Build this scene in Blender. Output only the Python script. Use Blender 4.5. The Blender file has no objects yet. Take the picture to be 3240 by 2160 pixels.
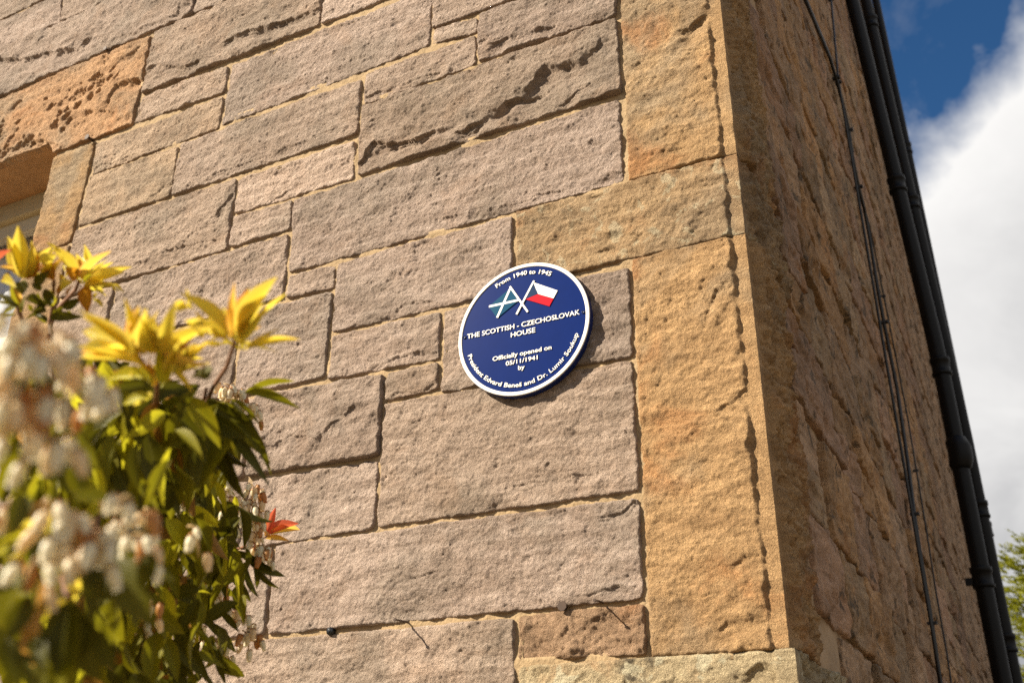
import bpy, math, random
import numpy as np
from mathutils import Vector, Matrix
R = math.radians
scene = bpy.context.scene
C = scene.collection

# ------------------------------------------------------------------ camera
cam_data = bpy.data.cameras.new('camera'); cam = bpy.data.objects.new('camera', cam_data); C.objects.link(cam)
cr_ = Vector((0.89202405, 0.45178501, 0.01354273)); cu_ = Vector((0.19051601, -0.40299627, 0.89515231)); cf_ = Vector((-0.40987407, 0.79591728, 0.44555464))
cam.matrix_world = Matrix(((cr_.x, cu_.x, -cf_.x, 0.45161), (cr_.y, cu_.y, -cf_.y, -2.159), (cr_.z, cu_.z, -cf_.z, 1.55), (0, 0, 0, 1)))
cam_data.sensor_width = 36.0; cam_data.lens = 34.92; cam_data.clip_end = 2000; cam_data.clip_start = 0.02
cam_data.dof.use_dof = True
cam_data.dof.focus_distance = (Vector((-0.70, -0.05, 2.76)) - Vector((0.45161, -2.159, 1.55))).dot(cf_)
cam_data.dof.aperture_fstop = 4.0; cam_data.dof.aperture_blades = 7
scene.camera = cam

# ------------------------------------------------------------------ sky, sun, exposure
sun_dir = Vector((-0.60, -0.56, 0.585)).normalized()
SUN_EL = math.asin(sun_dir.z); SUN_AZ = math.atan2(sun_dir.x, sun_dir.y)
world = bpy.data.worlds.new('World'); scene.world = world; world.use_nodes = True
wn = world.node_tree.nodes; wl = world.node_tree.links; wn.clear()
def W(t, **k):
    n = wn.new(t)
    for a, b in k.items(): setattr(n, a, b)
    return n
w_out = W('ShaderNodeOutputWorld'); w_mix = W('ShaderNodeMixShader')
w_sky = W('ShaderNodeTexSky', sky_type='NISHITA', sun_disc=False, sun_elevation=SUN_EL, sun_rotation=-SUN_AZ)
w_sky.air_density = 1.0; w_sky.dust_density = 0.3; w_sky.ozone_density = 2.5
w_b1 = W('ShaderNodeBackground'); w_b1.inputs[1].default_value = 0.042
w_b2 = W('ShaderNodeBackground'); w_b2.inputs[1].default_value = 1.0
w_tc = W('ShaderNodeTexCoord')
def wmath(op, a, b=None, c=None, clamp=False):
    n = W('ShaderNodeMath', operation=op, use_clamp=clamp)
    for i, v in enumerate((a, b, c)):
        if v is None: continue
        if isinstance(v, (int, float)): n.inputs[i].default_value = v
        else: wl.new(v, n.inputs[i])
    return n.outputs[0]
def wnoise(scale, detail, rough, off, dist=0.0):
    m = W('ShaderNodeMapping'); m.inputs['Location'].default_value = off
    wl.new(w_tc.outputs['Generated'], m.inputs['Vector'])
    n = W('ShaderNodeTexNoise'); n.inputs['Scale'].default_value = scale; n.inputs['Detail'].default_value = detail
    n.inputs['Roughness'].default_value = rough; n.inputs['Distortion'].default_value = dist
    wl.new(m.outputs[0], n.inputs['Vector']); return n.outputs['Fac']
w_sep = W('ShaderNodeSeparateXYZ'); wl.new(w_tc.outputs['Generated'], w_sep.inputs[0])
# a bank of cumulus filling the lower sky and rising towards the east, its edge broken by noise
bank = wmath('SUBTRACT', wmath('MULTIPLY_ADD', w_sep.outputs['X'], 0.62, 0.582), w_sep.outputs['Z'])
edge_a = wmath('SUBTRACT', wnoise(4.6, 3, .5, (1.7, .4, 2.2), .25), .5)
edge_b = wmath('SUBTRACT', wnoise(15, 5, .52, (3.1, .2, .9), .1), .5)
field = wmath('ADD', bank, wmath('ADD', wmath('MULTIPLY', edge_a, .12), wmath('MULTIPLY', edge_b, .10)))
dens = wmath('MULTIPLY', wmath('ADD', field, .012), 17, clamp=True)
dens = wmath('SMOOTH_MIN', dens, .985, .1)
wisp = wmath('MULTIPLY', wmath('SUBTRACT', wnoise(9, 7, .6, (5.3, 2.2, .3), .4), .57), 1.2, clamp=True)
dens = wmath('MAXIMUM', dens, wmath('MULTIPLY', wisp, .32))
shade = wnoise(5.5, 5, .52, (.3, 4.4, 1.0), .3)
deep = wmath('MULTIPLY', wmath('SUBTRACT', field, .05), 4.5, clamp=True)
shade_f = wmath('MULTIPLY', deep, wmath('MULTIPLY_ADD', shade, 2.6, -.55, clamp=True), clamp=True)
w_cc = W('ShaderNodeMix', data_type='RGBA'); wl.new(shade_f, w_cc.inputs[0])
w_cc.inputs[6].default_value = (.45, .442, .43, 1); w_cc.inputs[7].default_value = (.19, .19, .195, 1)
wl.new(w_cc.outputs[2], w_b2.inputs[0]); w_hue = W('ShaderNodeMix', data_type='RGBA', blend_type='MULTIPLY'); w_hue.inputs[0].default_value = 1; w_hue.inputs[7].default_value = (.42, .80, 1.08, 1)
wl.new(w_sky.outputs[0], w_hue.inputs[6]); wl.new(w_hue.outputs[2], w_b1.inputs[0])
wl.new(dens, w_mix.inputs[0]); wl.new(w_b1.outputs[0], w_mix.inputs[1]); wl.new(w_b2.outputs[0], w_mix.inputs[2])
wl.new(w_mix.outputs[0], w_out.inputs[0])

sun_data = bpy.data.lights.new('sun', 'SUN'); sun_data.energy = 5.0; sun_data.angle = R(.5); sun_data.color = (1, .90, .73)
sun = bpy.data.objects.new('sun', sun_data); C.objects.link(sun)
sun.rotation_euler = sun_dir.to_track_quat('Z', 'Y').to_euler()
vs = scene.view_settings; vs.view_transform = 'Standard'; vs.look = 'None'; vs.exposure = 1.15; vs.gamma = 1.0; vs.use_curve_mapping = False

# ------------------------------------------------------------------ helpers
def obj(name, mesh, mat=None, parent=None, label=None, color=None, kind=None):
    o = bpy.data.objects.new(name, mesh); C.objects.link(o)
    if mat is not None:
        if len(mesh.materials) == 0: mesh.materials.append(mat)
    if parent is not None: o.parent = parent
    if label: o['label'] = label
    if color: o.color = (*color, 1)
    if kind: o['kind'] = kind
    return o
def tag(o, label, cat, group=None):
    o['label'] = label; o['category'] = cat
    if group: o['group'] = group
    return o
def empty(name, loc, label, cat, group=None):
    o = bpy.data.objects.new(name, None); C.objects.link(o); o.location = loc
    return tag(o, label, cat, group)
def raw_mesh(name, V, quads, smooth=True):
    me = bpy.data.meshes.new(name); V = np.ascontiguousarray(V, np.float32); F = np.ascontiguousarray(quads, np.int32)
    k = F.shape[1]
    me.vertices.add(len(V)); me.vertices.foreach_set('co', V.ravel())
    me.loops.add(F.size); me.loops.foreach_set('vertex_index', F.ravel())
    me.polygons.add(len(F)); me.polygons.foreach_set('loop_start', np.arange(0, F.size, k, dtype=np.int32))
    me.polygons.foreach_set('use_smooth', np.full(len(F), smooth))
    me.update(calc_edges=True); return me
def grid_quads(nx, ny):
    i, j = np.meshgrid(np.arange(nx - 1), np.arange(ny - 1)); b = (j * nx + i).ravel()
    return np.stack([b, b + 1, b + nx + 1, b + nx], 1)
def hsh(ix, iy, seed):
    h = (ix.astype(np.int64) * 374761393 + iy.astype(np.int64) * 668265263 + seed * 974634777) & 0xffffffff
    h = ((h ^ (h >> 13)) * 1274126177) & 0xffffffff
    return (h ^ (h >> 16)) & 0xffff
_ang = np.arange(65536) / 65536 * 2 * np.pi; _gc, _gs = np.cos(_ang), np.sin(_ang)
def pn(x, y, seed=0):
    xi = np.floor(x); yi = np.floor(y); fx = x - xi; fy = y - yi
    u = fx * fx * fx * (fx * (fx * 6 - 15) + 10); v = fy * fy * fy * (fy * (fy * 6 - 15) + 10)
    def g(dx, dy):
        a = hsh(xi + dx, yi + dy, seed); return _gc[a] * (fx - dx) + _gs[a] * (fy - dy)
    a = g(0, 0); b = g(1, 0); c = g(0, 1); d = g(1, 1)
    return ((a + (b - a) * u) * (1 - v) + (c + (d - c) * u) * v) * 1.5
def fbm(x, y, seed, octv=3, gain=.5):
    s = 0; a = 1
    for k in range(octv):
        s = s + a * pn(x * 2 ** k, y * 2 ** k, seed + 17 * k); a *= gain
    return s
def sstep(e0, e1, x):
    t = np.clip((x - e0) / (e1 - e0), 0, 1); return t * t * (3 - 2 * t)
def box_mesh(name, boxes):
    V = []; F = []
    for (x0, x1, y0, y1, z0, z1) in boxes:
        b = len(V); V += [(x, y, z) for z in (z0, z1) for y in (y0, y1) for x in (x0, x1)]
        F += [[b + q for q in f] for f in ((0, 2, 3, 1), (4, 5, 7, 6), (0, 1, 5, 4), (2, 6, 7, 3), (0, 4, 6, 2), (1, 3, 7, 5))]
    return raw_mesh(name, np.array(V), np.array(F), False)
def tube_mesh(name, pts, rad, n=8, caps=True):
    pts = [Vector(p) for p in pts]; rad = rad if isinstance(rad, (list, tuple)) else [rad] * len(pts)
    V = []; F = []; ref = Vector((0.3, .2, .9)) if abs((pts[-1] - pts[0]).normalized().z) < .9 else Vector((1, .1, 0))
    for i, p in enumerate(pts):
        t = (pts[min(i + 1, len(pts) - 1)] - pts[max(i - 1, 0)]).normalized(); a = t.cross(ref).normalized(); b = t.cross(a)
        for k in range(n):
            an = 2 * math.pi * k / n; V.append(p + (a * math.cos(an) + b * math.sin(an)) * rad[i])
    for i in range(len(pts) - 1):
        for k in range(n): F.append((i * n + k, (i + 1) * n + k, (i + 1) * n + (k + 1) % n, i * n + (k + 1) % n))
    me = bpy.data.meshes.new(name); f2 = list(F)
    if caps: f2 += [tuple(range(n)), tuple(range(len(V) - 1, len(V) - n - 1, -1))]
    me.from_pydata([tuple(v) for v in V], [], f2); me.polygons.foreach_set('use_smooth', [True] * len(F) + [False] * (len(f2) - len(F))); me.update(); return me

# ------------------------------------------------------------------ materials
class NT:
    def __init__(s, name):
        s.m = bpy.data.materials.new(name); s.m.use_nodes = True; s.t = s.m.node_tree; s.t.nodes.clear()
        s.out = s.t.nodes.new('ShaderNodeOutputMaterial'); s.p = s.t.nodes.new('ShaderNodeBsdfPrincipled'); s.t.links.new(s.p.outputs[0], s.out.inputs[0])
    def n(s, t, **k):
        x = s.t.nodes.new(t)
        for a, b in k.items(): setattr(x, a, b)
        return x
    def put(s, v, sock):
        if hasattr(v, 'is_output'): s.t.links.new(v, sock)
        else: sock.default_value = (*v, 1) if isinstance(v, tuple) and len(v) == 3 and sock.type == 'RGBA' else v
    def math(s, op, a, b=None, c=None, clamp=False):
        x = s.n('ShaderNodeMath', operation=op, use_clamp=clamp)
        for i, v in enumerate((a, b, c)):
            if v is not None: s.put(v, x.inputs[i])
        return x.outputs[0]
    def mix(s, f, a, b, mode='MIX'):
        x = s.n('ShaderNodeMix', data_type='RGBA', blend_type=mode); s.put(f, x.inputs[0]); s.put(a, x.inputs[6]); s.put(b, x.inputs[7]); return x.outputs[2]
    def noise(s, vec, scale, detail=3, rough=.5, dist=0):
        x = s.n('ShaderNodeTexNoise'); s.put(vec, x.inputs['Vector']); x.inputs['Scale'].default_value = scale; x.inputs['Detail'].default_value = detail
        x.inputs['Roughness'].default_value = rough; x.inputs['Distortion'].default_value = dist; return x.outputs['Fac']
    def ramp(s, v, lo, hi):
        x = s.n('ShaderNodeMapRange', interpolation_type='SMOOTHSTEP'); s.put(v, x.inputs[0]); x.inputs[1].default_value = lo; x.inputs[2].default_value = hi; return x.outputs[0]
    def bump(s, h, dist, strength=1.0, normal=None):
        x = s.n('ShaderNodeBump'); s.put(h, x.inputs['Height']); x.inputs['Distance'].default_value = dist; x.inputs['Strength'].default_value = strength
        if normal is not None: s.put(normal, x.inputs['Normal'])
        return x.outputs[0]
def simple(name, col, rough=.6, metal=0.0, var=0.0, scale=30, bump=0.0, spec=.5):
    s = NT(name); tc = s.n('ShaderNodeTexCoord').outputs['Object']
    if var:
        f = s.noise(tc, scale, 4, .6); s.put(s.mix(f, tuple(c * (1 - var) for c in col), tuple(min(1, c * (1 + var)) for c in col)), s.p.inputs['Base Color'])
    else: s.put(col, s.p.inputs['Base Color'])
    s.p.inputs['Roughness'].default_value = rough; s.p.inputs['Metallic'].default_value = metal; s.p.inputs['Specular IOR Level'].default_value = spec
    if bump: s.put(s.bump(s.noise(tc, scale * 3, 4, .6), bump), s.p.inputs['Normal'])
    return s.m
def sandstone(name, patina, pat_amt, stain, stain_amt, stain_scale=6.0, lichen=0.0, dark=0.0, grain=1.0):
    s = NT(name); info = s.n('ShaderNodeObjectInfo'); tc = s.n('ShaderNodeTexCoord').outputs['Object']
    off = s.n('ShaderNodeVectorMath', operation='MULTIPLY_ADD'); s.put(info.outputs['Random'], off.inputs[0]); off.inputs[1].default_value = (31, 17, 23); s.put(tc, off.inputs[2])
    v = off.outputs[0]
    big = s.noise(v, 3.2, 5, .55, .4); mid = s.noise(v, 42, 4, .65); fine = s.noise(v, 330, 3, .7)
    c = info.outputs['Color']
    c = s.mix(s.math('MULTIPLY', s.ramp(big, .46, .66), pat_amt), c, patina)
    st = s.noise(v, stain_scale, 6, .6, .8)
    c = s.mix(s.math('MULTIPLY', s.ramp(st, .52, .70), stain_amt), c, stain)
    c = s.mix(1.0, c, s.mix(s.ramp(mid, .3, .7), (.84, .83, .82), (1.13, 1.13, 1.13)), 'MULTIPLY')
    c = s.mix(1.0, c, s.mix(s.ramp(fine, .28, .72), (.70, .69, .68), (1.27, 1.27, 1.27)), 'MULTIPLY')
    mp = s.n('ShaderNodeMapping'); mp.inputs['Scale'].default_value = (1.6, 1.6, 15); mp.inputs['Rotation'].default_value = (.05, .07, 0); s.put(v, mp.inputs['Vector'])
    bd = s.noise(mp.outputs[0], 2.4, 6, .62, .35); c = s.mix(1.0, c, s.mix(s.ramp(bd, .36, .64), (.80, .77, .74), (1.12, 1.12, 1.12)), 'MULTIPLY')
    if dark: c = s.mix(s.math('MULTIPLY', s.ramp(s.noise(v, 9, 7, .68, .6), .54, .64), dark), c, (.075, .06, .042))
    if lichen:
        li = s.noise(v, 19, 5, .6, .5); c = s.mix(s.math('MULTIPLY', s.ramp(li, .57, .63), lichen), c, (.56, .49, .33))
    s.put(c, s.p.inputs['Base Color']); s.p.inputs['Roughness'].default_value = .88; s.p.inputs['Specular IOR Level'].default_value = .25
    h = s.math('ADD', s.math('MULTIPLY', s.noise(v, 300, 5, .75), .8), s.math('MULTIPLY', s.noise(v, 105, 5, .65, .3), 1.0))
    s.put(s.bump(h, .0095 * grain), s.p.inputs['Normal'])
    return s.m
M_MAUVE = sandstone('mauve_sandstone', (.21, .175, .135), .45, (.34, .19, .10), .18)
M_OCHRE = sandstone('ochre_sandstone', (.29, .235, .165), .65, (.44, .19, .065), .6, 3.4)
M_OCHRE_L = sandstone('lichened_ochre_sandstone', (.27, .20, .13), .6, (.44, .19, .06), .6, 4.0, lichen=.45, dark=.25)
M_BASE = sandstone('lichened_grey_sandstone', (.30, .245, .16), .6, (.40, .18, .07), .4, 7.0, lichen=.85, dark=.85)
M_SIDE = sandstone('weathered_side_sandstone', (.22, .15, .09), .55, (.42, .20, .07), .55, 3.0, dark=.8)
M_MORTAR = simple('lime_mortar', (.345, .24, .13), .95, 0, .45, 38, .004)
M_SMEAR = simple('weathered_lime_mortar', (.345, .232, .13), .95, 0, .45, 10, .008)

# ------------------------------------------------------------------ the house and its stones
house = empty('stone_house', (0, 0, 0), 'pinkish sandstone house with orange corner stones, round blue plaque on its sunlit front', 'house')
def polyx(pts, x):
    p = np.array(pts, float); return np.interp(x, p[:, 0], p[:, 1])
def relief(a_, b_, d_edge, seed, rough, feats, proud, extra, fs=1.0, crag=1.0, lim=-.015):
    o = seed * 3.71; a = a_ * fs; b = b_ * fs
    h = proud + rough * (crag * .0050 * fbm(a * 4.1 + o, b * 4.6 - o, seed, 3) + crag * .0050 * (.32 - np.abs(pn(a * 9 + b * 3 + o, b * 11 - a * 2, seed + 3))) * 1.4
         + .0036 * fbm(a * 22 + b * 7 + o, b * 26 - a * 6, seed + 5, 3) + .0020 * (.28 - np.abs(pn(a * 46 + b * 16, b * 54 - a * 10 + o, seed + 9))) + .0015 * fbm(a * 80, b * 84 + o, seed + 11, 2) + .0011 * pn(a * 190, b * 190 + o, seed + 15))
    a = a_; b = b_
    wv = .0060 * fbm(a * 15 + o, b * 15, seed + 21, 4) + .0022 * np.clip(4 * pn(a * 30, b * 8 + o, seed + 23), -1, 1)
    for q, (drop, reach, pts) in enumerate(feats):
        p = np.array(pts, float) / 1000; p = p[np.argsort(p[:, 0])]; x0, x1 = p[0, 0], p[-1, 0]
        yl = np.interp(a, p[:, 0], p[:, 1]); fade = sstep(x0 - .05, x0 + .03, a) * (1 - sstep(x1 - .03, x1 + .05, a))
        nz = pn(a * 9 + q, b * 9 + o, seed + 41); am = np.clip(.9 + .5 * pn(a * 7 + o, b * 4, seed + 43 + q), .65, 1.15)
        rc = reach / 1000 * np.clip(1.9 + 1.8 * nz, .9, 3.0)
        for (lift, part) in ((0.0, .80), (-.012, .34)):
            dv = yl + wv * (1 if part > .5 else 1.7) + lift - b
            wd = .0025 + (.014 if reach > 95 else 0) + .030 * np.clip(pn(a * 10, b * 5 + o, seed + 45 + q) * 1.3, 0, 1)
            ramp = np.clip(1 - dv / rc, 0, 1)
            facet = .80 + .4 * np.abs(pn(a * 16, b * 22 + o, seed + 47))
            h = h - drop / 1000 * part * fade * am * sstep(-.0012, wd, dv) * ramp * facet
    if extra is not None: h = h + extra(a, b)
    h = np.where(h < lim + .004, lim + .004 * np.exp(np.minimum(h - lim - .004, 0) / .004), h)
    e = np.clip(1 - d_edge / .005, 0, 1); h = h - e * e * (.0040 + .004 * pn(a * 30, b * 30, seed + 51))
    return h
def stone(name, top, bot, res, seed, mat, color, parent, rough=1.0, feats=(), proud=.012, plane='front', label=None, extra=None, inset=.0006, collect=None, jag=1.0, fs=1.0, crag=1.0):
    top = np.array(top, float); bot = np.array(bot, float)
    Wd = ((top[-1, 0] - top[0, 0]) + (bot[-1, 0] - bot[0, 0])) / 2; Hd = abs(top[:, 1].mean() - bot[:, 1].mean())
    rx, rz = (res, res) if not isinstance(res, tuple) else res
    nx = max(3, int(Wd / rx)); ny = max(3, int(Hd / rz))
    s, t = np.meshgrid(np.linspace(0, 1, nx), np.linspace(0, 1, ny))
    xt = top[0, 0] + s * (top[-1, 0] - top[0, 0]); xb = bot[0, 0] + s * (bot[-1, 0] - bot[0, 0])
    zt = np.interp(xt, top[:, 0], top[:, 1]); zb = np.interp(xb, bot[:, 0], bot[:, 1])
    a = xb + (xt - xb) * t; b = zb + (zt - zb) * t
    if plane == 'front': RECTS.append((max(top[0, 0], bot[0, 0]), min(top[-1, 0], bot[-1, 0]), bot[:, 1].max(), top[:, 1].min()))
    de = np.minimum(np.minimum(s, 1 - s) * Wd, np.minimum(t, 1 - t) * Hd)
    # ragged hand-cut outline
    wob = np.exp(-de / .03) * jag
    a = a + wob * (.0030 * fbm(b * 24 + seed, a * 6, seed + 61, 3) - np.sign(s - .5) * inset * np.exp(-np.minimum(s, 1 - s) * Wd / .02))
    b = b + wob * (.0026 * fbm(a * 16, b * 6 + seed, seed + 71, 3) - np.sign(t - .5) * inset * np.exp(-np.minimum(t, 1 - t) * Hd / .02))
    # corners slightly rounded
    cd = np.hypot(np.minimum(s, 1 - s) * Wd, np.minimum(t, 1 - t) * Hd); k = np.exp(-cd / .008) * .0032
    a = a - np.sign(s - .5) * k; b = b - np.sign(t - .5) * k
    h = relief(a, b, de, seed, rough, feats, proud, extra, fs, crag, -.015 if plane == 'front' else .0016)
    pad = lambda q: np.pad(q, 1, mode='edge')
    a, b, h = pad(a), pad(b), pad(h); h[0, :] = h[-1, :] = -.03; h[:, 0] = h[:, -1] = -.03
    V = np.stack([a, -h, b], -1) if plane == 'front' else np.stack([h, a, b], -1)
    V = V.reshape(-1, 3); Q = grid_quads(nx + 2, ny + 2)
    if collect is not None:
        collect.append((V, Q)); return None
    return obj(name, raw_mesh(name, V, Q), mat, parent, label, color)
def quoin(top_z, bot_z, xl, ylen, seed, mat, color, feats=(), label=None, res=.0034, rough=1.1, proud=.0085, margin=.034, off=0.0):
    al = np.concatenate([np.arange(xl, -.0005, res), [-.0012, 0, .0012], np.arange(res, min(ylen, .5), res * 1.3), np.arange(.5, ylen, .012) if ylen > .5 else []])
    a1 = al; b1 = np.linspace(bot_z, top_z, max(6, int((top_z - bot_z) / res)))
    a, b = np.meshgrid(a1, b1); Hd = top_z - bot_z
    t = (b - bot_z) / Hd
    dz = np.minimum(t, 1 - t) * Hd; dx = np.minimum(a - xl, ylen - a)
    d_e = np.minimum(dz, dx)
    h = relief(a + (a > 0) * 7.3, b, np.full(a.shape, 9.0), seed, rough * np.where(a > 0, 2.8, 1.0), feats, proud, None)
    mg = margin + .0042 * fbm(b * 8 + seed, np.sign(a) * 9.1 + b * 0, seed + 81, 4)
    m = sstep(mg, mg + .007 + .020 * np.clip(pn(b * 21, b * 0 + seed, seed + 83), 0, 1), np.abs(a))
    h = h + np.where(a > 0, .008, .006 * sstep(-.09, -.22, -np.abs(a)) * 0)
    h = h * m + (1 - m) * (off + .0004 * fbm(a * 160, b * 160, seed + 87, 2) * (np.abs(a) > .003))
    e = np.clip(1 - d_e / .005, 0, 1); h = h - e * e * .006 * np.where(np.abs(a) < margin, .35, 1)
    jx = np.exp(-(a - xl) / .03); aa = a - jx * .003 * fbm(b * 22, b * 0 + seed, seed + 91, 3)
    bb = b + np.exp(-dz / .03) * .0022 * fbm(a * 18, t * 5 + seed, seed + 93, 3) * (np.abs(a) > .02) + np.sign(t - .5) * .0010 * np.exp(-dz / .01)
    front = a <= 0
    pad = lambda q: np.pad(q, 1, mode='edge')
    X = np.where(front, aa + off * np.exp(a / .01), h); Y = np.where(front, -h, aa - off * np.exp(-a / .01)); X[:, np.argmin(np.abs(a1))] = off
    ch = (.0016 * np.abs(fbm(b * 17 + seed, b * 0, seed + 97, 4)) + .006 * np.clip(pn(b * 6.3 + seed, b * 0 + 3, seed + 99) - .42, 0, 1)) * np.exp(-np.abs(a) / .006)
    X = X - ch; Y = Y + ch
    X, Y, Z = pad(X), pad(Y), pad(bb)
    fr = pad(front); ring = np.zeros(X.shape, bool); ring[0] = ring[-1] = True; ring[:, 0] = ring[:, -1] = True
    X = np.where(ring & ~fr, -.03, X); Y = np.where(ring & fr, .03, Y)
    V = np.stack([X, Y, Z], -1).reshape(-1, 3)
    return obj('quoin', raw_mesh('quoin', V, grid_quads(X.shape[1], X.shape[0])), mat, house, label, color)

# mortar beds: the two faces of the wall that the stones are set in
RECTS = []
def bed(plane, a0, a1, b0, b1, res, amp, base, hole=None):
    nx = int((a1 - a0) / res); ny = int((b1 - b0) / res)
    a, b = np.meshgrid(np.linspace(a0, a1, nx), np.linspace(b0, b1, ny))
    h = amp * (fbm(a * 9, b * 9, 7, 3) + .6 * fbm(a * 45, b * 45, 8, 2)) + base
    if plane == 'front':
        for (x0, x1, z0, z1) in RECTS: h = np.where((a > x0 + .017) & (a < x1 - .017) & (b > z0 + .017) & (b < z1 - .017), -.034, h)
    V = (np.stack([a, -h, b], -1) if plane == 'front' else np.stack([h, a, b], -1)).reshape(-1, 3); Q = grid_quads(nx, ny)
    if hole:
        ac = a.ravel()[Q].mean(1); bc = b.ravel()[Q].mean(1); Q = Q[~((ac > hole[0]) & (ac < hole[1]) & (bc > hole[2]) & (bc < hole[3]))]
    return raw_mesh(plane + '_mortar', V, Q)
WX0, WX1, WZ0, WZ1 = -4.10, -2.838, 2.78, 4.178
front_wall = obj('front_wall', bpy.data.meshes.new('front_wall'), M_MORTAR, house)
side_wall = obj('side_wall', bed('side', .15, 14, 0, 13, .03, .004, -.004), M_SMEAR, house)
core = obj('wall_core', box_mesh('wall_core', [(-2.80, -.03, .04, 13.9, 0, 12.9), (-12, -4.14, .04, 13.9, 0, 12.9), (-4.14, -2.80, .04, 13.9, 4.22, 12.9), (-4.14, -2.80, .04, 13.9, 0, 2.74), (-4.14, -2.8, 1.4, 13.9, 2.741, 4.219),
    (-12, -6.001, .006, .039, 0, 12.9), (-6.0, -.03, .006, .039, 6.21, 12.9)]), M_SMEAR, house)

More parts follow.
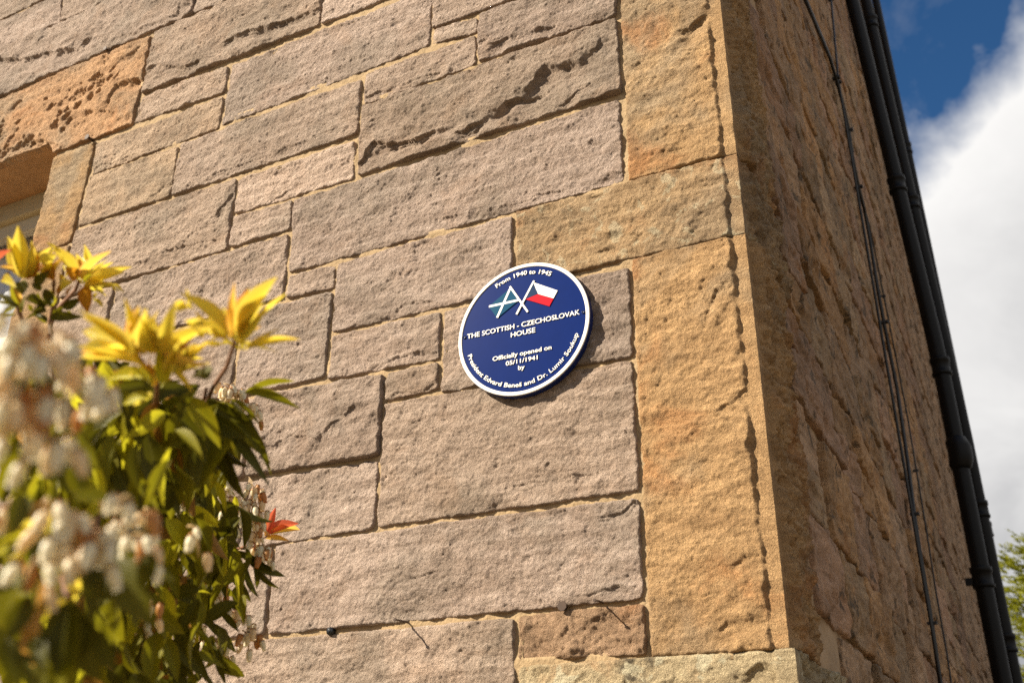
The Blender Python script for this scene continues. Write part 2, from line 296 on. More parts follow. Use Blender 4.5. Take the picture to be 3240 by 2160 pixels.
S = {
'A1':([[-3758,5178],[-3217,5145],[-3219,5152],[-3752,5161]],[]),
'A2':([[-3555,5156],[-3117,5112],[-3072,4946],[-3478,4940]],[]),
'A3':([[-3100,5104],[-2785,5075],[-2748,4936],[-3069,4947]],[]),
'B1':([[-3475,4930],[-2213,4785],[-2180,4602],[-3357,4601]],[(22,50,[[-3519,4882],[-3231,4780],[-3090,4763],[-2885,4706],[-2810,4731]]),(8,20,[[-2792,4668],[-2628,4651],[-2452,4636],[-2285,4630]]),(12,25,[[-2264,4645],[-2251,4697],[-2192,4688]])]),
'B1b':([[-2189,4691],[-1979,4685],[-1961,4585],[-2175,4599]],[]),
'C1':([[-2393,4595],[-1509,4530],[-1486,4244],[-2381,4255]],[(18,40,[[-2390,4378],[-2309,4377],[-2220,4334],[-2142,4296],[-2061,4309]]),(22,40,[[-1964,4353],[-1923,4374],[-1848,4369],[-1751,4347],[-1630,4340],[-1500,4334]]),(6,12,[[-1853,4398],[-1706,4380],[-1565,4363]])]),
'C2':([[-1488,4384],[-1228,4376],[-1226,4256],[-1478,4242]],[]),
'LIN':([[-3353,4589],[-2404,4578],[-2398,4099],[-3206,4178]],[(16,30,[[-2716,4277],[-2607,4254],[-2539,4218]]),(22,45,[[-2582,4287],[-2554,4370],[-2469,4365],[-2397,4337]]),(20,25,[[-3227,4238],[-3084,4229],[-2932,4209],[-2833,4145]]),(10,30,[[-2673,4496],[-2570,4496],[-2461,4533],[-2421,4541]]),(18,20,[[-2507,4161],[-2460,4167],[-2415,4151]])]),
'D1':([[-2380,4243],[-1914,4223],[-1913,4089],[-2392,4106]],[]),
'D2':([[-2588,4072],[-1913,4074],[-1913,3917],[-2575,3913]],[(5,14,[[-2554,3942],[-2402,3943],[-2207,3934]])]),
'D3':([[-1901,4222],[-991,4214],[-990,3944],[-1900,3923]],[]),
'E1':([[-986,4149],[-672,4136],[-675,4010],[-982,4019]],[]),
'E2':([[-978,4014],[-806,3997],[-804,3928],[-978,3943]],[]),
'E3':([[-797,4000],[-307,3987],[-315,3787],[-795,3794]],[(8,12,[[-791,3870],[-759,3869],[-721,3860]]),(20,40,[[-732,3846],[-669,3857],[-601,3844],[-555,3839],[-515,3831]]),(7,18,[[-515,3816],[-431,3799],[-316,3791]])]),
'E4':([[-1246,3916],[-807,3920],[-804,3788],[-1242,3782]],[(7,22,[[-1232,3816],[-1084,3811],[-959,3813],[-816,3806]])]),
'G':([[-1239,3772],[-314,3778],[-309,3489],[-1239,3485]],[(24,22,[[-1117,3568],[-1066,3568],[-1010,3555],[-946,3568],[-897,3562]]),(26,24,[[-843,3529],[-786,3541],[-751,3562],[-690,3580],[-645,3586],[-587,3579]]),(19,85,[[-610,3619],[-575,3664],[-550,3689],[-506,3665],[-448,3671],[-381,3684],[-366,3718],[-319,3705]]),(10,14,[[-493,3508],[-451,3531],[-403,3552]]),(16,40,[[-1227,3528],[-1202,3567],[-1171,3598],[-1117,3568]])]),
'H':([[-2099,3905],[-1260,3906],[-1254,3663],[-2090,3663]],[(7,9,[[-2055,3745],[-2023,3729],[-2002,3732]]),(5,14,[[-2009,3695],[-1870,3697],[-1604,3700],[-1356,3722]])]),
'I1':([[-2581,3907],[-2107,3899],[-2098,3662],[-2584,3666]],[(10,30,[[-2168,3698],[-2138,3728],[-2087,3726]])]),
'JAMB':([[-2838,4093],[-2607,4079],[-2595,3597],[-2832,3633]],[]),
'I2':([[-2585,3652],[-1775,3647],[-1752,3343],[-2526,3336]],[(12,30,[[-1840,3505],[-1812,3534],[-1781,3580]]),(9,25,[[-2183,3398],[-2115,3411],[-2020,3422],[-1813,3396]])]),
'I3':([[-1767,3644],[-1260,3640],[-1256,3480],[-1759,3486]],[(7,8,[[-1751,3485],[-1604,3490],[-1539,3519],[-1485,3526],[-1425,3537]])]),
'I4':([[-1761,3476],[-1500,3471],[-1495,3349],[-1755,3349]],[]),
'J':([[-1494,3469],[-317,3466],[-317,3177],[-1478,3177]],[(9,26,[[-885,3224],[-845,3217],[-795,3223],[-649,3201],[-510,3214],[-332,3214]])]),
'K1':([[-2293,3337],[-1499,3336],[-1482,3082],[-2269,3068]],[(5,12,[[-2214,3351],[-2075,3358],[-1938,3358]])]),
'L1':([[-1471,3167],[-1290,3161],[-1283,3071],[-1477,3083]],[]),
'L2':([[-1641,3073],[-1282,3063],[-1282,2768],[-1623,2767]],[]),
'M':([[-1278,3164],[-658,3168],[-663,2895],[-1272,2916]],[(8,14,[[-1080,2931],[-1016,2955],[-950,2950],[-881,2933]]),(5,12,[[-1225,2915],[-1132,2933],[-1038,2917]]),(5,7,[[-990,3101],[-967,3100],[-953,3079]])]),
'N1':([[-1274,2904],[-888,2900],[-887,2748],[-1272,2758]],[(7,24,[[-1107,2765],[-1053,2782],[-897,2782]])]),
'N2':([[-1060,2740],[-888,2743],[-883,2654],[-1059,2648]],[(7,10,[[-1058,2660],[-985,2665],[-932,2659],[-891,2678]])]),
'N3':([[-877,2901],[-644,2901],[-643,2641],[-876,2643]],[]),
'R':([[-635,2904],[-310,2899],[-312,2637],[-634,2647]],[]),
'P':([[-1062,2643],[-313,2629],[-311,2286],[-1055,2284]],[(9,18,[[-646,2341],[-585,2357],[-517,2344],[-439,2348]]),(5,14,[[-847,2284],[-720,2295],[-658,2299]])]),
'O':([[-1535,2755],[-1065,2732],[-1060,2484],[-1528,2492]],[(16,24,[[-1207,2646],[-1184,2624],[-1166,2648],[-1136,2654]]),(12,28,[[-1446,2576],[-1384,2594],[-1277,2577],[-1202,2609]])]),
'O2':([[-1515,2482],[-1066,2477],[-1063,2281],[-1528,2273]],[]),
'S':([[-1395,2273],[-312,2271],[-313,2032],[-1384,2026]],[(12,14,[[-386,2239],[-360,2243],[-337,2258],[-308,2261]]),(8,18,[[-446,2053],[-373,2070],[-318,2061]]),(4,14,[[-978,2139],[-917,2141],[-861,2146]])]),
'S0':([[-1560,2272],[-1404,2272],[-1393,2028],[-1552,2017]],[]),
'T1':([[-1658,1994],[-638,2021],[-629,1845],[-1662,1790]],[]),
'T2':([[-630,2021],[-311,2023],[-310,1912],[-627,1913]],[(7,16,[[-583,1918],[-521,1921],[-414,1924]]),(6,16,[[-429,2002],[-393,2009],[-358,2000]])]),
'BASE':([[-626,1903],[7,1901],[2,1777],[-621,1761]],[(16,40,[[-96,1861],[-72,1880],[-42,1881],[-31,1869]])]),
'Q1':([[-295,3987],[17,3964],[1,3179],[-304,3182]],[(10,25,[[-254,3252],[-224,3240],[-195,3238],[-158,3233]]),(22,35,[[-97,3645],[-87,3663],[-64,3676],[-47,3679]]),(14,30,[[-93,3572],[-78,3539],[-64,3507],[-62,3469]]),(8,10,[[-233,3691],[-225,3751]])]),
'Q2':([[-646,3162],[0,3172],[2,2928],[-648,2926]],[(10,18,[[-386,3024],[-339,3020],[-274,2993]]),(8,14,[[-425,2979],[-362,2975],[-301,2945]]),(8,20,[[-140,3119],[-101,3112],[-62,3109]])]),
'Q3':([[-296,2913],[1,2919],[-2,1909],[-305,1908]],[(8,20,[[-123,2705],[-101,2749],[-85,2774],[-47,2781]]),(9,30,[[-114,2455],[-74,2474],[-40,2505]]),(10,14,[[-213,2036],[-167,2032],[-134,2034],[-113,2021]]),(12,40,[[-147,1953],[-117,1972],[-68,1990]]),(18,12,[[-93,2095],[-72,2112],[-59,2114]])])}
rs = np.random.RandomState(11)
def pink(k=1.0, w=0.0): k = 1 + (k - 1) * 1.7; return (.412 * k * (1 + .06 * w), .318 * k * (1 + .01 * w), .260 * k * (1 - .13 * w))
TINT = {'A1': (1, .3), 'A2': (1, 0), 'A3': (.95, .3), 'B1': (.97, .2), 'B1b': (1, .2), 'C1': (.93, .5), 'C2': (1.08, 0), 'D1': (1.02, .5), 'D2': (1.05, 1.0), 'D3': (1.02, 0), 'E1': (.95, .2), 'E2': (1.1, .2), 'E3': (.93, .1),
        'E4': (.95, .3), 'G': (.90, .5), 'H': (.97, .3), 'I1': (1.0, 1.3), 'I2': (.96, .5), 'I3': (1.10, .2), 'I4': (1.07, .2), 'J': (1.0, .0), 'K1': (1, .2), 'L1': (1.02, .2), 'L2': (1.0, 0), 'M': (.97, 0), 'N1': (1.0, .1), 'N2': (.95, .5),
        'N3': (.98, .3), 'R': (.90, .1), 'P': (.98, .4), 'O': (.93, .2), 'O2': (1.06, .1), 'S': (1.0, .1), 'S0': (1.0, .2), 'T1': (1.04, .4)}
OCH = (.465, .298, .148)
def pits(seed, spots):
    r = np.random.RandomState(seed); P = []
    for (x, z, sx, sz, n, r0, r1, dp) in spots:
        for _ in range(n): P.append((x + r.randn() * sx, z + r.randn() * sz, r.uniform(r0, r1), dp * r.uniform(.6, 1.1), r.uniform(.8, 2.2), r.uniform(.3, 1.1)))
    def f(a, b):
        h = 0 * a
        for (x, z, rad, dp, st, an) in P:
            u = (a - x) * math.cos(an) + (b - z) * math.sin(an); w = -(a - x) * math.sin(an) + (b - z) * math.cos(an)
            q = np.sqrt((u / st) ** 2 + w ** 2) / rad * (1 + .35 * pn(a * 90, b * 90, seed))
            h = np.minimum(h, -dp * (1 - sstep(.45, 1.0, q)))
        return h
    return f
def qd(k): return [(p[0] / 1000, p[1] / 1000) for p in S[k][0]]
n_seed = 100
OVER = {'A1': [[-3.9, 5.45], [-3.2, 5.45], [-3.2, 5.168], [-3.9, 5.168]], 'A2': [[-3.95, 5.156], [-3.117, 5.150], [-3.072, 4.946], [-3.95, 4.94]], 'A3': [[-3.1, 5.15], [-2.745, 5.15], [-2.748, 4.94], [-3.069, 4.947]],
        'B1': [[-3.95, 4.93], [-2.19, 4.93], [-2.18, 4.602], [-3.95, 4.601]], 'B1b': [[-2.176, 4.93], [-1.5, 4.93], [-1.5, 4.602], [-2.172, 4.602]], 'C1': [[-2.393, 4.592], [-1.488, 4.592], [-1.486, 4.244], [-2.381, 4.255]],
        'C2': [[-1.476, 4.384], [-1.0, 4.386], [-1.0, 4.25], [-1.476, 4.246]], 'E1': [[-.984, 4.24], [-.31, 4.24], [-.31, 4.012], [-.984, 4.016]], 'T1': [[-1.70, 2.013], [-.638, 2.017], [-.632, 1.74], [-1.70, 1.74]],
        'S0': [[-1.95, 2.272], [-1.404, 2.272], [-1.393, 2.028], [-1.95, 2.024]], 'K1': [[-2.283, 3.335], [-1.499, 3.335], [-1.486, 3.088], [-2.283, 3.078]], 'L2': [[-1.641, 3.07], [-1.286, 3.063], [-1.284, 2.768], [-1.63, 2.767]],
        'I2': [[-2.585, 3.650], [-1.775, 3.645], [-1.764, 3.345], [-2.585, 3.342]], 'M': [[-1.278, 3.164], [-.660, 3.166], [-.660, 2.912], [-1.276, 2.914]], 'O': [[-1.535, 2.752], [-1.068, 2.735], [-1.066, 2.488], [-1.535, 2.492]],
        'JAMB': [[-2.838, 4.090], [-2.598, 4.084], [-2.598, 3.60], [-2.838, 3.60]]}
for k, (poly, feats) in S.items():
    n_seed += 13
    if k in ('Q1', 'Q2', 'Q3', 'BASE', 'LIN'): continue
    p = OVER.get(k) or qd(k); TL, TR, BR, BL = p
    if k == 'JAMB':
        stone('stone', [TL, TR], [BL, BR], .006, n_seed, M_OCHRE, (.38, .24, .115), front_wall, .9, feats, .012); continue
    if k == 'T2':
        stone('stone', [TL, TR], [BL, BR], .0036, n_seed, M_OCHRE, (.36, .235, .145), front_wall, 1.5, feats, .010, label='small orange and mauve stone beside the corner stones'); continue
    f, w = TINT.get(k, (1, 0))
    near = p[1][0] > -2.0
    stone('stone', [TL, TR], [BL, BR], (.0027 if near else .0038), n_seed, M_MAUVE, pink(f * rs.uniform(.97, 1.03), w), front_wall, 1.0, [(f_[0] * (1.12 if k == 'G' else .8 if k in ('C1', 'B1', 'O', 'E3') else 1.0), f_[1] * 1.25, f_[2]) for f_ in feats], (.0095 if k not in ('G', 'C1', 'B1', 'E3', 'O') else .019) + rs.uniform(-.002, .003), crag=1.7 if k in ('G', 'C1', 'B1', 'O', 'E3') else 1.1,
          label='stone with a deep chipped ledge across its lower half' if k == 'G' else None)
lin_pits = pits(5, [(-2.86, 4.40, .07, .03, 16, .006, .014, .012), (-2.63, 4.43, .04, .05, 12, .010, .020, .016), (-2.72, 4.38, .05, .04, 8, .012, .022, .016), (-2.82, 4.29, .05, .03, 9, .012, .022, .020), (-3.25, 4.34, .12, .06, 14, .008, .02, .013), (-3.15, 4.24, .1, .015, 9, .012, .022, .022)])
stone('lintel', [(-4.38, 4.590), (-2.402, 4.580)], [(-4.38, 4.180), (-2.90, 4.180), (-2.85, 4.110), (-2.396, 4.100)], .0046, 77, M_OCHRE, (.48, .285, .15), house, 1.2, S['LIN'][1], .018, label='orange window lintel eaten by deep weather pits', extra=lin_pits)
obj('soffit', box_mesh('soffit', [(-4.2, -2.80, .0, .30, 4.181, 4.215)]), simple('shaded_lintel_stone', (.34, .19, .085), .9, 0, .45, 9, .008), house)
FILL = [(-3.19, -2.5, 5.168, 5.45), (-2.49, -1.6, 5.168, 5.45), (-1.59, -.7, 5.168, 5.45), (-2.735, -1.95, 4.945, 5.155), (-1.94, -1.1, 4.945, 5.155), (-1.09, -.31, 4.945, 5.155), (-1.488, -.9, 4.70, 4.93), (-.89, -.31, 4.70, 4.93),
        (-1.476, -.7, 4.396, 4.69), (-.69, -.31, 4.396, 4.69), (-.99, -.31, 4.252, 4.386), (-.69, -.31, 5.168, 5.45),
        (-2.585, -2.295, 3.078, 3.332), (-2.29, -1.652, 2.77, 3.066), (-2.60, -2.30, 2.77, 3.066), (-2.16, -1.547, 2.49, 2.752), (-2.9, -2.17, 2.49, 2.752), (-3.7, -2.91, 2.49, 2.752), (-2.1, -1.525, 2.284, 2.48), (-2.85, -2.11, 2.284, 2.48),
        (-3.6, -2.86, 2.284, 2.48), (-2.6, -1.96, 2.026, 2.272), (-3.4, -2.61, 2.026, 2.272), (-2.3, -1.71, 1.74, 2.014), (-3.1, -2.31, 1.74, 2.014), (-4.4, -3.71, 2.49, 2.752), (-5.9, -4.4, 4.62, 4.93), (-5.9, -3.96, 4.945, 5.155), (-5.9, -3.91, 5.168, 5.45), (-5.0, -3.96, 4.60, 4.61)]
FILL = [f for f in FILL if f[3] - f[2] > .05]
z = 1.73
for hgt in (.27, .30, .22, .29, .31, .30):
    x = -.635 if z > 1.2 else -.02
    while x > -4.2:
        w = rs.uniform(.35, .95); FILL.append((x - w, x - .008, z - hgt + .009, z)); x -= w
    z -= hgt
for (x0, x1, z0, z1) in FILL:
    n_seed += 7; vis = z1 > 1.9 and x1 > -3
    stone('stone', [(x0, z1), (x1, z1)], [(x0, z0), (x1, z0)], .0055 if vis else .016, n_seed, M_MAUVE, pink(rs.uniform(.92, 1.06), rs.uniform(0, .6)), front_wall, 1.0, (), .012)
for (z0, z1) in ((3.11, 3.59), (2.78, 3.10)):
    n_seed += 7; stone('stone', [(-2.838, z1), (-2.598, z1)], [(-2.838, z0), (-2.598, z0)], .007, n_seed, M_OCHRE, (.38, .24, .115), front_wall, .9, (), .012)

RECTS += [(-.302, .1, 3.175, 3.986), (-.648, .1, 2.925, 3.173), (-.303, .1, 1.907, 2.923), (-.628, .1, 1.5, 1.905)]
front_wall.data = bed('front', -6.0, -.12, 0, 6.2, .008, .0032, .0016, (WX0, WX1, WZ0, WZ1)); front_wall.data.materials.append(M_MORTAR)

quoin(3.986, 3.175, -.302, .36, 31, M_OCHRE, OCH, S['Q1'][1])
quoin(3.173, 2.925, -.648, .40, 47, M_OCHRE_L, (.40, .272, .15), S['Q2'][1], label='grey and orange corner stone spotted with pale lichen')
quoin(2.923, 1.907, -.303, .29, 53, M_OCHRE, (.465, .292, .142), S['Q3'][1])
quoin(1.905, 1.50, -.628, .60, 59, M_BASE, (.47, .375, .23), S['BASE'][1], off=.013, margin=.03, label='pale corner stone crusted with lichen and dark moss')
quoin(4.245, 3.992, -.66, .34, 61, M_OCHRE, OCH, res=.012); quoin(5.05, 4.255, -.30, .6, 67, M_OCHRE, OCH, res=.014); quoin(5.45, 5.06, -.62, .35, 71, M_OCHRE, OCH, res=.014)
quoin(1.49, .80, -.32, .36, 73, M_OCHRE, OCH, res=.014); quoin(.79, .0, -.62, .6, 79, M_OCHRE, OCH, res=.014)
# side wall: rough squared rubble, courses of uneven height
QR = [(1.905, 2.92, .335), (2.92, 3.175, .405), (3.175, 3.99, .365), (3.99, 4.25, .345), (4.25, 5.055, .605), (5.055, 5.455, .355), (1.495, 1.905, .605), (.795, 1.495, .365), (0, .795, .605)]
zs = [0, .27, .5, .79, 1.06, 1.28, 1.495, 1.76, 2.03, 2.295, 2.61, 2.92, 3.24, 3.50, 3.79, 4.10, 4.36, 4.65, 4.97, 5.2, 5.48]
while zs[-1] < 12.8: zs.append(zs[-1] + rs.uniform(.22, .36))
far_stones = []; n_side = 0
SIDE_COL = (.49, .325, .20)
for z0, z1 in zip(zs[:-1], zs[1:]):
    start = max([q[2] for q in QR if q[0] < z1 - .03 and q[1] > z0 + .03] or [.012])
    y = start + .012
    while y < 13.8:
        w = rs.uniform(.28, .75) * (1 + .5 * (y > 5)); w = min(w, 13.9 - y); y1 = y + w
        n_seed += 3
        zm = (z0 + z1) / 2; el = math.degrees(math.atan2(zm - 1.55, (y + y1) / 2 + 2.1)); dist = math.hypot(y + 2.1, zm - 1.55)
        split = rs.rand() < .25 and z1 - z0 > .27
        rects = [(z0 + .007, z1 - .007)] if not split else [(z0 + .007, (z0 + z1) / 2 - .006), ((z0 + z1) / 2 + .006, z1 - .007)]
        for (b0, b1) in rects:
            v_ = rs.uniform(.80, 1.15); ot = rs.uniform(-.012, .012, 4); top = [(y, b1 + ot[0]), (y1 - .014, b1 + ot[1])]; bt = [(y + rs.uniform(-.01, .01), b0 + ot[2]), (y1 - .014, b0 + ot[3])]
            fe = [(rs.uniform(6, 22), rs.uniform(20, 60), [[int(1000 * (y + w * u)), int(1000 * (b0 + (b1 - b0) * np.clip(vv + rs.uniform(-.14, .14), .1, .9)))] for u in np.linspace(.05 + ss * .5, .5 + ss * .5, 5)]) for ss, vv in ((rs.rand(), rs.uniform(.25, .8)), (rs.rand(), rs.uniform(.2, .7)))]
            vis = 3 < el < 47
            r = (.009, .0065) if dist < 4 else ((.016, .011) if dist < 6.5 else (.04, .022))
            if not vis: r = (.06, .05)
            pr = pits(n_seed, [((y + y1) / 2, (b0 + b1) / 2, w * .3, (b1 - b0) * .3, rs.randint(0, 4), .007, .018, .020)])
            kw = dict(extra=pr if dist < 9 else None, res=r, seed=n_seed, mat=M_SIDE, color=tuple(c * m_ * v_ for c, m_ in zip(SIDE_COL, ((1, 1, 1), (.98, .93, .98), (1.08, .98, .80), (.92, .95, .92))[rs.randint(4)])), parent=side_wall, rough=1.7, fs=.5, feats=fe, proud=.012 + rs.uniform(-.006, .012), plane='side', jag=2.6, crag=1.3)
            as_obj = vis and y < 5.6 and n_side < 285
            if as_obj: n_side += 1
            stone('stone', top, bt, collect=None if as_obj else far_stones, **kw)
        y = y1
Vs = []; Qs = []; off = 0
for V, Q in far_stones: Vs.append(V); Qs.append(Q + off); off += len(V)
fs = obj('stone', raw_mesh('far_stones', np.concatenate(Vs), np.concatenate(Qs)), M_SIDE, side_wall, 'rough stones of the shaded side wall far from the corner', SIDE_COL, 'stuff')

# window left of the lintel's bearing
M_WHITE = simple('cream_window_paint', (.46, .41, .31), .45, 0, .08, 12); M_SHADE = simple('shaded_frame_paint', (.40, .33, .20), .6, 0, .2, 14)  # outer frame paint darker and yellower: shade of the recess put into its colour
reveal = obj('window_reveal', box_mesh('window_reveal', [(-2.837, -2.80, .0, .30, 2.78, 4.18), (-4.14, -4.101, .0, .30, 2.78, 4.18), (-4.14, -2.80, -.05, .30, 2.70, 2.779)]), simple('dressed_ochre_stone', (.42, .27, .13), .9, 0, .15, 20, .003), house)
wf = obj('window_frame', box_mesh('window_frame', [(-4.1, -2.838, .235, .33, 4.09, 4.18), (-2.90, -2.838, .235, .33, 2.78, 4.09), (-4.1, -4.04, .235, .33, 2.78, 4.09)]), M_SHADE, house)
obj('sash', box_mesh('sash', [(-4.04, -2.90, .27, .315, 4.02, 4.089), (-2.96, -2.90, .27, .315, 3.46, 4.02), (-4.04, -3.98, .27, .315, 3.46, 4.02), (-4.04, -2.90, .275, .315, 3.40, 3.46)]), M_WHITE, wf)
obj('sash', box_mesh('sash', [(-2.96, -2.90, .318, .36, 2.86, 3.47), (-4.04, -3.98, .318, .36, 2.86, 3.47), (-4.04, -2.90, .318, .36, 2.78, 2.86), (-3.98, -2.96, .318, .36, 3.41, 3.47)]), M_WHITE, wf)
g = NT('window_glass'); gt = g.n('ShaderNodeBsdfTransparent'); gg = g.n('ShaderNodeBsdfGlossy'); gg.inputs['Roughness'].default_value = .02; 
gm_ = g.n('ShaderNodeMixShader'); gm_.inputs[0].default_value = .07; g.t.links.new(gt.outputs[0], gm_.inputs[1]); g.t.links.new(gg.outputs[0], gm_.inputs[2]); g.t.links.new(gm_.outputs[0], g.out.inputs[0])
obj('pane', box_mesh('pane', [(-3.979, -2.961, .290, .296, 3.461, 4.019)]), g.m, wf); obj('pane', box_mesh('pane', [(-3.979, -2.961, .336, .342, 2.861, 3.409)]), g.m, wf)
obj('reflection_sheet', raw_mesh('reflection_sheet', np.array([(x, .375 + .012 * math.sin(x * 40), zz) for zz in (2.8, 4.1) for x in np.linspace(-4.05, -2.9, 90)]), grid_quads(90, 2)), simple('pale_reflection_grey', (.50, .51, .53), .9), wf)  # added pale sheet behind the panes, stands in for cloud reflected in the glass

# ------------------------------------------------------------------ plaque
PR = .1967; PC = Vector((-.6118, -.037, 2.7737))
M_BLUE = simple('blue_enamel_paint', (.003, .0145, .105), .16, 0, .12, 25, .0, .3)
M_WPAINT = simple('raised_white_paint', (.80, .77, .70), .42, 0, .04, 40)
plaque = empty('plaque', PC, 'round blue plaque with white rim, raised white lettering and two crossed flags', 'plaque')
def lathe_y(name, prof, n=96):
    V = []; F = []
    for (r, y) in prof:
        for k in range(n): V.append((r * math.cos(2 * math.pi * k / n), y, r * math.sin(2 * math.pi * k / n)))
    for i in range(len(prof) - 1):
        for k in range(n): F.append((i * n + k, i * n + (k + 1) % n, (i + 1) * n + (k + 1) % n, (i + 1) * n + k))
    return V, F
V, F = lathe_y('disc', [(PR * .985, .026), (PR * 1.0, .024), (PR * 1.004, .006), (PR * .998, .0032), (PR * .985, .0025), (.0, .0025)]); me = bpy.data.meshes.new('disc'); me.from_pydata(V, [], [tuple(reversed(f)) for f in F]); me.update(); obj('disc', me, M_BLUE, plaque)
V, F = lathe_y('rim', [(PR * .998, .0034), (PR * .997, .0006), (PR * .990, -.0002), (PR * .952, -.0002), (PR * .945, .0008), (PR * .944, .0034)]); me = bpy.data.meshes.new('rim'); me.from_pydata(V, [], [tuple(reversed(f)) for f in F]); me.update(); obj('rim', me, M_WPAINT, plaque)
def text_mesh(txt):
    cu = bpy.data.curves.new('txt', 'FONT'); cu.body = txt; cu.size = 1; cu.offset = .003; cu.extrude = .03; cu.resolution_u = 4; cu.bevel_depth = 0.006; cu.bevel_resolution = 0
    o = bpy.data.objects.new('txt', cu); C.objects.link(o); bpy.context.view_layer.update()
    me = bpy.data.meshes.new_from_object(o.evaluated_get(bpy.context.evaluated_depsgraph_get())); bpy.data.objects.remove(o); bpy.data.curves.remove(cu)
    co = np.empty(len(me.vertices) * 3, np.float32); me.vertices.foreach_get('co', co); return me, co.reshape(-1, 3)
CAP = text_mesh('H')[1]; CAPH = CAP[:, 1].max() - CAP[:, 1].min()
def finish_text(me, X, Z, T):
    V = np.stack([X, T, Z], -1).astype(np.float32); me.vertices.foreach_set('co', V.ravel()); me.update()
    me.polygons.foreach_set('use_smooth', [False] * len(me.polygons)); me.materials.clear(); return obj('lettering', me, M_WPAINT, plaque)
def depth_of(co):  # extruded thickness mapped to 2.6 mm of relief in front of the disc
    t = (co[:, 2] - co[:, 2].min()) / np.ptp(co[:, 2]); return .0027 - t * .0026
def line(txt, x0, x1, base, cap):
    me, co = text_mesh(txt); X = (co[:, 0] - co[:, 0].min()) / np.ptp(co[:, 0]) * (x1 - x0) + x0
    return finish_text(me, X * PR, (base + co[:, 1] / CAPH * cap) * PR, depth_of(co))
def arc(txt, a0, a1, rb, cap, up):
    me, co = text_mesh(txt); u = (co[:, 0] - co[:, 0].min()) / np.ptp(co[:, 0]); an = np.radians(a0 + (a1 - a0) * u); r = rb + up * co[:, 1] / CAPH * cap
    return finish_text(me, r * np.cos(an) * PR, r * np.sin(an) * PR, depth_of(co))
line('THE SCOTTISH - CZECHOSLOVAK', -.860, .858, .010, .074); line('HOUSE', -.170, .202, -.114, .074)
line('Officially opened on', -.444, .442, -.420, .066); line('05/11/1941', -.240, .237, -.528, .064); line('by', -.052, .046, -.628, .064)
arc('From 1940 to 1945', 119.5, 58.8, .823, .068, 1); arc('President Edvard Bene\u0161 and Dr. Lumir Soukup', 197.0, 342.0, .876, .064, -1)
def slab(name, poly, y0, y1, mat, parent):
    n = len(poly); ar = sum(poly[i][0] * poly[(i + 1) % n][1] - poly[(i + 1) % n][0] * poly[i][1] for i in range(n))
    if ar < 0: poly = poly[::-1]
    V = [(x * PR, y, z * PR) for y in (y0, y1) for (x, z) in poly]
    me = bpy.data.meshes.new(name); me.from_pydata(V, [], [tuple(range(n)), tuple(range(2 * n - 1, n - 1, -1))] + [(i, n + i, n + (i + 1) % n, (i + 1) % n) for i in range(n)]); me.update(); return obj(name, me, mat, parent)
def strip(p, q, w):
    d = Vector((q[0] - p[0], q[1] - p[1])).normalized(); nrm = Vector((-d.y, d.x)) * w / 2
    return [(p[0] + nrm.x, p[1] + nrm.y), (q[0] + nrm.x, q[1] + nrm.y), (q[0] - nrm.x, q[1] - nrm.y), (p[0] - nrm.x, p[1] - nrm.y)]
M_TEAL = simple('teal_flag_paint', (.006, .060, .120), .16, 0, 0, 30, 0, .3); M_RED = simple('red_flag_paint', (.55, .012, .02), .16, 0, 0, 30, 0, .3); M_NAVY = simple('dark_blue_flag_paint', (.018, .036, .085), .16, 0, 0, 30, 0, .3)
fl1 = slab('saltire_flag', [(-.185, .667), (-.526, .448), (-.39, .233), (-.054, .438)], .0002, .003, M_TEAL, plaque)
slab('saltire_cross', strip((-.522, .447), (-.060, .440), .032), -.0001, .001, M_WPAINT, fl1); slab('saltire_cross', strip((-.19, .66), (-.388, .240), .032), -.0002, .001, M_WPAINT, fl1)
fl2 = slab('tricolour_flag', [(.169, .669), (.537, .449), (.474, .342), (.241, .467)], .0002, .003, M_WPAINT, plaque)
slab('red_band', [(.241, .4665), (.474, .3415), (.412, .234), (.054, .427)], .0002, .003, M_RED, fl2); slab('blue_wedge', [(.165, .665), (.243, .467), (.056, .430)], -.0001, .003, M_NAVY, fl2)
slab('flagpole', strip((-.195, .690), (.086, .222), .027), -.0006, .002, M_WPAINT, plaque); slab('flagpole', strip((.182, .690), (-.086, .222), .027), -.0009, .002, M_WPAINT, plaque)
for (x, zz) in ((-.903, .045), (.909, .033)):
    V, F = lathe_y('screw', [(.0052, .003), (.005, .0008), (.0036, -.0006), (.0012, .0006), (0, .0008)], 16); me = bpy.data.meshes.new('screw'); me.from_pydata([(a + x * PR, b, c + zz * PR) for a, b, c in V], [], [tuple(reversed(f)) for f in F]); me.update()
    obj('screw', me, simple('dark_blue_screw_paint', (.012, .022, .07), .35, .2), plaque)

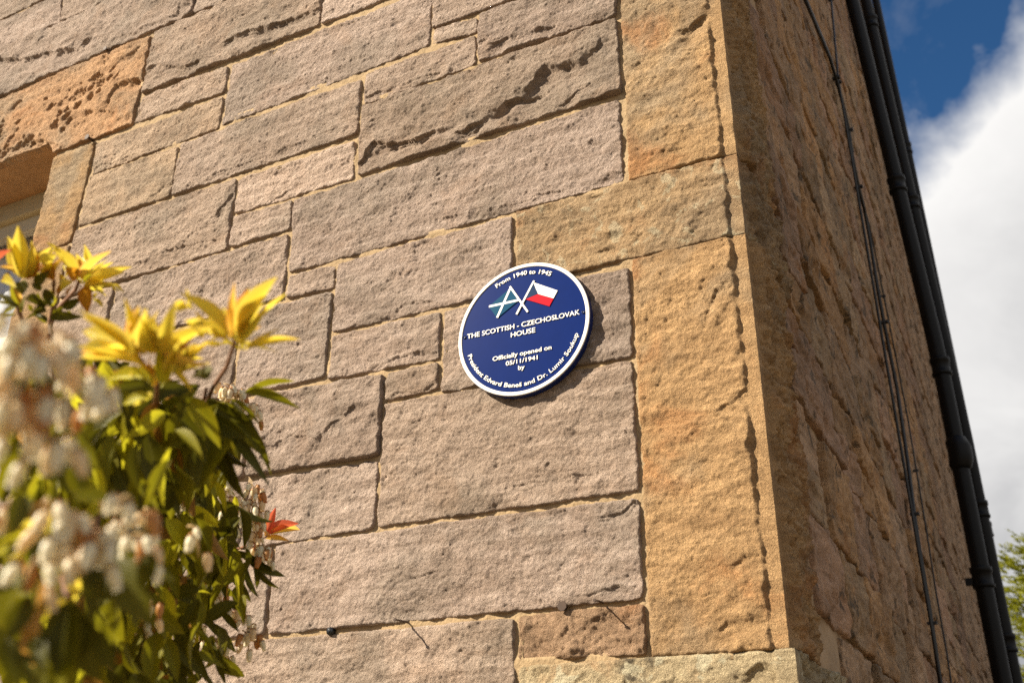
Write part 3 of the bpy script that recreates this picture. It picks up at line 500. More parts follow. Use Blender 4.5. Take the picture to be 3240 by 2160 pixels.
# ------------------------------------------------------------------ pipes, cables and nails
M_IRON = simple('black_painted_iron', (.0055, .0050, .0046), .5, 0, .3, 20, .0, .2)
def pipe(name, label, x, y, r, z1, lean, collars, elbows=()):
    root = empty(name, (x, y, 0), label, 'pipe', 'black pipes up the shaded side wall')
    px = lambda zz: (lean[0] * max(0, zz - 5), lean[1] * max(0, zz - 5))
    zz = np.linspace(0, z1, 40); obj('pipe_shaft', tube_mesh('pipe_shaft', [(px(q)[0], px(q)[1], q) for q in zz], r, 20), M_IRON, root)
    for q in collars:
        prof = [(-.075, r * 1.02), (-.072, r * 1.22), (-.05, r * 1.25), (-.046, r * 1.14), (.035, r * 1.12), (.04, r * 1.24), (.075, r * 1.25), (.08, r * 1.02)]
        ox, oy = px(q); c = obj('collar', tube_mesh('collar', [(ox, oy, q + a) for a, b in prof], [b for a, b in prof], 20), M_IRON, root)
        if int(q * 10) % 2 == 0: obj('bracket', box_mesh('bracket', [(-r - .055 + ox, -r * .4 + ox, oy - .02, oy + .02, q - .045, q + .005)]), M_IRON, c)
    for q in elbows:
        ox, oy = px(q)
        obj('access_door', tube_mesh('access_door', [(ox, oy, q - .13), (ox, oy, q - .10), (ox + r * .25, oy - r * .1, q - .05), (ox + r * .3, oy - r * .12, q + .04), (ox, oy, q + .11), (ox, oy, q + .13)], [r * 1.02, r * 1.3, r * 1.42, r * 1.42, r * 1.25, r * 1.02], 20), M_IRON, root)
    return root

pipe('downpipe', 'nearest black iron downpipe on the shaded side wall, with an access door bulge', .215, 5.80, .062, 12.6, (-.036, -.03), (1.0, 3.27, 4.95, 6.7, 9.2), (4.22, 2.35))
pipe('downpipe', 'middle black iron downpipe, just behind the nearest one, against the sky', .258, 7.35, .062, 12.6, (-.022, -.02), (1.2, 3.05, 4.20, 7.45, 9.9), ())
pipe('downpipe', 'thin black pipe furthest back, showing only near the top of the picture', .245, 9.2, .050, 12.6, (-.0055, .0), (2.0, 4.5, 9.45), ())

def cable(label, pts, r, clips):
    root = empty('cable', pts[-1], label, 'cable', 'cables clipped to the shaded side wall'); o = Vector(pts[-1])
    obj('wire', tube_mesh('wire', [Vector(p) - o for p in pts], r, 6), M_CABLE, root)
    for i in clips:
        p = Vector(pts[i]) - o; obj('clip', box_mesh('clip', [(p.x - .02, p.x + r * 2.2, p.y - r * 1.2, p.y + r * 1.2, p.z - .006, p.z + .006)]), M_CABLE, root)
    return root
M_CABLE = simple('black_cable_sheath', (.012, .011, .010), .5)
cable('thick black cable running down the shaded side wall from nearest the corner', [[0.045, 1.704, 5.37], [0.045, 1.816, 5.356], [0.045, 2.227, 5.506], [0.045, 2.615, 5.639], [0.045, 2.803, 5.624], [0.045, 2.973, 5.571], [0.045, 3.094, 5.443], [0.045, 3.023, 5.198], [0.045, 3.084, 5.017], [0.045, 3.222, 4.946], [0.045, 3.259, 4.722], [0.045, 3.202, 4.454], [0.045, 3.224, 4.181], [0.045, 3.345, 3.826], [0.045, 3.215, 3.347], [0.045, 3.062, 3.022], [0.045, 3.011, 2.854], [0.045, 3.001, 2.661], [0.045, 2.991, 2.475], [0.045, 2.908, 2.195], [0.045, 2.908, 1.2], [0.045, 2.908, 0.1]], 0.011, [4, 6, 8, 12, 15, 18])
cable('short black cable joining the thick one near the top', [[0.05, 3.504, 7.018], [0.05, 3.415, 6.811], [0.05, 3.11, 6.154], [0.05, 2.87, 5.642], [0.05, 2.884, 5.486], [0.05, 2.884, 1.2], [0.05, 2.884, 0.1]], 0.008, [1, 3])
cable('thin black wire nearest the pipes on the shaded wall', [[0.05, 3.019, 4.974], [0.05, 3.269, 4.911], [0.05, 3.388, 4.793], [0.05, 3.49, 4.483], [0.05, 3.615, 4.102], [0.05, 3.687, 3.767], [0.05, 3.648, 3.434], [0.05, 3.603, 3.047], [0.05, 3.517, 2.723], [0.05, 3.53, 2.416], [0.05, 3.475, 2.265], [0.05, 3.475, 1.2], [0.05, 3.475, 0.1]], 0.005, [3, 6])
M_NAIL = simple('rusty_iron', (.06, .035, .022), .7, .3, .4, 60)
def nail(x, zz, L, rad, label, bend=.0):
    root = tag(obj('nail', tube_mesh('nail', [(0, .02, 0), (0, -L * .5, bend * .3), (0.002, -L, bend), (.002, -L - .0005, bend), (.002, -L - .003, bend)], [rad, rad, rad * .9, rad * 1.9, rad * 1.8], 8), M_NAIL), label, 'nail', 'nails left in the joints of the front wall'); root.location = (x, -.004, zz); return root
nail(-.938, 2.027, .065, .0022, 'thin rusty nail in the joint below the wide lower stone, left of the corner stones', -.004)
nail(-.412, 2.034, .055, .0021, 'thin rusty nail above the small orange and mauve stone', -.006)
nail(-.509, 2.030, .018, .0065, 'short dark stub standing in for a hole in the joint above the small orange stone, nearest its middle')  # added stub, stands in for a dark hole in the joint
nail(-2.655, 4.592, .030, .006, 'rusty nail stub on top of the pitted orange lintel', -.004)
nail(-2.625, 4.104, .030, .007, 'dark nail under the right end of the pitted orange lintel', -.004)
pl = tag(obj('wall_plug', tube_mesh('wall_plug', [(0, .02, 0), (0, -.012, 0), (0, -.016, 0), (0, -.0161, 0), (0, -.004, 0)], [.011, .011, .010, .005, .004], 12), simple('black_plastic', (.01, .01, .011), .35)), 'round black plug in the joint under the wide lower stone', 'wall plug'); pl.location = (-1.173, 0, 2.021)

# ------------------------------------------------------------------ shrub in the foreground
shrub = empty('flowering_shrub', (-.75, -1.15, 0), 'evergreen shrub with yellow young leaves and drooping white bell flowers before the wall', 'shrub')
SH = Vector((-.75, -1.15, 0))
def leaf_mat(name, col, edge, trans, rough=.3):
    s = NT(name); uv = s.n('ShaderNodeUVMap').outputs[0]; sep = s.n('ShaderNodeSeparateXYZ'); s.put(uv, sep.inputs[0]); info = s.n('ShaderNodeObjectInfo')
    ac = s.math('ABSOLUTE', s.math('SUBTRACT', sep.outputs[0], .5)); mid = s.math('SUBTRACT', 1.0, s.ramp(ac, .02, .06)); rim = s.ramp(ac, .28, .5)
    tc = s.n('ShaderNodeTexCoord').outputs['Object']
    c = s.mix(s.math('MULTIPLY', rim, .6), col, edge); c = s.mix(s.math('MULTIPLY', s.ramp(sep.outputs[1], .6, 1.0), .45), c, edge); c = s.mix(s.math('MULTIPLY', mid, .6), c, tuple(min(1, x * 1.5 + .03) for x in col))
    rnd = s.math('MULTIPLY_ADD', info.outputs['Random'], .5, .75); rb = s.n('ShaderNodeCombineXYZ')
    for i in range(3): s.put(rnd, rb.inputs[i])
    c = s.mix(1.0, c, rb.outputs[0], 'MULTIPLY'); c = s.mix(s.math('MULTIPLY', s.noise(tc, 6, 4, .6), .35), c, tuple(x * .55 for x in col))
    s.put(c, s.p.inputs['Base Color']); s.p.inputs['Roughness'].default_value = rough; s.p.inputs['Specular IOR Level'].default_value = .22
    tr = s.n('ShaderNodeBsdfTranslucent'); s.put(c, tr.inputs[0]); mx = s.n('ShaderNodeMixShader'); mx.inputs[0].default_value = trans
    s.t.links.new(s.p.outputs[0], mx.inputs[1]); s.t.links.new(tr.outputs[0], mx.inputs[2]); s.t.links.new(mx.outputs[0], s.out.inputs[0])
    side = s.math('MULTIPLY', s.math('SINE', s.math('MULTIPLY_ADD', sep.outputs[1], 70, s.math('MULTIPLY', ac, -60))), .5)
    s.put(s.bump(side, .0012, .35), s.p.inputs['Normal']); return s.m
LM = {'Y': leaf_mat('young_yellow_leaf', (.95, .77, .075), (.94, .66, .14), .52), 'P': leaf_mat('young_peach_leaf', (.94, .64, .09), (.92, .42, .16), .5), 'O': leaf_mat('amber_leaf', (.66, .31, .02), (.60, .20, .03), .5),
      'R': leaf_mat('young_red_leaf', (.88, .20, .09), (.90, .17, .10), .4), 'G': leaf_mat('green_leaf', (.26, .24, .008), (.29, .24, .008), .42, .5), 'L': leaf_mat('lime_leaf', (.62, .57, .025), (.65, .54, .025), .5, .4),
      'D': leaf_mat('dark_green_leaf', (.115, .108, .005), (.135, .112, .005), .36, .48), 'B': leaf_mat('fading_ochre_leaf', (.40, .20, .03), (.45, .22, .03), .35)}
def leaf_shape(name, curl, fold, twist, n=9):
    V = []; UV = []
    for i in range(n):
        t = i / (n - 1); w = (math.sin(math.pi * t ** .80) ** .85) * .5 * (1 - .15 * t) if 0 < t < 1 else .02
        zc = curl * (t - t * t * .2) * t * .5; tw = twist * t
        for j in (-1, -.5, 0, .5, 1):
            x = w * j; zz = abs(j) * w * fold; V.append((x * math.cos(tw) - zz * math.sin(tw), t, zc + x * math.sin(tw) + zz * math.cos(tw))); UV.append((.5 + .5 * j, t))
    V = np.array(V); Q = grid_quads(5, n); me = raw_mesh(name, V, Q); uvl = me.uv_layers.new(name='UVMap'); UV = np.array(UV, np.float32)[Q.ravel()]; uvl.data.foreach_set('uv', UV.ravel()); return me, V, Q, UV
SHAPES = [leaf_shape('leaf', c, f, t) for c, f, t in ((-.25, .35, .1), (-.5, .25, -.25), (-.1, .5, .3), (.25, .4, -.1), (-.75, .3, .15), (-.35, .2, .4))]
lr = random.Random(3)
for me, _, _, _ in SHAPES: me.materials.append(LM['G'])
def leaf_matrix(P, Q, w, twist):
    ax = Q - P; L = ax.length; ax.normalize(); view = Vector((.35, -.72, .35)) + Vector((lr.uniform(-1, 1), lr.uniform(-1, 1), lr.uniform(-1, 1))) * twist
    nz = (view - ax * view.dot(ax)).normalized(); sx = ax.cross(nz)
    Wd = L * w
    m = Matrix(((sx.x * Wd, ax.x * L, nz.x * L, P.x), (sx.y * Wd, ax.y * L, nz.y * L, P.y), (sx.z * Wd, ax.z * L, nz.z * L, P.z), (0, 0, 0, 1))); return m
def leaf_row(r): return Vector(r[0:3]) / 1000 - SH, Vector(r[3:6]) / 1000 - SH, r[6] / 100, r[7]
LEAVES = [[-100,-1719,1696,-156,-1699,1649,36,'B'],
[-163,-1658,1697,-209,-1610,1667,30,'D'],
[-95,-1709,1683,-101,-1677,1633,36,'D'],
[-97,-1712,1681,-99,-1703,1623,30,'G'],
[-443,-1260,2013,-442,-1189,1934,18,'D'],
[-124,-1690,1656,-82,-1723,1632,36,'G'],
[-401,-1525,1862,-442,-1479,1802,35,'D'],
[-259,-1565,1955,-321,-1581,1996,24,'Y'],
[-304,-1513,1987,-270,-1583,1965,18,'P'],
[-79,-1699,1709,-46,-1690,1669,44,'D'],
[-211,-1479,1997,-166,-1490,2057,17,'Y'],
[-115,-1737,1687,-161,-1715,1678,50,'D'],
[-340,-1574,1771,-361,-1519,1730,38,'G'],
[-256,-1535,1963,-187,-1547,1984,16,'Y'],
[-377,-1535,1838,-374,-1550,1764,32,'B'],
[-401,-1307,2003,-394,-1328,1916,39,'D'],
[-437,-1483,1757,-403,-1475,1687,33,'D'],
[-430,-1250,2019,-391,-1201,1953,17,'D'],
[-494,-1398,1936,-469,-1423,1858,35,'L'],
[-96,-1711,1683,-93,-1716,1635,34,'D'],
[-249,-1563,1943,-307,-1594,1956,10,'Y'],
[-436,-1246,2024,-436,-1279,1940,31,'G'],
[-428,-1452,1789,-406,-1473,1719,37,'D'],
[-422,-1248,2029,-395,-1179,1980,20,'D'],
[-455,-1465,1682,-439,-1402,1644,35,'B'],
[-412,-1500,1835,-399,-1495,1763,35,'G'],
[-456,-1275,2048,-466,-1207,1992,34,'G'],
[-299,-1462,1902,-343,-1429,1858,21,'L'],
[-131,-1658,1720,-106,-1695,1695,44,'G'],
[-566,-1421,1989,-499,-1397,1940,28,'G'],
[-403,-1403,1954,-397,-1371,1884,33,'D'],
[-432,-1498,1831,-448,-1468,1767,30,'D'],
[-528,-1376,1981,-539,-1313,1926,29,'D'],
[-264,-1530,1942,-327,-1538,1958,26,'L'],
[-391,-1506,1819,-400,-1486,1753,36,'G'],
[-442,-1411,1779,-414,-1367,1725,39,'G'],
[-220,-1644,1758,-260,-1621,1788,16,'Y'],
[-493,-1436,1929,-459,-1405,1865,34,'G'],
[-210,-1477,1998,-169,-1474,2050,14,'Y'],
[-165,-1651,1700,-146,-1671,1657,36,'P'],
[-475,-1515,2025,-500,-1453,1987,37,'D'],
[-206,-1573,1761,-216,-1614,1723,24,'D'],
[-396,-1478,1740,-437,-1470,1685,28,'L'],
[-441,-1250,1997,-448,-1189,1939,14,'D'],
[-430,-1410,1873,-409,-1462,1823,23,'L'],
[-334,-1601,1801,-314,-1563,1756,35,'D'],
[-271,-1560,1964,-263,-1621,1947,18,'Y'],
[-429,-1266,2049,-443,-1185,2032,26,'D'],
[-558,-1395,1805,-580,-1351,1742,38,'G'],
[-219,-1489,2002,-252,-1526,2044,28,'Y'],
[-251,-1571,1951,-280,-1620,1975,24,'Y'],
[-260,-1532,1965,-200,-1524,1945,16,'P'],
[-270,-1614,1677,-232,-1600,1638,20,'D'],
[-555,-1259,1835,-590,-1208,1777,33,'G'],
[-462,-1429,2048,-458,-1412,1972,40,'D'],
[-439,-1415,1982,-494,-1415,1930,39,'D'],
[-434,-1478,1689,-413,-1452,1629,29,'G'],
[-297,-1532,1981,-334,-1516,2032,20,'Y'],
[-456,-1384,2000,-481,-1359,1931,33,'L'],
[-427,-1335,2044,-454,-1389,1993,26,'D'],
[-310,-1604,1716,-292,-1599,1661,28,'D'],
[-505,-1502,2049,-500,-1480,1976,27,'D'],
[-509,-1374,1810,-487,-1328,1753,33,'B'],
[-256,-1539,1968,-208,-1571,1991,22,'Y'],
[-511,-1357,1924,-528,-1319,1857,27,'B'],
[-450,-1444,1822,-457,-1458,1753,36,'L'],
[-429,-1478,1930,-446,-1478,1862,38,'L'],
[-538,-1493,2038,-546,-1455,1972,26,'L'],
[-456,-1382,2030,-497,-1351,1974,40,'D'],
[-586,-1277,2096,-649,-1245,2046,28,'D'],
[-599,-1325,2105,-615,-1249,2069,35,'G'],
[-400,-1521,1879,-417,-1515,1816,30,'L'],
[-346,-1578,1805,-357,-1535,1765,35,'D'],
[-398,-1372,1992,-380,-1323,1942,30,'D'],
[-446,-1478,1910,-459,-1459,1845,36,'L'],
[-540,-1322,1821,-519,-1271,1767,41,'D'],
[-232,-1457,2011,-223,-1464,2073,17,'Y'],
[-258,-1521,1719,-300,-1505,1685,20,'G'],
[-361,-1538,1728,-363,-1506,1677,31,'D'],
[-676,-968,2018,-724,-902,1962,27,'D'],
[-438,-1422,2035,-483,-1429,1979,29,'B'],
[-555,-1305,1886,-531,-1238,1854,26,'G'],
[-567,-1360,1914,-549,-1298,1872,28,'D'],
[-467,-1520,1988,-523,-1488,1964,36,'D'],
[-456,-1369,1985,-464,-1325,1927,34,'B'],
[-500,-1334,1714,-493,-1303,1649,39,'G'],
[-466,-1385,1930,-456,-1339,1876,35,'D'],
[-418,-1435,1718,-429,-1402,1663,41,'L'],
[-160,-1629,1733,-145,-1589,1713,44,'D'],
[-383,-1525,1833,-371,-1531,1773,37,'L'],
[-278,-1517,1755,-243,-1518,1711,17,'D'],
[-626,-1453,2096,-651,-1389,2057,32,'D'],
[-586,-1257,1896,-596,-1205,1836,35,'G'],
[-362,-1393,1997,-333,-1356,1948,34,'G'],
[-400,-1517,1895,-379,-1482,1847,40,'D'],
[-417,-1451,1742,-407,-1462,1680,31,'G'],
[-282,-1509,1988,-335,-1505,2016,18,'Y'],
[-614,-1392,1958,-575,-1366,1897,39,'L'],
[-626,-1336,1880,-617,-1373,1812,38,'D'],
[-513,-1333,2065,-513,-1300,1996,31,'L'],
[-408,-1254,2065,-358,-1198,2059,20,'G'],
[-432,-1361,1990,-441,-1344,1922,35,'G'],
[-545,-1388,1916,-525,-1386,1846,27,'B'],
[-110,-1696,1687,-118,-1691,1647,36,'L'],
[-209,-1472,1990,-170,-1437,2015,9,'Y'],
[-584,-1235,2045,-527,-1207,1994,34,'D'],
[-389,-1316,2022,-421,-1312,1959,34,'G'],
[-498,-1527,2014,-499,-1481,1964,28,'B'],
[-257,-1643,1822,-227,-1603,1830,19,'D'],
[-579,-1322,2072,-621,-1298,2010,33,'G'],
[-628,-1398,2072,-602,-1372,2003,32,'D'],
[-424,-1444,1699,-432,-1410,1647,29,'L'],
[-515,-1342,1787,-557,-1328,1732,40,'G'],
[-474,-1451,1870,-444,-1430,1815,26,'B'],
[-125,-1687,1690,-116,-1693,1650,34,'L'],
[-617,-1164,1811,-681,-1156,1762,31,'B'],
[-470,-1458,1854,-486,-1438,1794,28,'G'],
[-608,-1179,2124,-594,-1199,2043,34,'D'],
[-263,-1651,1828,-294,-1647,1789,21,'G'],
[-452,-1411,1675,-410,-1405,1627,41,'G'],
[-445,-1282,2050,-406,-1231,2015,28,'D'],
[-492,-1347,1743,-475,-1350,1677,34,'G'],
[-89,-1700,1675,-103,-1695,1639,34,'D'],
[-274,-1411,2041,-221,-1436,2062,14,'P'],
[-539,-1299,1951,-551,-1296,1878,28,'D'],
[-374,-1561,1888,-361,-1527,1843,26,'D'],
[-381,-1529,1663,-347,-1530,1618,35,'D'],
[-783,-1121,1926,-807,-1060,1866,41,'D'],
[-399,-1507,1835,-371,-1491,1785,27,'L'],
[-518,-1428,1922,-521,-1448,1857,41,'G'],
[-602,-1168,1944,-586,-1108,1893,41,'L'],
[-436,-1451,1958,-483,-1457,1914,39,'G'],
[-502,-1422,1863,-462,-1389,1821,38,'D'],
[-425,-1384,1985,-453,-1366,1927,39,'L'],
[-495,-1353,1885,-528,-1361,1825,36,'L'],
[-278,-1538,1959,-298,-1590,1957,10,'Y'],
[-539,-1391,1926,-561,-1373,1862,36,'L'],
[-621,-1243,1930,-631,-1194,1870,28,'G'],
[-248,-1523,1957,-229,-1496,2001,14,'Y'],
[-610,-1357,1700,-570,-1335,1645,35,'G'],
[-431,-1290,2029,-490,-1288,1990,38,'G'],
[-551,-1201,1837,-560,-1172,1768,33,'L'],
[-403,-1558,1885,-412,-1533,1833,38,'G'],
[-600,-1330,1791,-579,-1385,1749,37,'D'],
[-455,-1504,1827,-443,-1468,1779,40,'G'],
[-649,-1363,2004,-646,-1305,1955,30,'D'],
[-622,-1267,1947,-615,-1259,1871,32,'G'],
[-412,-1452,1743,-433,-1481,1695,28,'D'],
[-434,-1363,2042,-489,-1376,2004,40,'G'],
[-504,-1313,2086,-527,-1284,2023,35,'G'],
[-445,-1508,1837,-425,-1473,1792,40,'L'],
[-524,-1374,1924,-501,-1355,1862,37,'G'],
[-532,-1454,2026,-567,-1436,1970,30,'G'],
[-453,-1393,1666,-423,-1370,1616,27,'D'],
[-513,-1404,1844,-511,-1346,1812,29,'G'],
[-741,-1146,1934,-715,-1156,1854,26,'L'],
[-903,-842,2103,-897,-923,2039,34,'G'],
[-424,-1473,1705,-394,-1446,1662,34,'D'],
[-286,-1541,1971,-292,-1594,1957,24,'P'],
[-582,-1220,1769,-591,-1176,1710,27,'G'],
[-492,-1385,1757,-504,-1351,1703,26,'B'],
[-627,-1208,2058,-587,-1203,1989,27,'D'],
[-253,-1575,1953,-271,-1619,1975,18,'Y'],
[-746,-1029,1993,-816,-1005,1943,29,'D'],
[-631,-1233,2079,-624,-1164,2040,31,'D'],
[-564,-1234,1815,-535,-1251,1750,33,'L'],
[-463,-1216,2037,-404,-1197,1998,17,'G'],
[-745,-1111,1826,-782,-1041,1797,36,'G'],
[-101,-1709,1651,-129,-1699,1628,36,'D'],
[-279,-1539,1974,-238,-1575,1978,18,'Y'],
[-611,-1377,2025,-576,-1371,1961,36,'G'],
[-382,-1491,1667,-350,-1493,1621,26,'L'],
[-455,-1266,2001,-448,-1269,1931,28,'D'],
[-460,-1452,1849,-433,-1412,1810,35,'B'],
[-530,-1256,1970,-564,-1310,1935,36,'D'],
[-470,-1482,2029,-453,-1445,1979,34,'L'],
[-541,-1427,1808,-524,-1432,1745,36,'D'],
[-645,-1178,2011,-617,-1106,1990,39,'D'],
[-494,-1365,1844,-522,-1331,1795,23,'G'],
[-223,-1603,1714,-184,-1612,1737,32,'Y'],
[-527,-1456,1947,-529,-1401,1911,33,'D'],
[-452,-1355,1667,-487,-1380,1621,26,'D'],
[-535,-1211,1776,-524,-1223,1706,32,'G'],
[-576,-1201,2087,-539,-1142,2052,37,'L'],
[-530,-1295,1803,-521,-1277,1737,26,'D'],
[-473,-1422,1923,-513,-1393,1882,36,'L'],
[-376,-1542,1712,-356,-1506,1677,28,'B'],
[-475,-1452,1725,-502,-1483,1680,27,'D'],
[-229,-1499,2000,-278,-1487,2020,26,'Y'],
[-349,-1579,1811,-334,-1595,1763,39,'D'],
[-506,-1300,1926,-487,-1286,1861,29,'G'],
[-551,-1363,1759,-569,-1356,1695,29,'D'],
[-705,-1292,1962,-702,-1311,1887,34,'G'],
[-546,-1413,2052,-559,-1364,2005,39,'L'],
[-429,-1287,2002,-480,-1265,1963,34,'G'],
[-500,-1398,1867,-477,-1406,1807,33,'G'],
[-554,-1403,2010,-546,-1349,1968,37,'L'],
[-425,-1513,1871,-463,-1499,1829,29,'D'],
[-268,-1552,1968,-290,-1555,2016,22,'O'],
[-565,-1449,2083,-608,-1455,2029,38,'B'],
[-598,-1144,1957,-579,-1116,1887,36,'G'],
[-234,-1566,1780,-238,-1537,1742,21,'D'],
[-555,-1377,2024,-601,-1347,1981,39,'L'],
[-271,-1554,1966,-277,-1575,2014,20,'Y'],
[-215,-1485,2002,-200,-1512,2046,27,'P'],
[-513,-1370,1878,-523,-1309,1855,18,'G'],
[-586,-1225,1989,-553,-1176,1943,37,'D'],
[-485,-1392,1732,-517,-1423,1688,29,'D'],
[-699,-1236,2036,-671,-1204,1969,40,'G'],
[-338,-1447,1768,-391,-1450,1752,21,'D'],
[-423,-1464,1672,-464,-1477,1634,41,'G'],
[-414,-1394,1916,-447,-1369,1870,19,'G'],
[-501,-1494,2023,-512,-1491,1960,27,'D'],
[-605,-1292,2103,-570,-1248,2053,28,'L'],
[-591,-1146,2069,-581,-1106,2002,28,'L'],
[-526,-1288,2099,-514,-1251,2038,27,'B'],
[-404,-1352,2004,-429,-1354,1945,32,'G'],
[-215,-1484,2002,-173,-1484,2035,24,'Y'],
[-663,-1391,2067,-602,-1355,2047,41,'B'],
[-832,-1181,1809,-848,-1125,1750,35,'L'],
[-678,-1360,2070,-658,-1333,2003,40,'L'],
[-368,-1541,1721,-361,-1530,1670,39,'G'],
[-426,-1480,1914,-424,-1454,1861,38,'G'],
[-211,-1480,2000,-201,-1483,2052,20,'O'],
[-661,-1215,1963,-683,-1183,1897,40,'D'],
[-499,-1471,1948,-507,-1433,1899,37,'G'],
[-428,-1429,1949,-426,-1431,1888,31,'G'],
[-690,-1193,1928,-654,-1159,1868,29,'G'],
[-739,-1096,2013,-729,-1018,1984,31,'D'],
[-469,-1315,2046,-440,-1277,1998,32,'L'],
[-546,-1311,1906,-561,-1275,1850,32,'B'],
[-730,-1021,1945,-709,-1035,1864,32,'G'],
[-532,-1298,2025,-566,-1345,1986,28,'L'],
[-753,-1009,1972,-747,-925,1953,33,'L'],
[-449,-1445,1668,-434,-1424,1616,38,'L'],
[-599,-1107,2075,-606,-1090,1998,37,'G'],
[-491,-1401,1821,-477,-1415,1762,31,'G'],
[-536,-1278,1703,-511,-1280,1641,41,'B'],
[-564,-1296,1854,-510,-1254,1858,31,'D'],
[-649,-1291,1896,-645,-1237,1848,35,'D'],
[-548,-1308,1884,-545,-1366,1849,35,'D'],
[-744,-1250,1717,-704,-1246,1653,39,'G'],
[-474,-1404,1665,-456,-1385,1611,37,'L'],
[-479,-1394,1730,-491,-1403,1671,29,'D'],
[-558,-1146,1712,-568,-1102,1656,33,'G'],
[-261,-1543,1966,-237,-1581,1991,22,'Y'],
[-385,-1506,1715,-396,-1499,1663,38,'L'],
[-549,-1228,1836,-572,-1250,1774,26,'D'],
[-569,-1198,2103,-574,-1171,2033,29,'G'],
[-503,-1296,2053,-453,-1249,2059,33,'D'],
[-569,-1411,2194,-506,-1437,2213,28,'P'],
[-601,-1123,2039,-594,-1145,1965,36,'G'],
[-303,-1569,1855,-319,-1542,1816,22,'D'],
[-534,-1425,1726,-505,-1417,1672,26,'G'],
[-696,-1384,2051,-675,-1353,1988,33,'D'],
[-517,-1333,1923,-549,-1302,1875,32,'D'],
[-761,-1262,1913,-766,-1206,1861,41,'G'],
[-217,-1536,1854,-231,-1547,1810,18,'G'],
[-718,-1160,1839,-709,-1202,1775,40,'D'],
[-288,-1564,1855,-296,-1534,1817,19,'L'],
[-347,-1543,1791,-333,-1542,1742,24,'G'],
[-546,-1291,1748,-549,-1282,1683,30,'D'],
[-82,-1701,1705,-78,-1713,1672,44,'D'],
[-781,-1200,1872,-817,-1154,1820,39,'G'],
[-478,-1381,1964,-442,-1356,1919,27,'G'],
[-559,-1332,1877,-536,-1308,1820,28,'L'],
[-771,-1173,2046,-709,-1146,2002,41,'D'],
[-717,-1366,2020,-724,-1330,1957,29,'G'],
[-541,-1456,1845,-534,-1430,1790,29,'G'],
[-438,-1223,2083,-378,-1201,2107,20,'G'],
[-648,-1341,1994,-661,-1377,1935,36,'G'],
[-694,-1118,1710,-652,-1098,1650,32,'G'],
[-567,-1401,2193,-498,-1399,2187,20,'Y'],
[-662,-1209,2002,-626,-1171,1949,35,'D'],
[-150,-1647,1689,-139,-1682,1676,34,'G'],
[-562,-1457,2041,-581,-1413,1998,40,'B'],
[-537,-1344,1675,-554,-1325,1618,36,'G'],
[-679,-1287,2002,-652,-1266,1938,32,'G'],
[-438,-1455,2032,-432,-1420,1984,34,'L'],
[-281,-1573,1756,-268,-1588,1714,25,'G'],
[-470,-1457,1655,-475,-1459,1599,34,'B'],
[-350,-1413,1947,-307,-1408,1911,25,'G'],
[-638,-1025,1972,-704,-1048,2008,31,'L'],
[-637,-1394,1977,-595,-1372,1929,27,'L'],
[-640,-1401,2049,-662,-1374,1990,39,'B'],
[-583,-1197,1886,-574,-1170,1822,31,'G'],
[-584,-1171,1910,-584,-1192,1842,38,'L'],
[-704,-1261,1799,-682,-1257,1731,37,'G'],
[-651,-1275,1933,-691,-1249,1881,27,'D'],
[-499,-1411,1920,-479,-1356,1903,40,'G'],
[-633,-1246,1716,-631,-1221,1652,33,'G'],
[-410,-1324,2018,-411,-1286,1969,40,'D'],
[-464,-1327,2025,-491,-1277,1996,27,'G'],
[-554,-1339,1963,-581,-1330,1904,26,'D'],
[-676,-953,1838,-706,-894,1792,27,'D'],
[-586,-1239,1776,-594,-1209,1716,28,'B'],
[-839,-1151,2097,-806,-1133,2023,34,'G'],
[-626,-1258,1868,-618,-1212,1817,38,'B'],
[-553,-1359,1675,-529,-1361,1618,33,'D'],
[-549,-1314,1961,-544,-1274,1909,27,'D']]
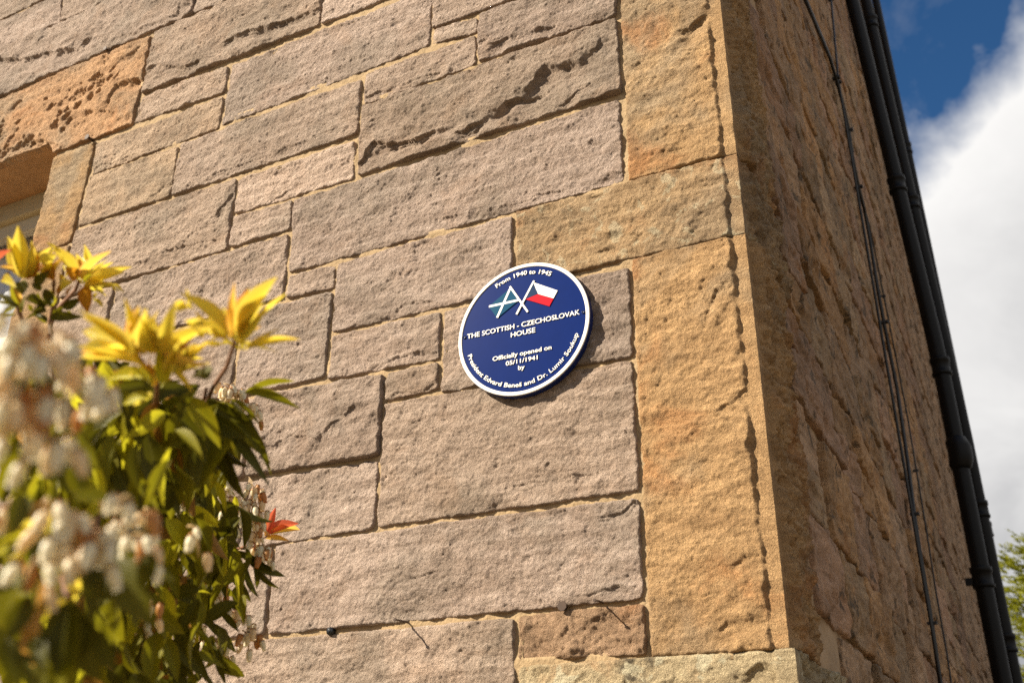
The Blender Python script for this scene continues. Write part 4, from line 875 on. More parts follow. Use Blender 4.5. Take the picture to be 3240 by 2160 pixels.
FILLERS = [[-724,-1246,1946,-728,-1192,1896,32,'G'],
[-508,-1432,1930,-476,-1392,1898,27,'L'],
[-577,-1197,1724,-573,-1232,1666,26,'G'],
[-433,-1413,1973,-424,-1360,1949,32,'D'],
[-584,-1283,1823,-580,-1333,1780,34,'D'],
[-352,-1511,1770,-334,-1521,1724,19,'G'],
[-612,-1366,1991,-597,-1330,1937,41,'G'],
[-716,-985,1949,-707,-921,1900,38,'G'],
[-398,-1362,1981,-400,-1329,1932,32,'G'],
[-696,-1358,2148,-729,-1320,2096,37,'D'],
[-392,-1360,1997,-418,-1320,1962,27,'L'],
[-523,-1438,1899,-542,-1402,1855,35,'B'],
[-504,-1287,1725,-542,-1287,1676,38,'D'],
[-538,-1272,1939,-539,-1262,1874,36,'D'],
[-520,-1414,1836,-549,-1425,1785,31,'D'],
[-614,-1463,2180,-610,-1489,2242,34,'Y'],
[-558,-1335,1827,-586,-1318,1773,29,'D'],
[-278,-1522,1886,-294,-1506,1843,21,'D'],
[-110,-1740,1715,-144,-1742,1713,22,'L'],
[-602,-1436,2026,-628,-1417,1970,32,'G'],
[-473,-1426,1775,-487,-1387,1736,19,'G'],
[-593,-1276,1691,-598,-1307,1634,37,'G'],
[-484,-1376,1699,-495,-1365,1643,27,'L'],
[-740,-1113,2041,-714,-1043,2017,38,'L'],
[-756,-1250,2093,-750,-1215,2026,35,'D'],
[-148,-1668,1695,-178,-1654,1678,34,'Y'],
[-827,-1018,1924,-807,-1037,1846,36,'G'],
[-636,-1290,1834,-654,-1282,1770,26,'G'],
[-689,-1252,2010,-653,-1192,1993,39,'B'],
[-486,-1429,1703,-520,-1431,1658,27,'G'],
[-623,-1373,2040,-622,-1340,1982,35,'G'],
[-399,-1386,1986,-406,-1427,1946,35,'L'],
[-628,-1330,1687,-602,-1321,1629,37,'B'],
[-570,-1352,1698,-585,-1329,1643,26,'G'],
[-455,-1417,1842,-449,-1386,1795,19,'D'],
[-513,-1379,1812,-556,-1420,1813,29,'D'],
[-569,-1252,2071,-540,-1190,2072,41,'G'],
[-254,-1525,1951,-216,-1551,1965,26,'Y'],
[-619,-1180,1832,-627,-1131,1784,39,'B'],
[-824,-1238,2068,-825,-1188,2009,36,'L'],
[-556,-1264,2105,-604,-1281,2060,39,'D'],
[-631,-1233,1834,-631,-1211,1770,33,'G'],
[-641,-1128,1781,-637,-1158,1717,34,'D'],
[-514,-1399,1755,-520,-1390,1698,36,'G'],
[-865,-839,1916,-927,-823,1855,36,'D'],
[-143,-1608,1741,-152,-1573,1727,40,'G'],
[-710,-1358,2144,-699,-1340,2076,40,'G'],
[-524,-1246,1816,-515,-1211,1764,36,'G'],
[-91,-1728,1745,-97,-1697,1756,44,'D'],
[-572,-1327,1870,-581,-1314,1809,36,'G'],
[-594,-1394,2027,-560,-1344,2006,40,'G'],
[-589,-1432,1935,-565,-1399,1889,26,'G'],
[-692,-1266,2168,-668,-1212,2125,37,'G'],
[-312,-1491,1863,-312,-1447,1841,25,'G'],
[-482,-1447,1894,-529,-1457,1864,36,'L'],
[-846,-1215,2000,-771,-1197,2002,31,'D'],
[-302,-1575,1816,-307,-1550,1778,23,'D'],
[-742,-1338,2009,-710,-1298,1961,35,'D'],
[-559,-1492,2048,-561,-1472,1991,39,'L'],
[-545,-1223,2099,-568,-1252,2042,40,'D'],
[-441,-1355,1999,-464,-1348,1945,34,'L'],
[-494,-1295,2010,-483,-1269,1954,34,'B'],
[-667,-1305,1833,-664,-1308,1767,30,'L'],
[-674,-1065,1773,-669,-1085,1703,36,'G'],
[-521,-1369,2072,-518,-1356,2011,35,'L'],
[-316,-1371,2068,-275,-1402,2090,16,'Y'],
[-351,-1388,2007,-380,-1390,1960,27,'D'],
[-119,-1734,1656,-104,-1729,1627,36,'D'],
[-493,-1385,2034,-441,-1355,2039,41,'G'],
[-613,-1275,1752,-635,-1287,1693,30,'G'],
[-456,-1246,2020,-452,-1189,1994,18,'G'],
[-531,-1379,1921,-550,-1406,1871,30,'G'],
[-632,-1343,2099,-581,-1303,2082,32,'D'],
[-766,-1244,2014,-730,-1237,1951,29,'D'],
[-600,-1348,1690,-576,-1343,1634,36,'L'],
[-585,-1227,1705,-582,-1202,1646,40,'D'],
[-278,-1593,1877,-263,-1577,1838,17,'G'],
[-321,-1502,1984,-354,-1540,1986,10,'Y'],
[-213,-1479,1996,-176,-1484,2026,20,'Y'],
[-758,-968,2093,-749,-957,2013,39,'G'],
[-454,-1486,1870,-454,-1470,1819,36,'D'],
[-669,-1369,2129,-666,-1310,2096,39,'G'],
[-303,-1497,1958,-278,-1539,1964,26,'Y'],
[-666,-1121,1815,-711,-1123,1761,34,'L'],
[-581,-1274,1850,-603,-1280,1791,38,'D'],
[-422,-1262,2055,-416,-1202,2044,16,'G'],
[-503,-1303,2059,-547,-1335,2028,34,'B'],
[-740,-1288,1851,-709,-1264,1795,36,'D'],
[-215,-1477,1997,-193,-1435,2003,18,'Y'],
[-762,-1254,2151,-751,-1199,2103,35,'D'],
[-265,-1546,1965,-254,-1569,2004,20,'Y'],
[-467,-1497,1898,-498,-1485,1856,20,'G'],
[-489,-1383,1832,-497,-1382,1776,37,'L'],
[-674,-1095,2030,-680,-1066,1963,35,'D'],
[-543,-1233,1883,-565,-1217,1826,26,'L'],
[-459,-1471,1914,-446,-1444,1869,37,'G'],
[-268,-1529,1975,-224,-1531,1992,22,'P'],
[-554,-1441,2086,-575,-1396,2051,38,'L'],
[-735,-1224,1815,-690,-1184,1781,28,'D'],
[-610,-1320,1880,-584,-1324,1823,39,'L'],
[-481,-1437,1894,-494,-1397,1858,41,'D'],
[-667,-1354,1861,-631,-1314,1827,32,'G'],
[-252,-1535,1970,-256,-1564,2006,20,'Y'],
[-722,-895,1985,-767,-840,1948,25,'G'],
[-671,-1039,1803,-637,-1005,1749,30,'D'],
[-678,-1236,1929,-682,-1217,1864,26,'D'],
[-655,-1120,1759,-706,-1148,1722,41,'G'],
[-520,-1422,1777,-503,-1433,1725,25,'D'],
[-683,-1249,1751,-691,-1215,1695,33,'D'],
[-633,-1155,1961,-671,-1185,1912,39,'D'],
[-547,-1215,1762,-549,-1192,1704,31,'G'],
[-613,-1147,2136,-625,-1111,2076,36,'B'],
[-817,-892,1732,-756,-895,1679,27,'D'],
[-275,-1519,1974,-265,-1480,1949,16,'Y'],
[-450,-1365,2052,-455,-1339,2000,37,'D'],
[-687,-1207,2059,-650,-1169,2013,27,'D'],
[-832,-1217,2111,-868,-1177,2058,34,'D'],
[-815,-966,1804,-763,-964,1745,30,'D'],
[-489,-1410,1990,-525,-1403,1946,33,'D'],
[-361,-1473,1865,-351,-1444,1826,24,'D'],
[-723,-1208,1782,-715,-1161,1733,28,'D'],
[-587,-1262,1809,-552,-1226,1772,38,'G'],
[-111,-1730,1683,-117,-1736,1652,40,'D'],
[-499,-1372,1851,-461,-1352,1814,36,'D'],
[-225,-1461,2008,-204,-1464,2051,14,'Y'],
[-732,-1331,2042,-705,-1278,2009,35,'D'],
[-705,-1070,1890,-657,-1023,1863,39,'D'],
[-455,-1278,2023,-456,-1282,1963,30,'D'],
[-313,-1498,1996,-328,-1485,2041,19,'Y'],
[-719,-1007,2024,-696,-961,1968,26,'G'],
[-485,-1399,1726,-444,-1372,1703,32,'G'],
[-500,-1458,1993,-482,-1423,1953,36,'B'],
[-162,-1688,1740,-152,-1721,1732,14,'Y'],
[-252,-1527,1958,-226,-1516,1994,20,'O'],
[-623,-1120,1929,-593,-1076,1886,37,'G'],
[-688,-1280,1789,-676,-1248,1734,37,'L'],
[-651,-1393,2106,-703,-1390,2068,33,'D'],
[-657,-1293,2084,-651,-1229,2066,38,'D'],
[-512,-1296,2027,-495,-1242,2004,34,'L'],
[-575,-1275,1893,-581,-1308,1841,26,'L'],
[-552,-1374,1688,-532,-1411,1650,31,'D'],
[-463,-1394,1752,-419,-1377,1727,22,'D'],
[-517,-1481,1908,-500,-1472,1857,25,'L'],
[-384,-1450,1709,-404,-1443,1665,20,'G'],
[-734,-1241,2163,-747,-1228,2094,39,'L'],
[-365,-1544,1700,-382,-1566,1664,25,'G'],
[-623,-1150,2004,-605,-1096,1967,41,'B'],
[-576,-1236,1920,-582,-1257,1861,27,'D'],
[-574,-1143,2094,-595,-1129,2031,37,'B'],
[-403,-1435,2013,-407,-1439,1960,38,'D'],
[-536,-1363,1963,-575,-1355,1920,36,'D'],
[-486,-1502,1909,-502,-1491,1860,29,'D'],
[-559,-1423,1983,-572,-1390,1937,38,'G'],
[-511,-1229,1681,-516,-1189,1638,26,'G'],
[-689,-1051,1820,-701,-1076,1755,38,'G'],
[-804,-1233,1817,-806,-1212,1751,30,'G'],
[-946,-1203,2149,-922,-1174,2080,32,'G'],
[-743,-1185,1943,-759,-1195,1876,28,'G'],
[-739,-1209,2021,-751,-1224,1954,27,'D'],
[-274,-1542,1957,-267,-1562,1997,16,'Y'],
[-633,-1077,1830,-635,-1054,1766,36,'D'],
[-573,-1231,1846,-564,-1253,1789,40,'G'],
[-677,-1202,1826,-678,-1257,1790,27,'G'],
[-627,-1209,2101,-650,-1182,2044,41,'D'],
[-644,-1211,1892,-689,-1246,1861,39,'G'],
[-742,-1163,1813,-771,-1143,1754,30,'L'],
[-678,-1074,1875,-650,-1084,1812,41,'B'],
[-539,-1257,1913,-589,-1249,1880,34,'G'],
[-910,-734,2207,-968,-683,2160,31,'D'],
[-522,-1362,1735,-503,-1338,1689,34,'D'],
[-358,-1468,1832,-380,-1444,1797,22,'D'],
[-425,-1337,2022,-417,-1311,1973,36,'G'],
[-266,-1549,1967,-254,-1551,2010,18,'Y'],
[-799,-1199,2240,-780,-1150,2187,37,'D'],
[-514,-1408,1926,-524,-1367,1890,38,'L'],
[-650,-1138,1951,-699,-1167,1915,31,'G'],
[-761,-1237,1930,-739,-1183,1895,37,'D'],
[-526,-1394,1924,-542,-1358,1884,24,'D'],
[-277,-1554,1968,-273,-1566,2011,16,'P'],
[-458,-1443,1706,-471,-1434,1658,36,'D'],
[-520,-1274,1725,-556,-1299,1688,28,'D'],
[-741,-1002,2101,-697,-966,2051,38,'D'],
[-801,-1171,1953,-780,-1121,1907,34,'D'],
[-500,-1329,1974,-496,-1291,1931,34,'G'],
[-872,-1096,1958,-882,-1168,1938,30,'G'],
[-743,-1156,1799,-752,-1189,1740,35,'B'],
[-720,-983,2072,-691,-989,2003,28,'G'],
[-481,-1334,1677,-497,-1350,1628,37,'G'],
[-411,-1515,1871,-401,-1509,1824,17,'D'],
[-698,-1369,2047,-688,-1327,2000,33,'L'],
[-641,-1315,1846,-633,-1276,1800,34,'G'],
[-404,-1436,2007,-409,-1419,1958,30,'L'],
[-839,-896,1764,-822,-840,1712,26,'D'],
[-803,-807,2004,-749,-754,1973,15,'D'],
[-874,-832,1852,-869,-816,1772,32,'D'],
[-607,-1253,1895,-602,-1211,1850,27,'D'],
[-115,-1724,1726,-146,-1730,1728,14,'P'],
[-532,-1338,1809,-582,-1330,1785,21,'G'],
[-778,-1187,1700,-753,-1196,1638,34,'L'],
[-851,-1021,1819,-811,-1004,1758,37,'D'],
[-624,-1110,1910,-636,-1094,1847,31,'G'],
[-623,-1326,1912,-609,-1294,1863,35,'G'],
[-823,-1041,1706,-799,-1051,1638,32,'D'],
[-511,-1400,1953,-539,-1388,1907,23,'L'],
[-779,-1317,2188,-759,-1310,2122,32,'G'],
[-677,-1258,1853,-647,-1232,1804,40,'D'],
[-602,-1327,1863,-578,-1288,1826,38,'G'],
[-854,-963,1773,-839,-916,1715,31,'D'],
[-435,-1414,1708,-460,-1411,1665,22,'D'],
[-503,-1476,2003,-533,-1450,1967,41,'D'],
[-602,-1304,1815,-650,-1306,1781,37,'D'],
[-502,-1456,1920,-491,-1443,1870,28,'B'],
[-495,-1452,1852,-519,-1498,1853,20,'D'],
[-565,-1403,2191,-533,-1363,2223,20,'Y'],
[-693,-955,1962,-720,-946,1895,26,'D'],
[-693,-1202,1916,-649,-1165,1885,27,'L'],
[-674,-946,2027,-693,-896,1977,26,'D'],
[-469,-1528,2027,-471,-1512,1978,28,'G'],
[-807,-911,2045,-757,-867,2004,32,'D'],
[-655,-1222,1733,-650,-1169,1701,26,'D'],
[-142,-1717,1660,-141,-1688,1647,36,'D'],
[-597,-1391,1876,-613,-1360,1831,28,'D'],
[-480,-1215,2078,-483,-1159,2055,26,'D'],
[-649,-1140,1992,-680,-1169,1941,30,'G'],
[-470,-1369,1809,-513,-1355,1782,23,'D'],
[-789,-791,1997,-738,-740,1961,13,'D'],
[-548,-1280,2032,-564,-1298,1977,35,'G'],
[-641,-1149,1983,-680,-1175,1937,33,'G'],
[-84,-1692,1668,-79,-1684,1639,36,'D'],
[-917,-1011,1838,-862,-988,1790,36,'D'],
[-474,-1458,1788,-462,-1466,1740,27,'G'],
[-752,-1165,1732,-728,-1141,1675,33,'G'],
[-714,-1055,1824,-690,-1048,1760,41,'B'],
[-699,-1198,1917,-692,-1164,1862,40,'L'],
[-510,-1372,1996,-528,-1385,1945,41,'L'],
[-809,-1014,1924,-830,-987,1859,32,'G'],
[-489,-1357,1936,-518,-1361,1890,33,'D'],
[-855,-1007,1982,-869,-1041,1916,41,'L'],
[-527,-1244,1800,-487,-1216,1770,40,'G'],
[-752,-1259,2188,-724,-1224,2136,29,'D'],
[-780,-929,2055,-817,-920,1989,29,'G'],
[-264,-1538,1970,-269,-1510,2003,24,'Y'],
[-616,-1239,1780,-649,-1215,1736,31,'G'],
[-512,-1361,1925,-503,-1313,1950,38,'L'],
[-666,-1047,1892,-696,-1068,1835,31,'B'],
[-849,-1021,1910,-848,-982,1847,30,'D'],
[-833,-954,1837,-807,-941,1768,37,'D'],
[-886,-858,2110,-906,-801,2055,34,'L'],
[-620,-1159,1798,-628,-1169,1737,41,'G'],
[-778,-1176,2073,-787,-1116,2039,33,'L'],
[-724,-989,1977,-704,-955,1917,28,'G'],
[-467,-1398,1908,-465,-1402,1856,29,'D'],
[-721,-1066,1708,-762,-1053,1656,30,'G'],
[-167,-1620,1686,-181,-1593,1669,36,'G'],
[-633,-1023,1924,-660,-1042,1865,27,'G'],
[-526,-1250,1720,-497,-1228,1677,38,'D'],
[-103,-1733,1722,-121,-1754,1710,14,'L'],
[-841,-1208,1931,-810,-1147,1922,38,'G'],
[-750,-1117,2155,-717,-1090,2098,27,'D'],
[-640,-1084,1713,-611,-1040,1676,26,'D'],
[-812,-1271,2119,-847,-1266,2060,31,'D'],
[-1017,-488,2136,-989,-403,2171,11,'P'],
[-636,-1304,1881,-638,-1272,1831,29,'G'],
[-440,-1252,2003,-432,-1207,1970,16,'D'],
[-519,-1281,2054,-526,-1243,2010,32,'D'],
[-632,-1341,1704,-609,-1310,1662,31,'L'],
[-648,-1340,2098,-633,-1358,2041,29,'L'],
[-760,-1196,2185,-765,-1177,2118,36,'D'],
[-702,-1197,2191,-766,-1179,2176,26,'D'],
[-569,-1287,1808,-551,-1234,1797,28,'L'],
[-675,-1161,2013,-667,-1123,1960,39,'G'],
[-865,-985,2116,-831,-929,2075,29,'D'],
[-510,-1332,2013,-491,-1333,1960,30,'D'],
[-746,-977,1868,-756,-1011,1806,32,'G'],
[-872,-901,1729,-821,-866,1684,30,'D'],
[-601,-1073,1817,-630,-1072,1760,39,'G'],
[-713,-983,1761,-722,-951,1700,29,'L'],
[-618,-1278,1814,-676,-1285,1808,28,'G'],
[-751,-1107,2088,-796,-1131,2040,35,'L'],
[-692,-1263,1805,-645,-1225,1795,38,'G'],
[-548,-1298,2039,-589,-1281,2001,37,'L'],
[-560,-1425,1866,-573,-1385,1833,37,'G'],
[-723,-1241,2072,-716,-1237,2007,26,'L'],
[-600,-1165,1727,-599,-1145,1670,33,'D'],
[-772,-1005,1905,-768,-1001,1834,36,'G'],
[-515,-1283,1777,-529,-1285,1724,29,'D'],
[-539,-1356,1695,-554,-1332,1650,41,'G'],
[-824,-1194,1900,-865,-1193,1846,37,'G'],
[-853,-1170,2037,-852,-1119,1988,31,'G'],
[-850,-926,2087,-819,-926,2016,36,'L'],
[-896,-844,2168,-914,-796,2104,37,'G'],
[-429,-1400,2000,-462,-1393,1961,39,'L'],
[-758,-1272,2128,-808,-1315,2120,41,'L'],
[-246,-1516,1952,-234,-1501,1990,18,'Y'],
[-542,-1281,1874,-578,-1314,1846,40,'L'],
[-233,-1447,2006,-193,-1440,2025,9,'Y'],
[-494,-1339,1698,-520,-1352,1655,36,'D'],
[-636,-1262,1758,-631,-1255,1700,40,'G'],
[-226,-1482,2006,-209,-1486,2046,25,'P'],
[-564,-1181,1707,-552,-1178,1650,36,'L'],
[-752,-1316,1931,-710,-1276,1908,31,'G'],
[-759,-888,2036,-771,-841,1979,28,'D'],
[-578,-1449,2022,-565,-1455,1969,35,'B'],
[-301,-1519,1972,-323,-1547,1998,16,'P'],
[-642,-1128,2036,-684,-1177,2042,28,'L'],
[-255,-1529,1770,-280,-1531,1739,20,'L'],
[-414,-1387,1992,-433,-1359,1954,31,'B'],
[-849,-1046,2073,-851,-1053,2000,26,'L'],
[-121,-1748,1696,-95,-1753,1683,50,'D'],
[-706,-1215,2051,-690,-1207,1989,41,'L'],
[-740,-1097,1951,-768,-1126,1897,32,'G'],
[-442,-1327,2007,-416,-1289,1980,31,'D'],
[-800,-1054,1795,-788,-990,1772,34,'D'],
[-692,-922,2022,-725,-952,1966,28,'D'],
[-626,-1071,1969,-646,-1101,1915,30,'D'],
[-815,-1210,1977,-842,-1230,1919,28,'L'],
[-706,-1203,2108,-725,-1154,2069,29,'B'],
[-771,-916,1930,-756,-909,1859,31,'G'],
[-481,-1484,1835,-487,-1474,1788,33,'G'],
[-873,-1253,2161,-846,-1229,2101,38,'G'],
[-758,-976,2109,-717,-940,2061,28,'L'],
[-499,-1191,2026,-511,-1153,1983,14,'L'],
[-726,-1374,2141,-694,-1348,2094,37,'D'],
[-317,-1572,1836,-315,-1574,1795,25,'G'],
[-502,-1400,2011,-483,-1363,1978,31,'L'],
[-471,-1251,2008,-477,-1207,1974,28,'G'],
[-835,-801,1881,-823,-740,1835,20,'D'],
[-715,-1152,1952,-730,-1095,1925,37,'D'],
[-848,-1167,2202,-858,-1141,2136,39,'B'],
[-788,-1076,1731,-777,-1058,1667,32,'D'],
[-712,-1255,2103,-685,-1244,2046,37,'B'],
[-588,-1276,1688,-603,-1254,1639,34,'G'],
[-697,-943,1984,-691,-941,1914,29,'L'],
[-198,-1622,1738,-224,-1599,1733,50,'P'],
[-694,-1112,1955,-680,-1051,1937,28,'B'],
[-545,-1429,2079,-547,-1391,2040,27,'D'],
[-668,-1092,1927,-689,-1081,1867,34,'G'],
[-562,-1326,2063,-585,-1331,2011,36,'G'],
[-598,-1400,1837,-565,-1394,1795,33,'D'],
[-596,-1340,1748,-611,-1363,1701,28,'G'],
[-466,-1428,1738,-458,-1401,1699,27,'L'],
[-582,-1372,2086,-578,-1329,2049,31,'D'],
[-734,-1016,1897,-762,-1019,1835,26,'B'],
[-740,-1105,1884,-765,-1115,1824,35,'G'],
[-792,-890,2090,-859,-882,2057,36,'D'],
[-838,-831,1981,-804,-803,1918,26,'D'],
[-566,-1200,1986,-579,-1177,1933,41,'G'],
[-897,-811,1799,-884,-856,1737,35,'D'],
[-421,-1375,2008,-454,-1382,1970,28,'B'],
[-553,-1339,1881,-504,-1317,1886,25,'D'],
[-800,-1139,2236,-783,-1090,2188,34,'D'],
[-863,-1032,1822,-873,-1021,1753,28,'D'],
[-856,-987,2146,-830,-951,2086,27,'D'],
[-259,-1524,1940,-248,-1545,1974,46,'L'],
[-884,-1187,2110,-873,-1156,2048,31,'G'],
[-585,-1343,1736,-576,-1326,1686,19,'D'],
[-277,-1497,1974,-239,-1508,1991,14,'Y'],
[-844,-1190,2078,-855,-1204,2012,31,'D'],
[-62,-1683,1716,-77,-1674,1693,40,'D'],
[-717,-1190,2143,-713,-1162,2084,40,'D'],
[-515,-1374,1969,-499,-1345,1928,19,'L'],
[-476,-1450,1682,-466,-1452,1636,32,'L'],
[-632,-1392,2040,-639,-1339,2021,40,'D'],
[-817,-908,1803,-829,-875,1740,31,'G'],
[-724,-991,1810,-757,-959,1761,27,'D'],
[-616,-1123,1788,-588,-1107,1737,34,'G'],
[-707,-1272,2173,-702,-1259,2111,32,'G'],
[-876,-777,2055,-867,-766,1977,27,'G'],
[-813,-1089,2095,-839,-1080,2031,39,'D'],
[-713,-1206,1863,-698,-1214,1804,31,'G'],
[-868,-989,1732,-854,-937,1686,32,'D'],
[-497,-1399,1866,-500,-1397,1816,37,'G'],
[-776,-1244,1754,-794,-1259,1697,28,'G'],
[-801,-1067,2060,-831,-1129,2052,35,'D'],
[-658,-1040,1741,-625,-1038,1687,41,'D'],
[-266,-1530,1938,-280,-1566,1924,26,'D'],
[-280,-1502,1966,-300,-1484,1999,26,'Y'],
[-599,-1225,1815,-622,-1267,1784,35,'B'],
[-447,-1469,1900,-437,-1455,1856,23,'G'],
[-914,-884,2200,-925,-885,2122,30,'G'],
[-350,-1508,1915,-367,-1521,1877,23,'D'],
[-853,-1034,1968,-825,-970,1958,38,'D'],
[-639,-1449,2195,-653,-1460,2250,30,'Y'],
[-501,-1316,1738,-498,-1313,1687,30,'L'],
[-876,-1038,2151,-844,-1002,2096,32,'G'],
[-594,-1345,2121,-632,-1327,2082,30,'G'],
[-776,-1018,1773,-781,-961,1738,26,'D'],
[-762,-999,1801,-749,-996,1735,24,'G'],
[-119,-1706,1755,-128,-1680,1767,44,'G'],
[-758,-1117,1888,-731,-1073,1849,39,'D'],
[-925,-993,2001,-957,-972,1938,31,'D'],
[-435,-1275,2029,-397,-1258,1996,39,'D'],
[-671,-1229,2040,-656,-1227,1981,38,'G'],
[-761,-930,1838,-803,-926,1783,35,'D'],
[-270,-1542,1967,-250,-1575,1981,20,'Y'],
[-664,-1284,1688,-622,-1251,1670,35,'L'],
[-376,-1510,1724,-392,-1509,1685,34,'G'],
[-859,-915,2055,-854,-936,1984,26,'B'],
[-875,-913,1997,-879,-912,1923,33,'B'],
[-540,-1183,2089,-510,-1153,2048,41,'D'],
[-807,-851,2155,-833,-853,2084,27,'D'],
[-279,-1409,2043,-297,-1427,2081,17,'Y'],
[-291,-1537,1974,-279,-1546,2013,21,'Y'],
[-590,-1398,2006,-579,-1378,1957,36,'D'],
[-585,-1393,1773,-555,-1380,1733,29,'L'],
[-856,-1032,1739,-804,-988,1731,31,'B'],
[-619,-1127,1899,-649,-1150,1852,27,'L'],
[-737,-1049,1915,-767,-1066,1859,40,'L'],
[-472,-1432,1770,-513,-1436,1747,39,'G'],
[-422,-1449,1708,-451,-1467,1679,27,'G'],
[-963,-879,2182,-933,-833,2125,28,'G'],
[-551,-1402,1901,-557,-1401,1850,38,'L'],
[-910,-849,1991,-926,-823,1921,30,'B'],
[-776,-847,2076,-743,-790,2043,32,'D'],
[-224,-1516,1987,-210,-1554,1986,20,'Y'],
[-552,-1206,1960,-590,-1222,1921,39,'D'],
[-411,-1501,1840,-401,-1501,1797,22,'D'],
[-273,-1517,1982,-279,-1543,2014,20,'Y'],
[-444,-1419,1818,-432,-1414,1773,22,'D'],
[-561,-1151,1943,-557,-1112,1900,30,'G'],
[-900,-997,1780,-876,-971,1719,38,'D'],
[-728,-1063,1706,-706,-1038,1652,38,'D'],
[-305,-1532,1983,-307,-1572,1970,18,'Y'],
[-592,-1076,2104,-597,-1090,2043,38,'L'],
[-555,-1289,1706,-543,-1269,1659,28,'G'],
[-853,-1179,1918,-822,-1170,1861,41,'D'],
[-743,-1067,2143,-793,-1037,2109,38,'L'],
[-407,-1500,1895,-428,-1496,1856,28,'B'],
[-673,-1106,1763,-690,-1119,1706,33,'B'],
[-631,-1242,1697,-648,-1227,1646,26,'L'],
[-457,-1395,1708,-470,-1419,1670,28,'G'],
[-261,-1531,1966,-262,-1545,2004,16,'Y'],
[-412,-1244,2041,-418,-1196,2020,16,'D'],
[-110,-1752,1743,-104,-1757,1716,46,'D'],
[-735,-1279,1957,-751,-1243,1912,34,'D'],
[-531,-1244,2064,-537,-1258,2010,41,'G'],
[-857,-843,2200,-917,-827,2155,38,'G'],
[-520,-1335,1748,-492,-1305,1719,41,'B'],
[-798,-796,1941,-762,-801,1877,28,'G'],
[-505,-1365,2012,-534,-1388,1976,29,'L'],
[-501,-1405,1892,-484,-1386,1850,40,'L'],
[-611,-1095,2057,-637,-1093,2001,38,'D'],
[-658,-1267,2007,-683,-1286,1958,35,'G'],
[-627,-1246,1786,-589,-1213,1810,34,'D'],
[-828,-1140,2094,-823,-1105,2037,29,'L'],
[-658,-1302,2058,-629,-1291,2009,33,'G'],
[-671,-1335,1899,-697,-1309,1857,33,'D'],
[-643,-1275,1929,-648,-1320,1895,29,'D'],
[-615,-1465,2180,-599,-1507,2212,30,'Y'],
[-473,-1385,1885,-512,-1385,1856,38,'G'],
[-465,-1262,2061,-460,-1210,2073,28,'G'],
[-574,-1369,1810,-589,-1369,1761,21,'L'],
[-715,-986,1905,-765,-1003,1866,26,'D'],
[-758,-1137,1953,-730,-1105,1906,31,'D'],
[-669,-1042,1743,-661,-1004,1695,37,'L'],
[-711,-1123,1758,-738,-1163,1721,34,'D'],
[-972,-769,1979,-933,-755,1912,27,'D'],
[-432,-1439,1665,-427,-1438,1621,40,'L'],
[-903,-901,1862,-893,-833,1839,39,'L'],
[-553,-1345,2078,-558,-1336,2025,36,'D'],
[-75,-1696,1714,-82,-1671,1704,44,'D'],
[-669,-1317,1777,-667,-1264,1763,40,'G'],
[-607,-1455,2183,-602,-1447,2237,22,'Y'],
[-786,-1168,2041,-789,-1179,1978,30,'G'],
[-269,-1536,1970,-238,-1553,1989,22,'Y'],
[-717,-1150,1930,-743,-1181,1884,35,'L'],
[-713,-1219,2053,-666,-1196,2022,34,'D'],
[-736,-1007,1746,-788,-1040,1728,35,'G'],
[-808,-1102,2110,-833,-1160,2088,28,'G'],
[-767,-1010,1968,-773,-1015,1902,38,'G'],
[-708,-1074,1914,-687,-1021,1888,37,'B'],
[-828,-1000,2153,-803,-964,2098,29,'G'],
[-777,-1104,1865,-802,-1110,1807,33,'D'],
[-906,-939,1896,-965,-975,1878,26,'B'],
[-840,-870,1946,-801,-838,1895,31,'D'],
[-195,-1691,1773,-221,-1675,1764,46,'G'],
[-385,-1471,1653,-384,-1459,1613,39,'D'],
[-704,-1132,2076,-702,-1114,2016,41,'G'],
[-784,-1268,2214,-807,-1215,2187,27,'G'],
[-508,-1392,1923,-501,-1349,1900,37,'D'],
[-591,-1200,2036,-578,-1182,1983,39,'G'],
[-644,-1180,1709,-623,-1139,1676,37,'G'],
[-966,-842,1816,-942,-806,1755,29,'G'],
[-230,-1478,2009,-248,-1511,2025,28,'Y'],
[-826,-1111,2125,-869,-1139,2082,27,'B'],
[-846,-975,1901,-839,-980,1833,29,'D'],
[-200,-1662,1704,-226,-1674,1690,40,'G'],
[-952,-836,1878,-985,-813,1815,35,'G'],
[-887,-794,2086,-909,-758,2023,36,'G'],
[-599,-1344,2125,-599,-1308,2083,35,'D'],
[-816,-1149,2081,-845,-1143,2023,40,'G'],
[-573,-1274,2016,-591,-1255,1968,39,'D'],
[-849,-870,1766,-907,-858,1728,34,'G'],
[-764,-1029,2021,-771,-992,1967,26,'G'],
[-597,-1440,2200,-551,-1469,2198,32,'Y'],
[-593,-1331,1751,-571,-1337,1705,23,'G'],
[-616,-1166,1698,-632,-1173,1645,28,'B'],
[-649,-1363,1885,-654,-1364,1832,39,'D'],
[-546,-1443,1968,-546,-1394,1962,18,'L'],
[-893,-1234,2231,-919,-1236,2169,27,'G'],
[-903,-1007,1964,-917,-975,1904,38,'L'],
[-278,-1514,1986,-292,-1495,2019,21,'P'],
[-759,-1082,2195,-777,-1030,2158,33,'D'],
[-700,-1154,2110,-702,-1106,2071,41,'G'],
[-388,-1332,1977,-417,-1362,1954,39,'G'],
[-832,-1285,2156,-829,-1252,2102,36,'G'],
[-813,-803,1964,-794,-746,1924,15,'D'],
[-688,-1087,1827,-717,-1107,1778,27,'D'],
[-731,-1067,1885,-773,-1081,1841,40,'D'],
[-869,-1148,1944,-866,-1188,1893,36,'L'],
[-716,-938,2049,-735,-885,2013,40,'D'],
[-791,-1165,1773,-836,-1162,1732,39,'L'],
[-576,-1347,1790,-577,-1305,1762,26,'D'],
[-532,-1258,2010,-550,-1252,1960,35,'D'],
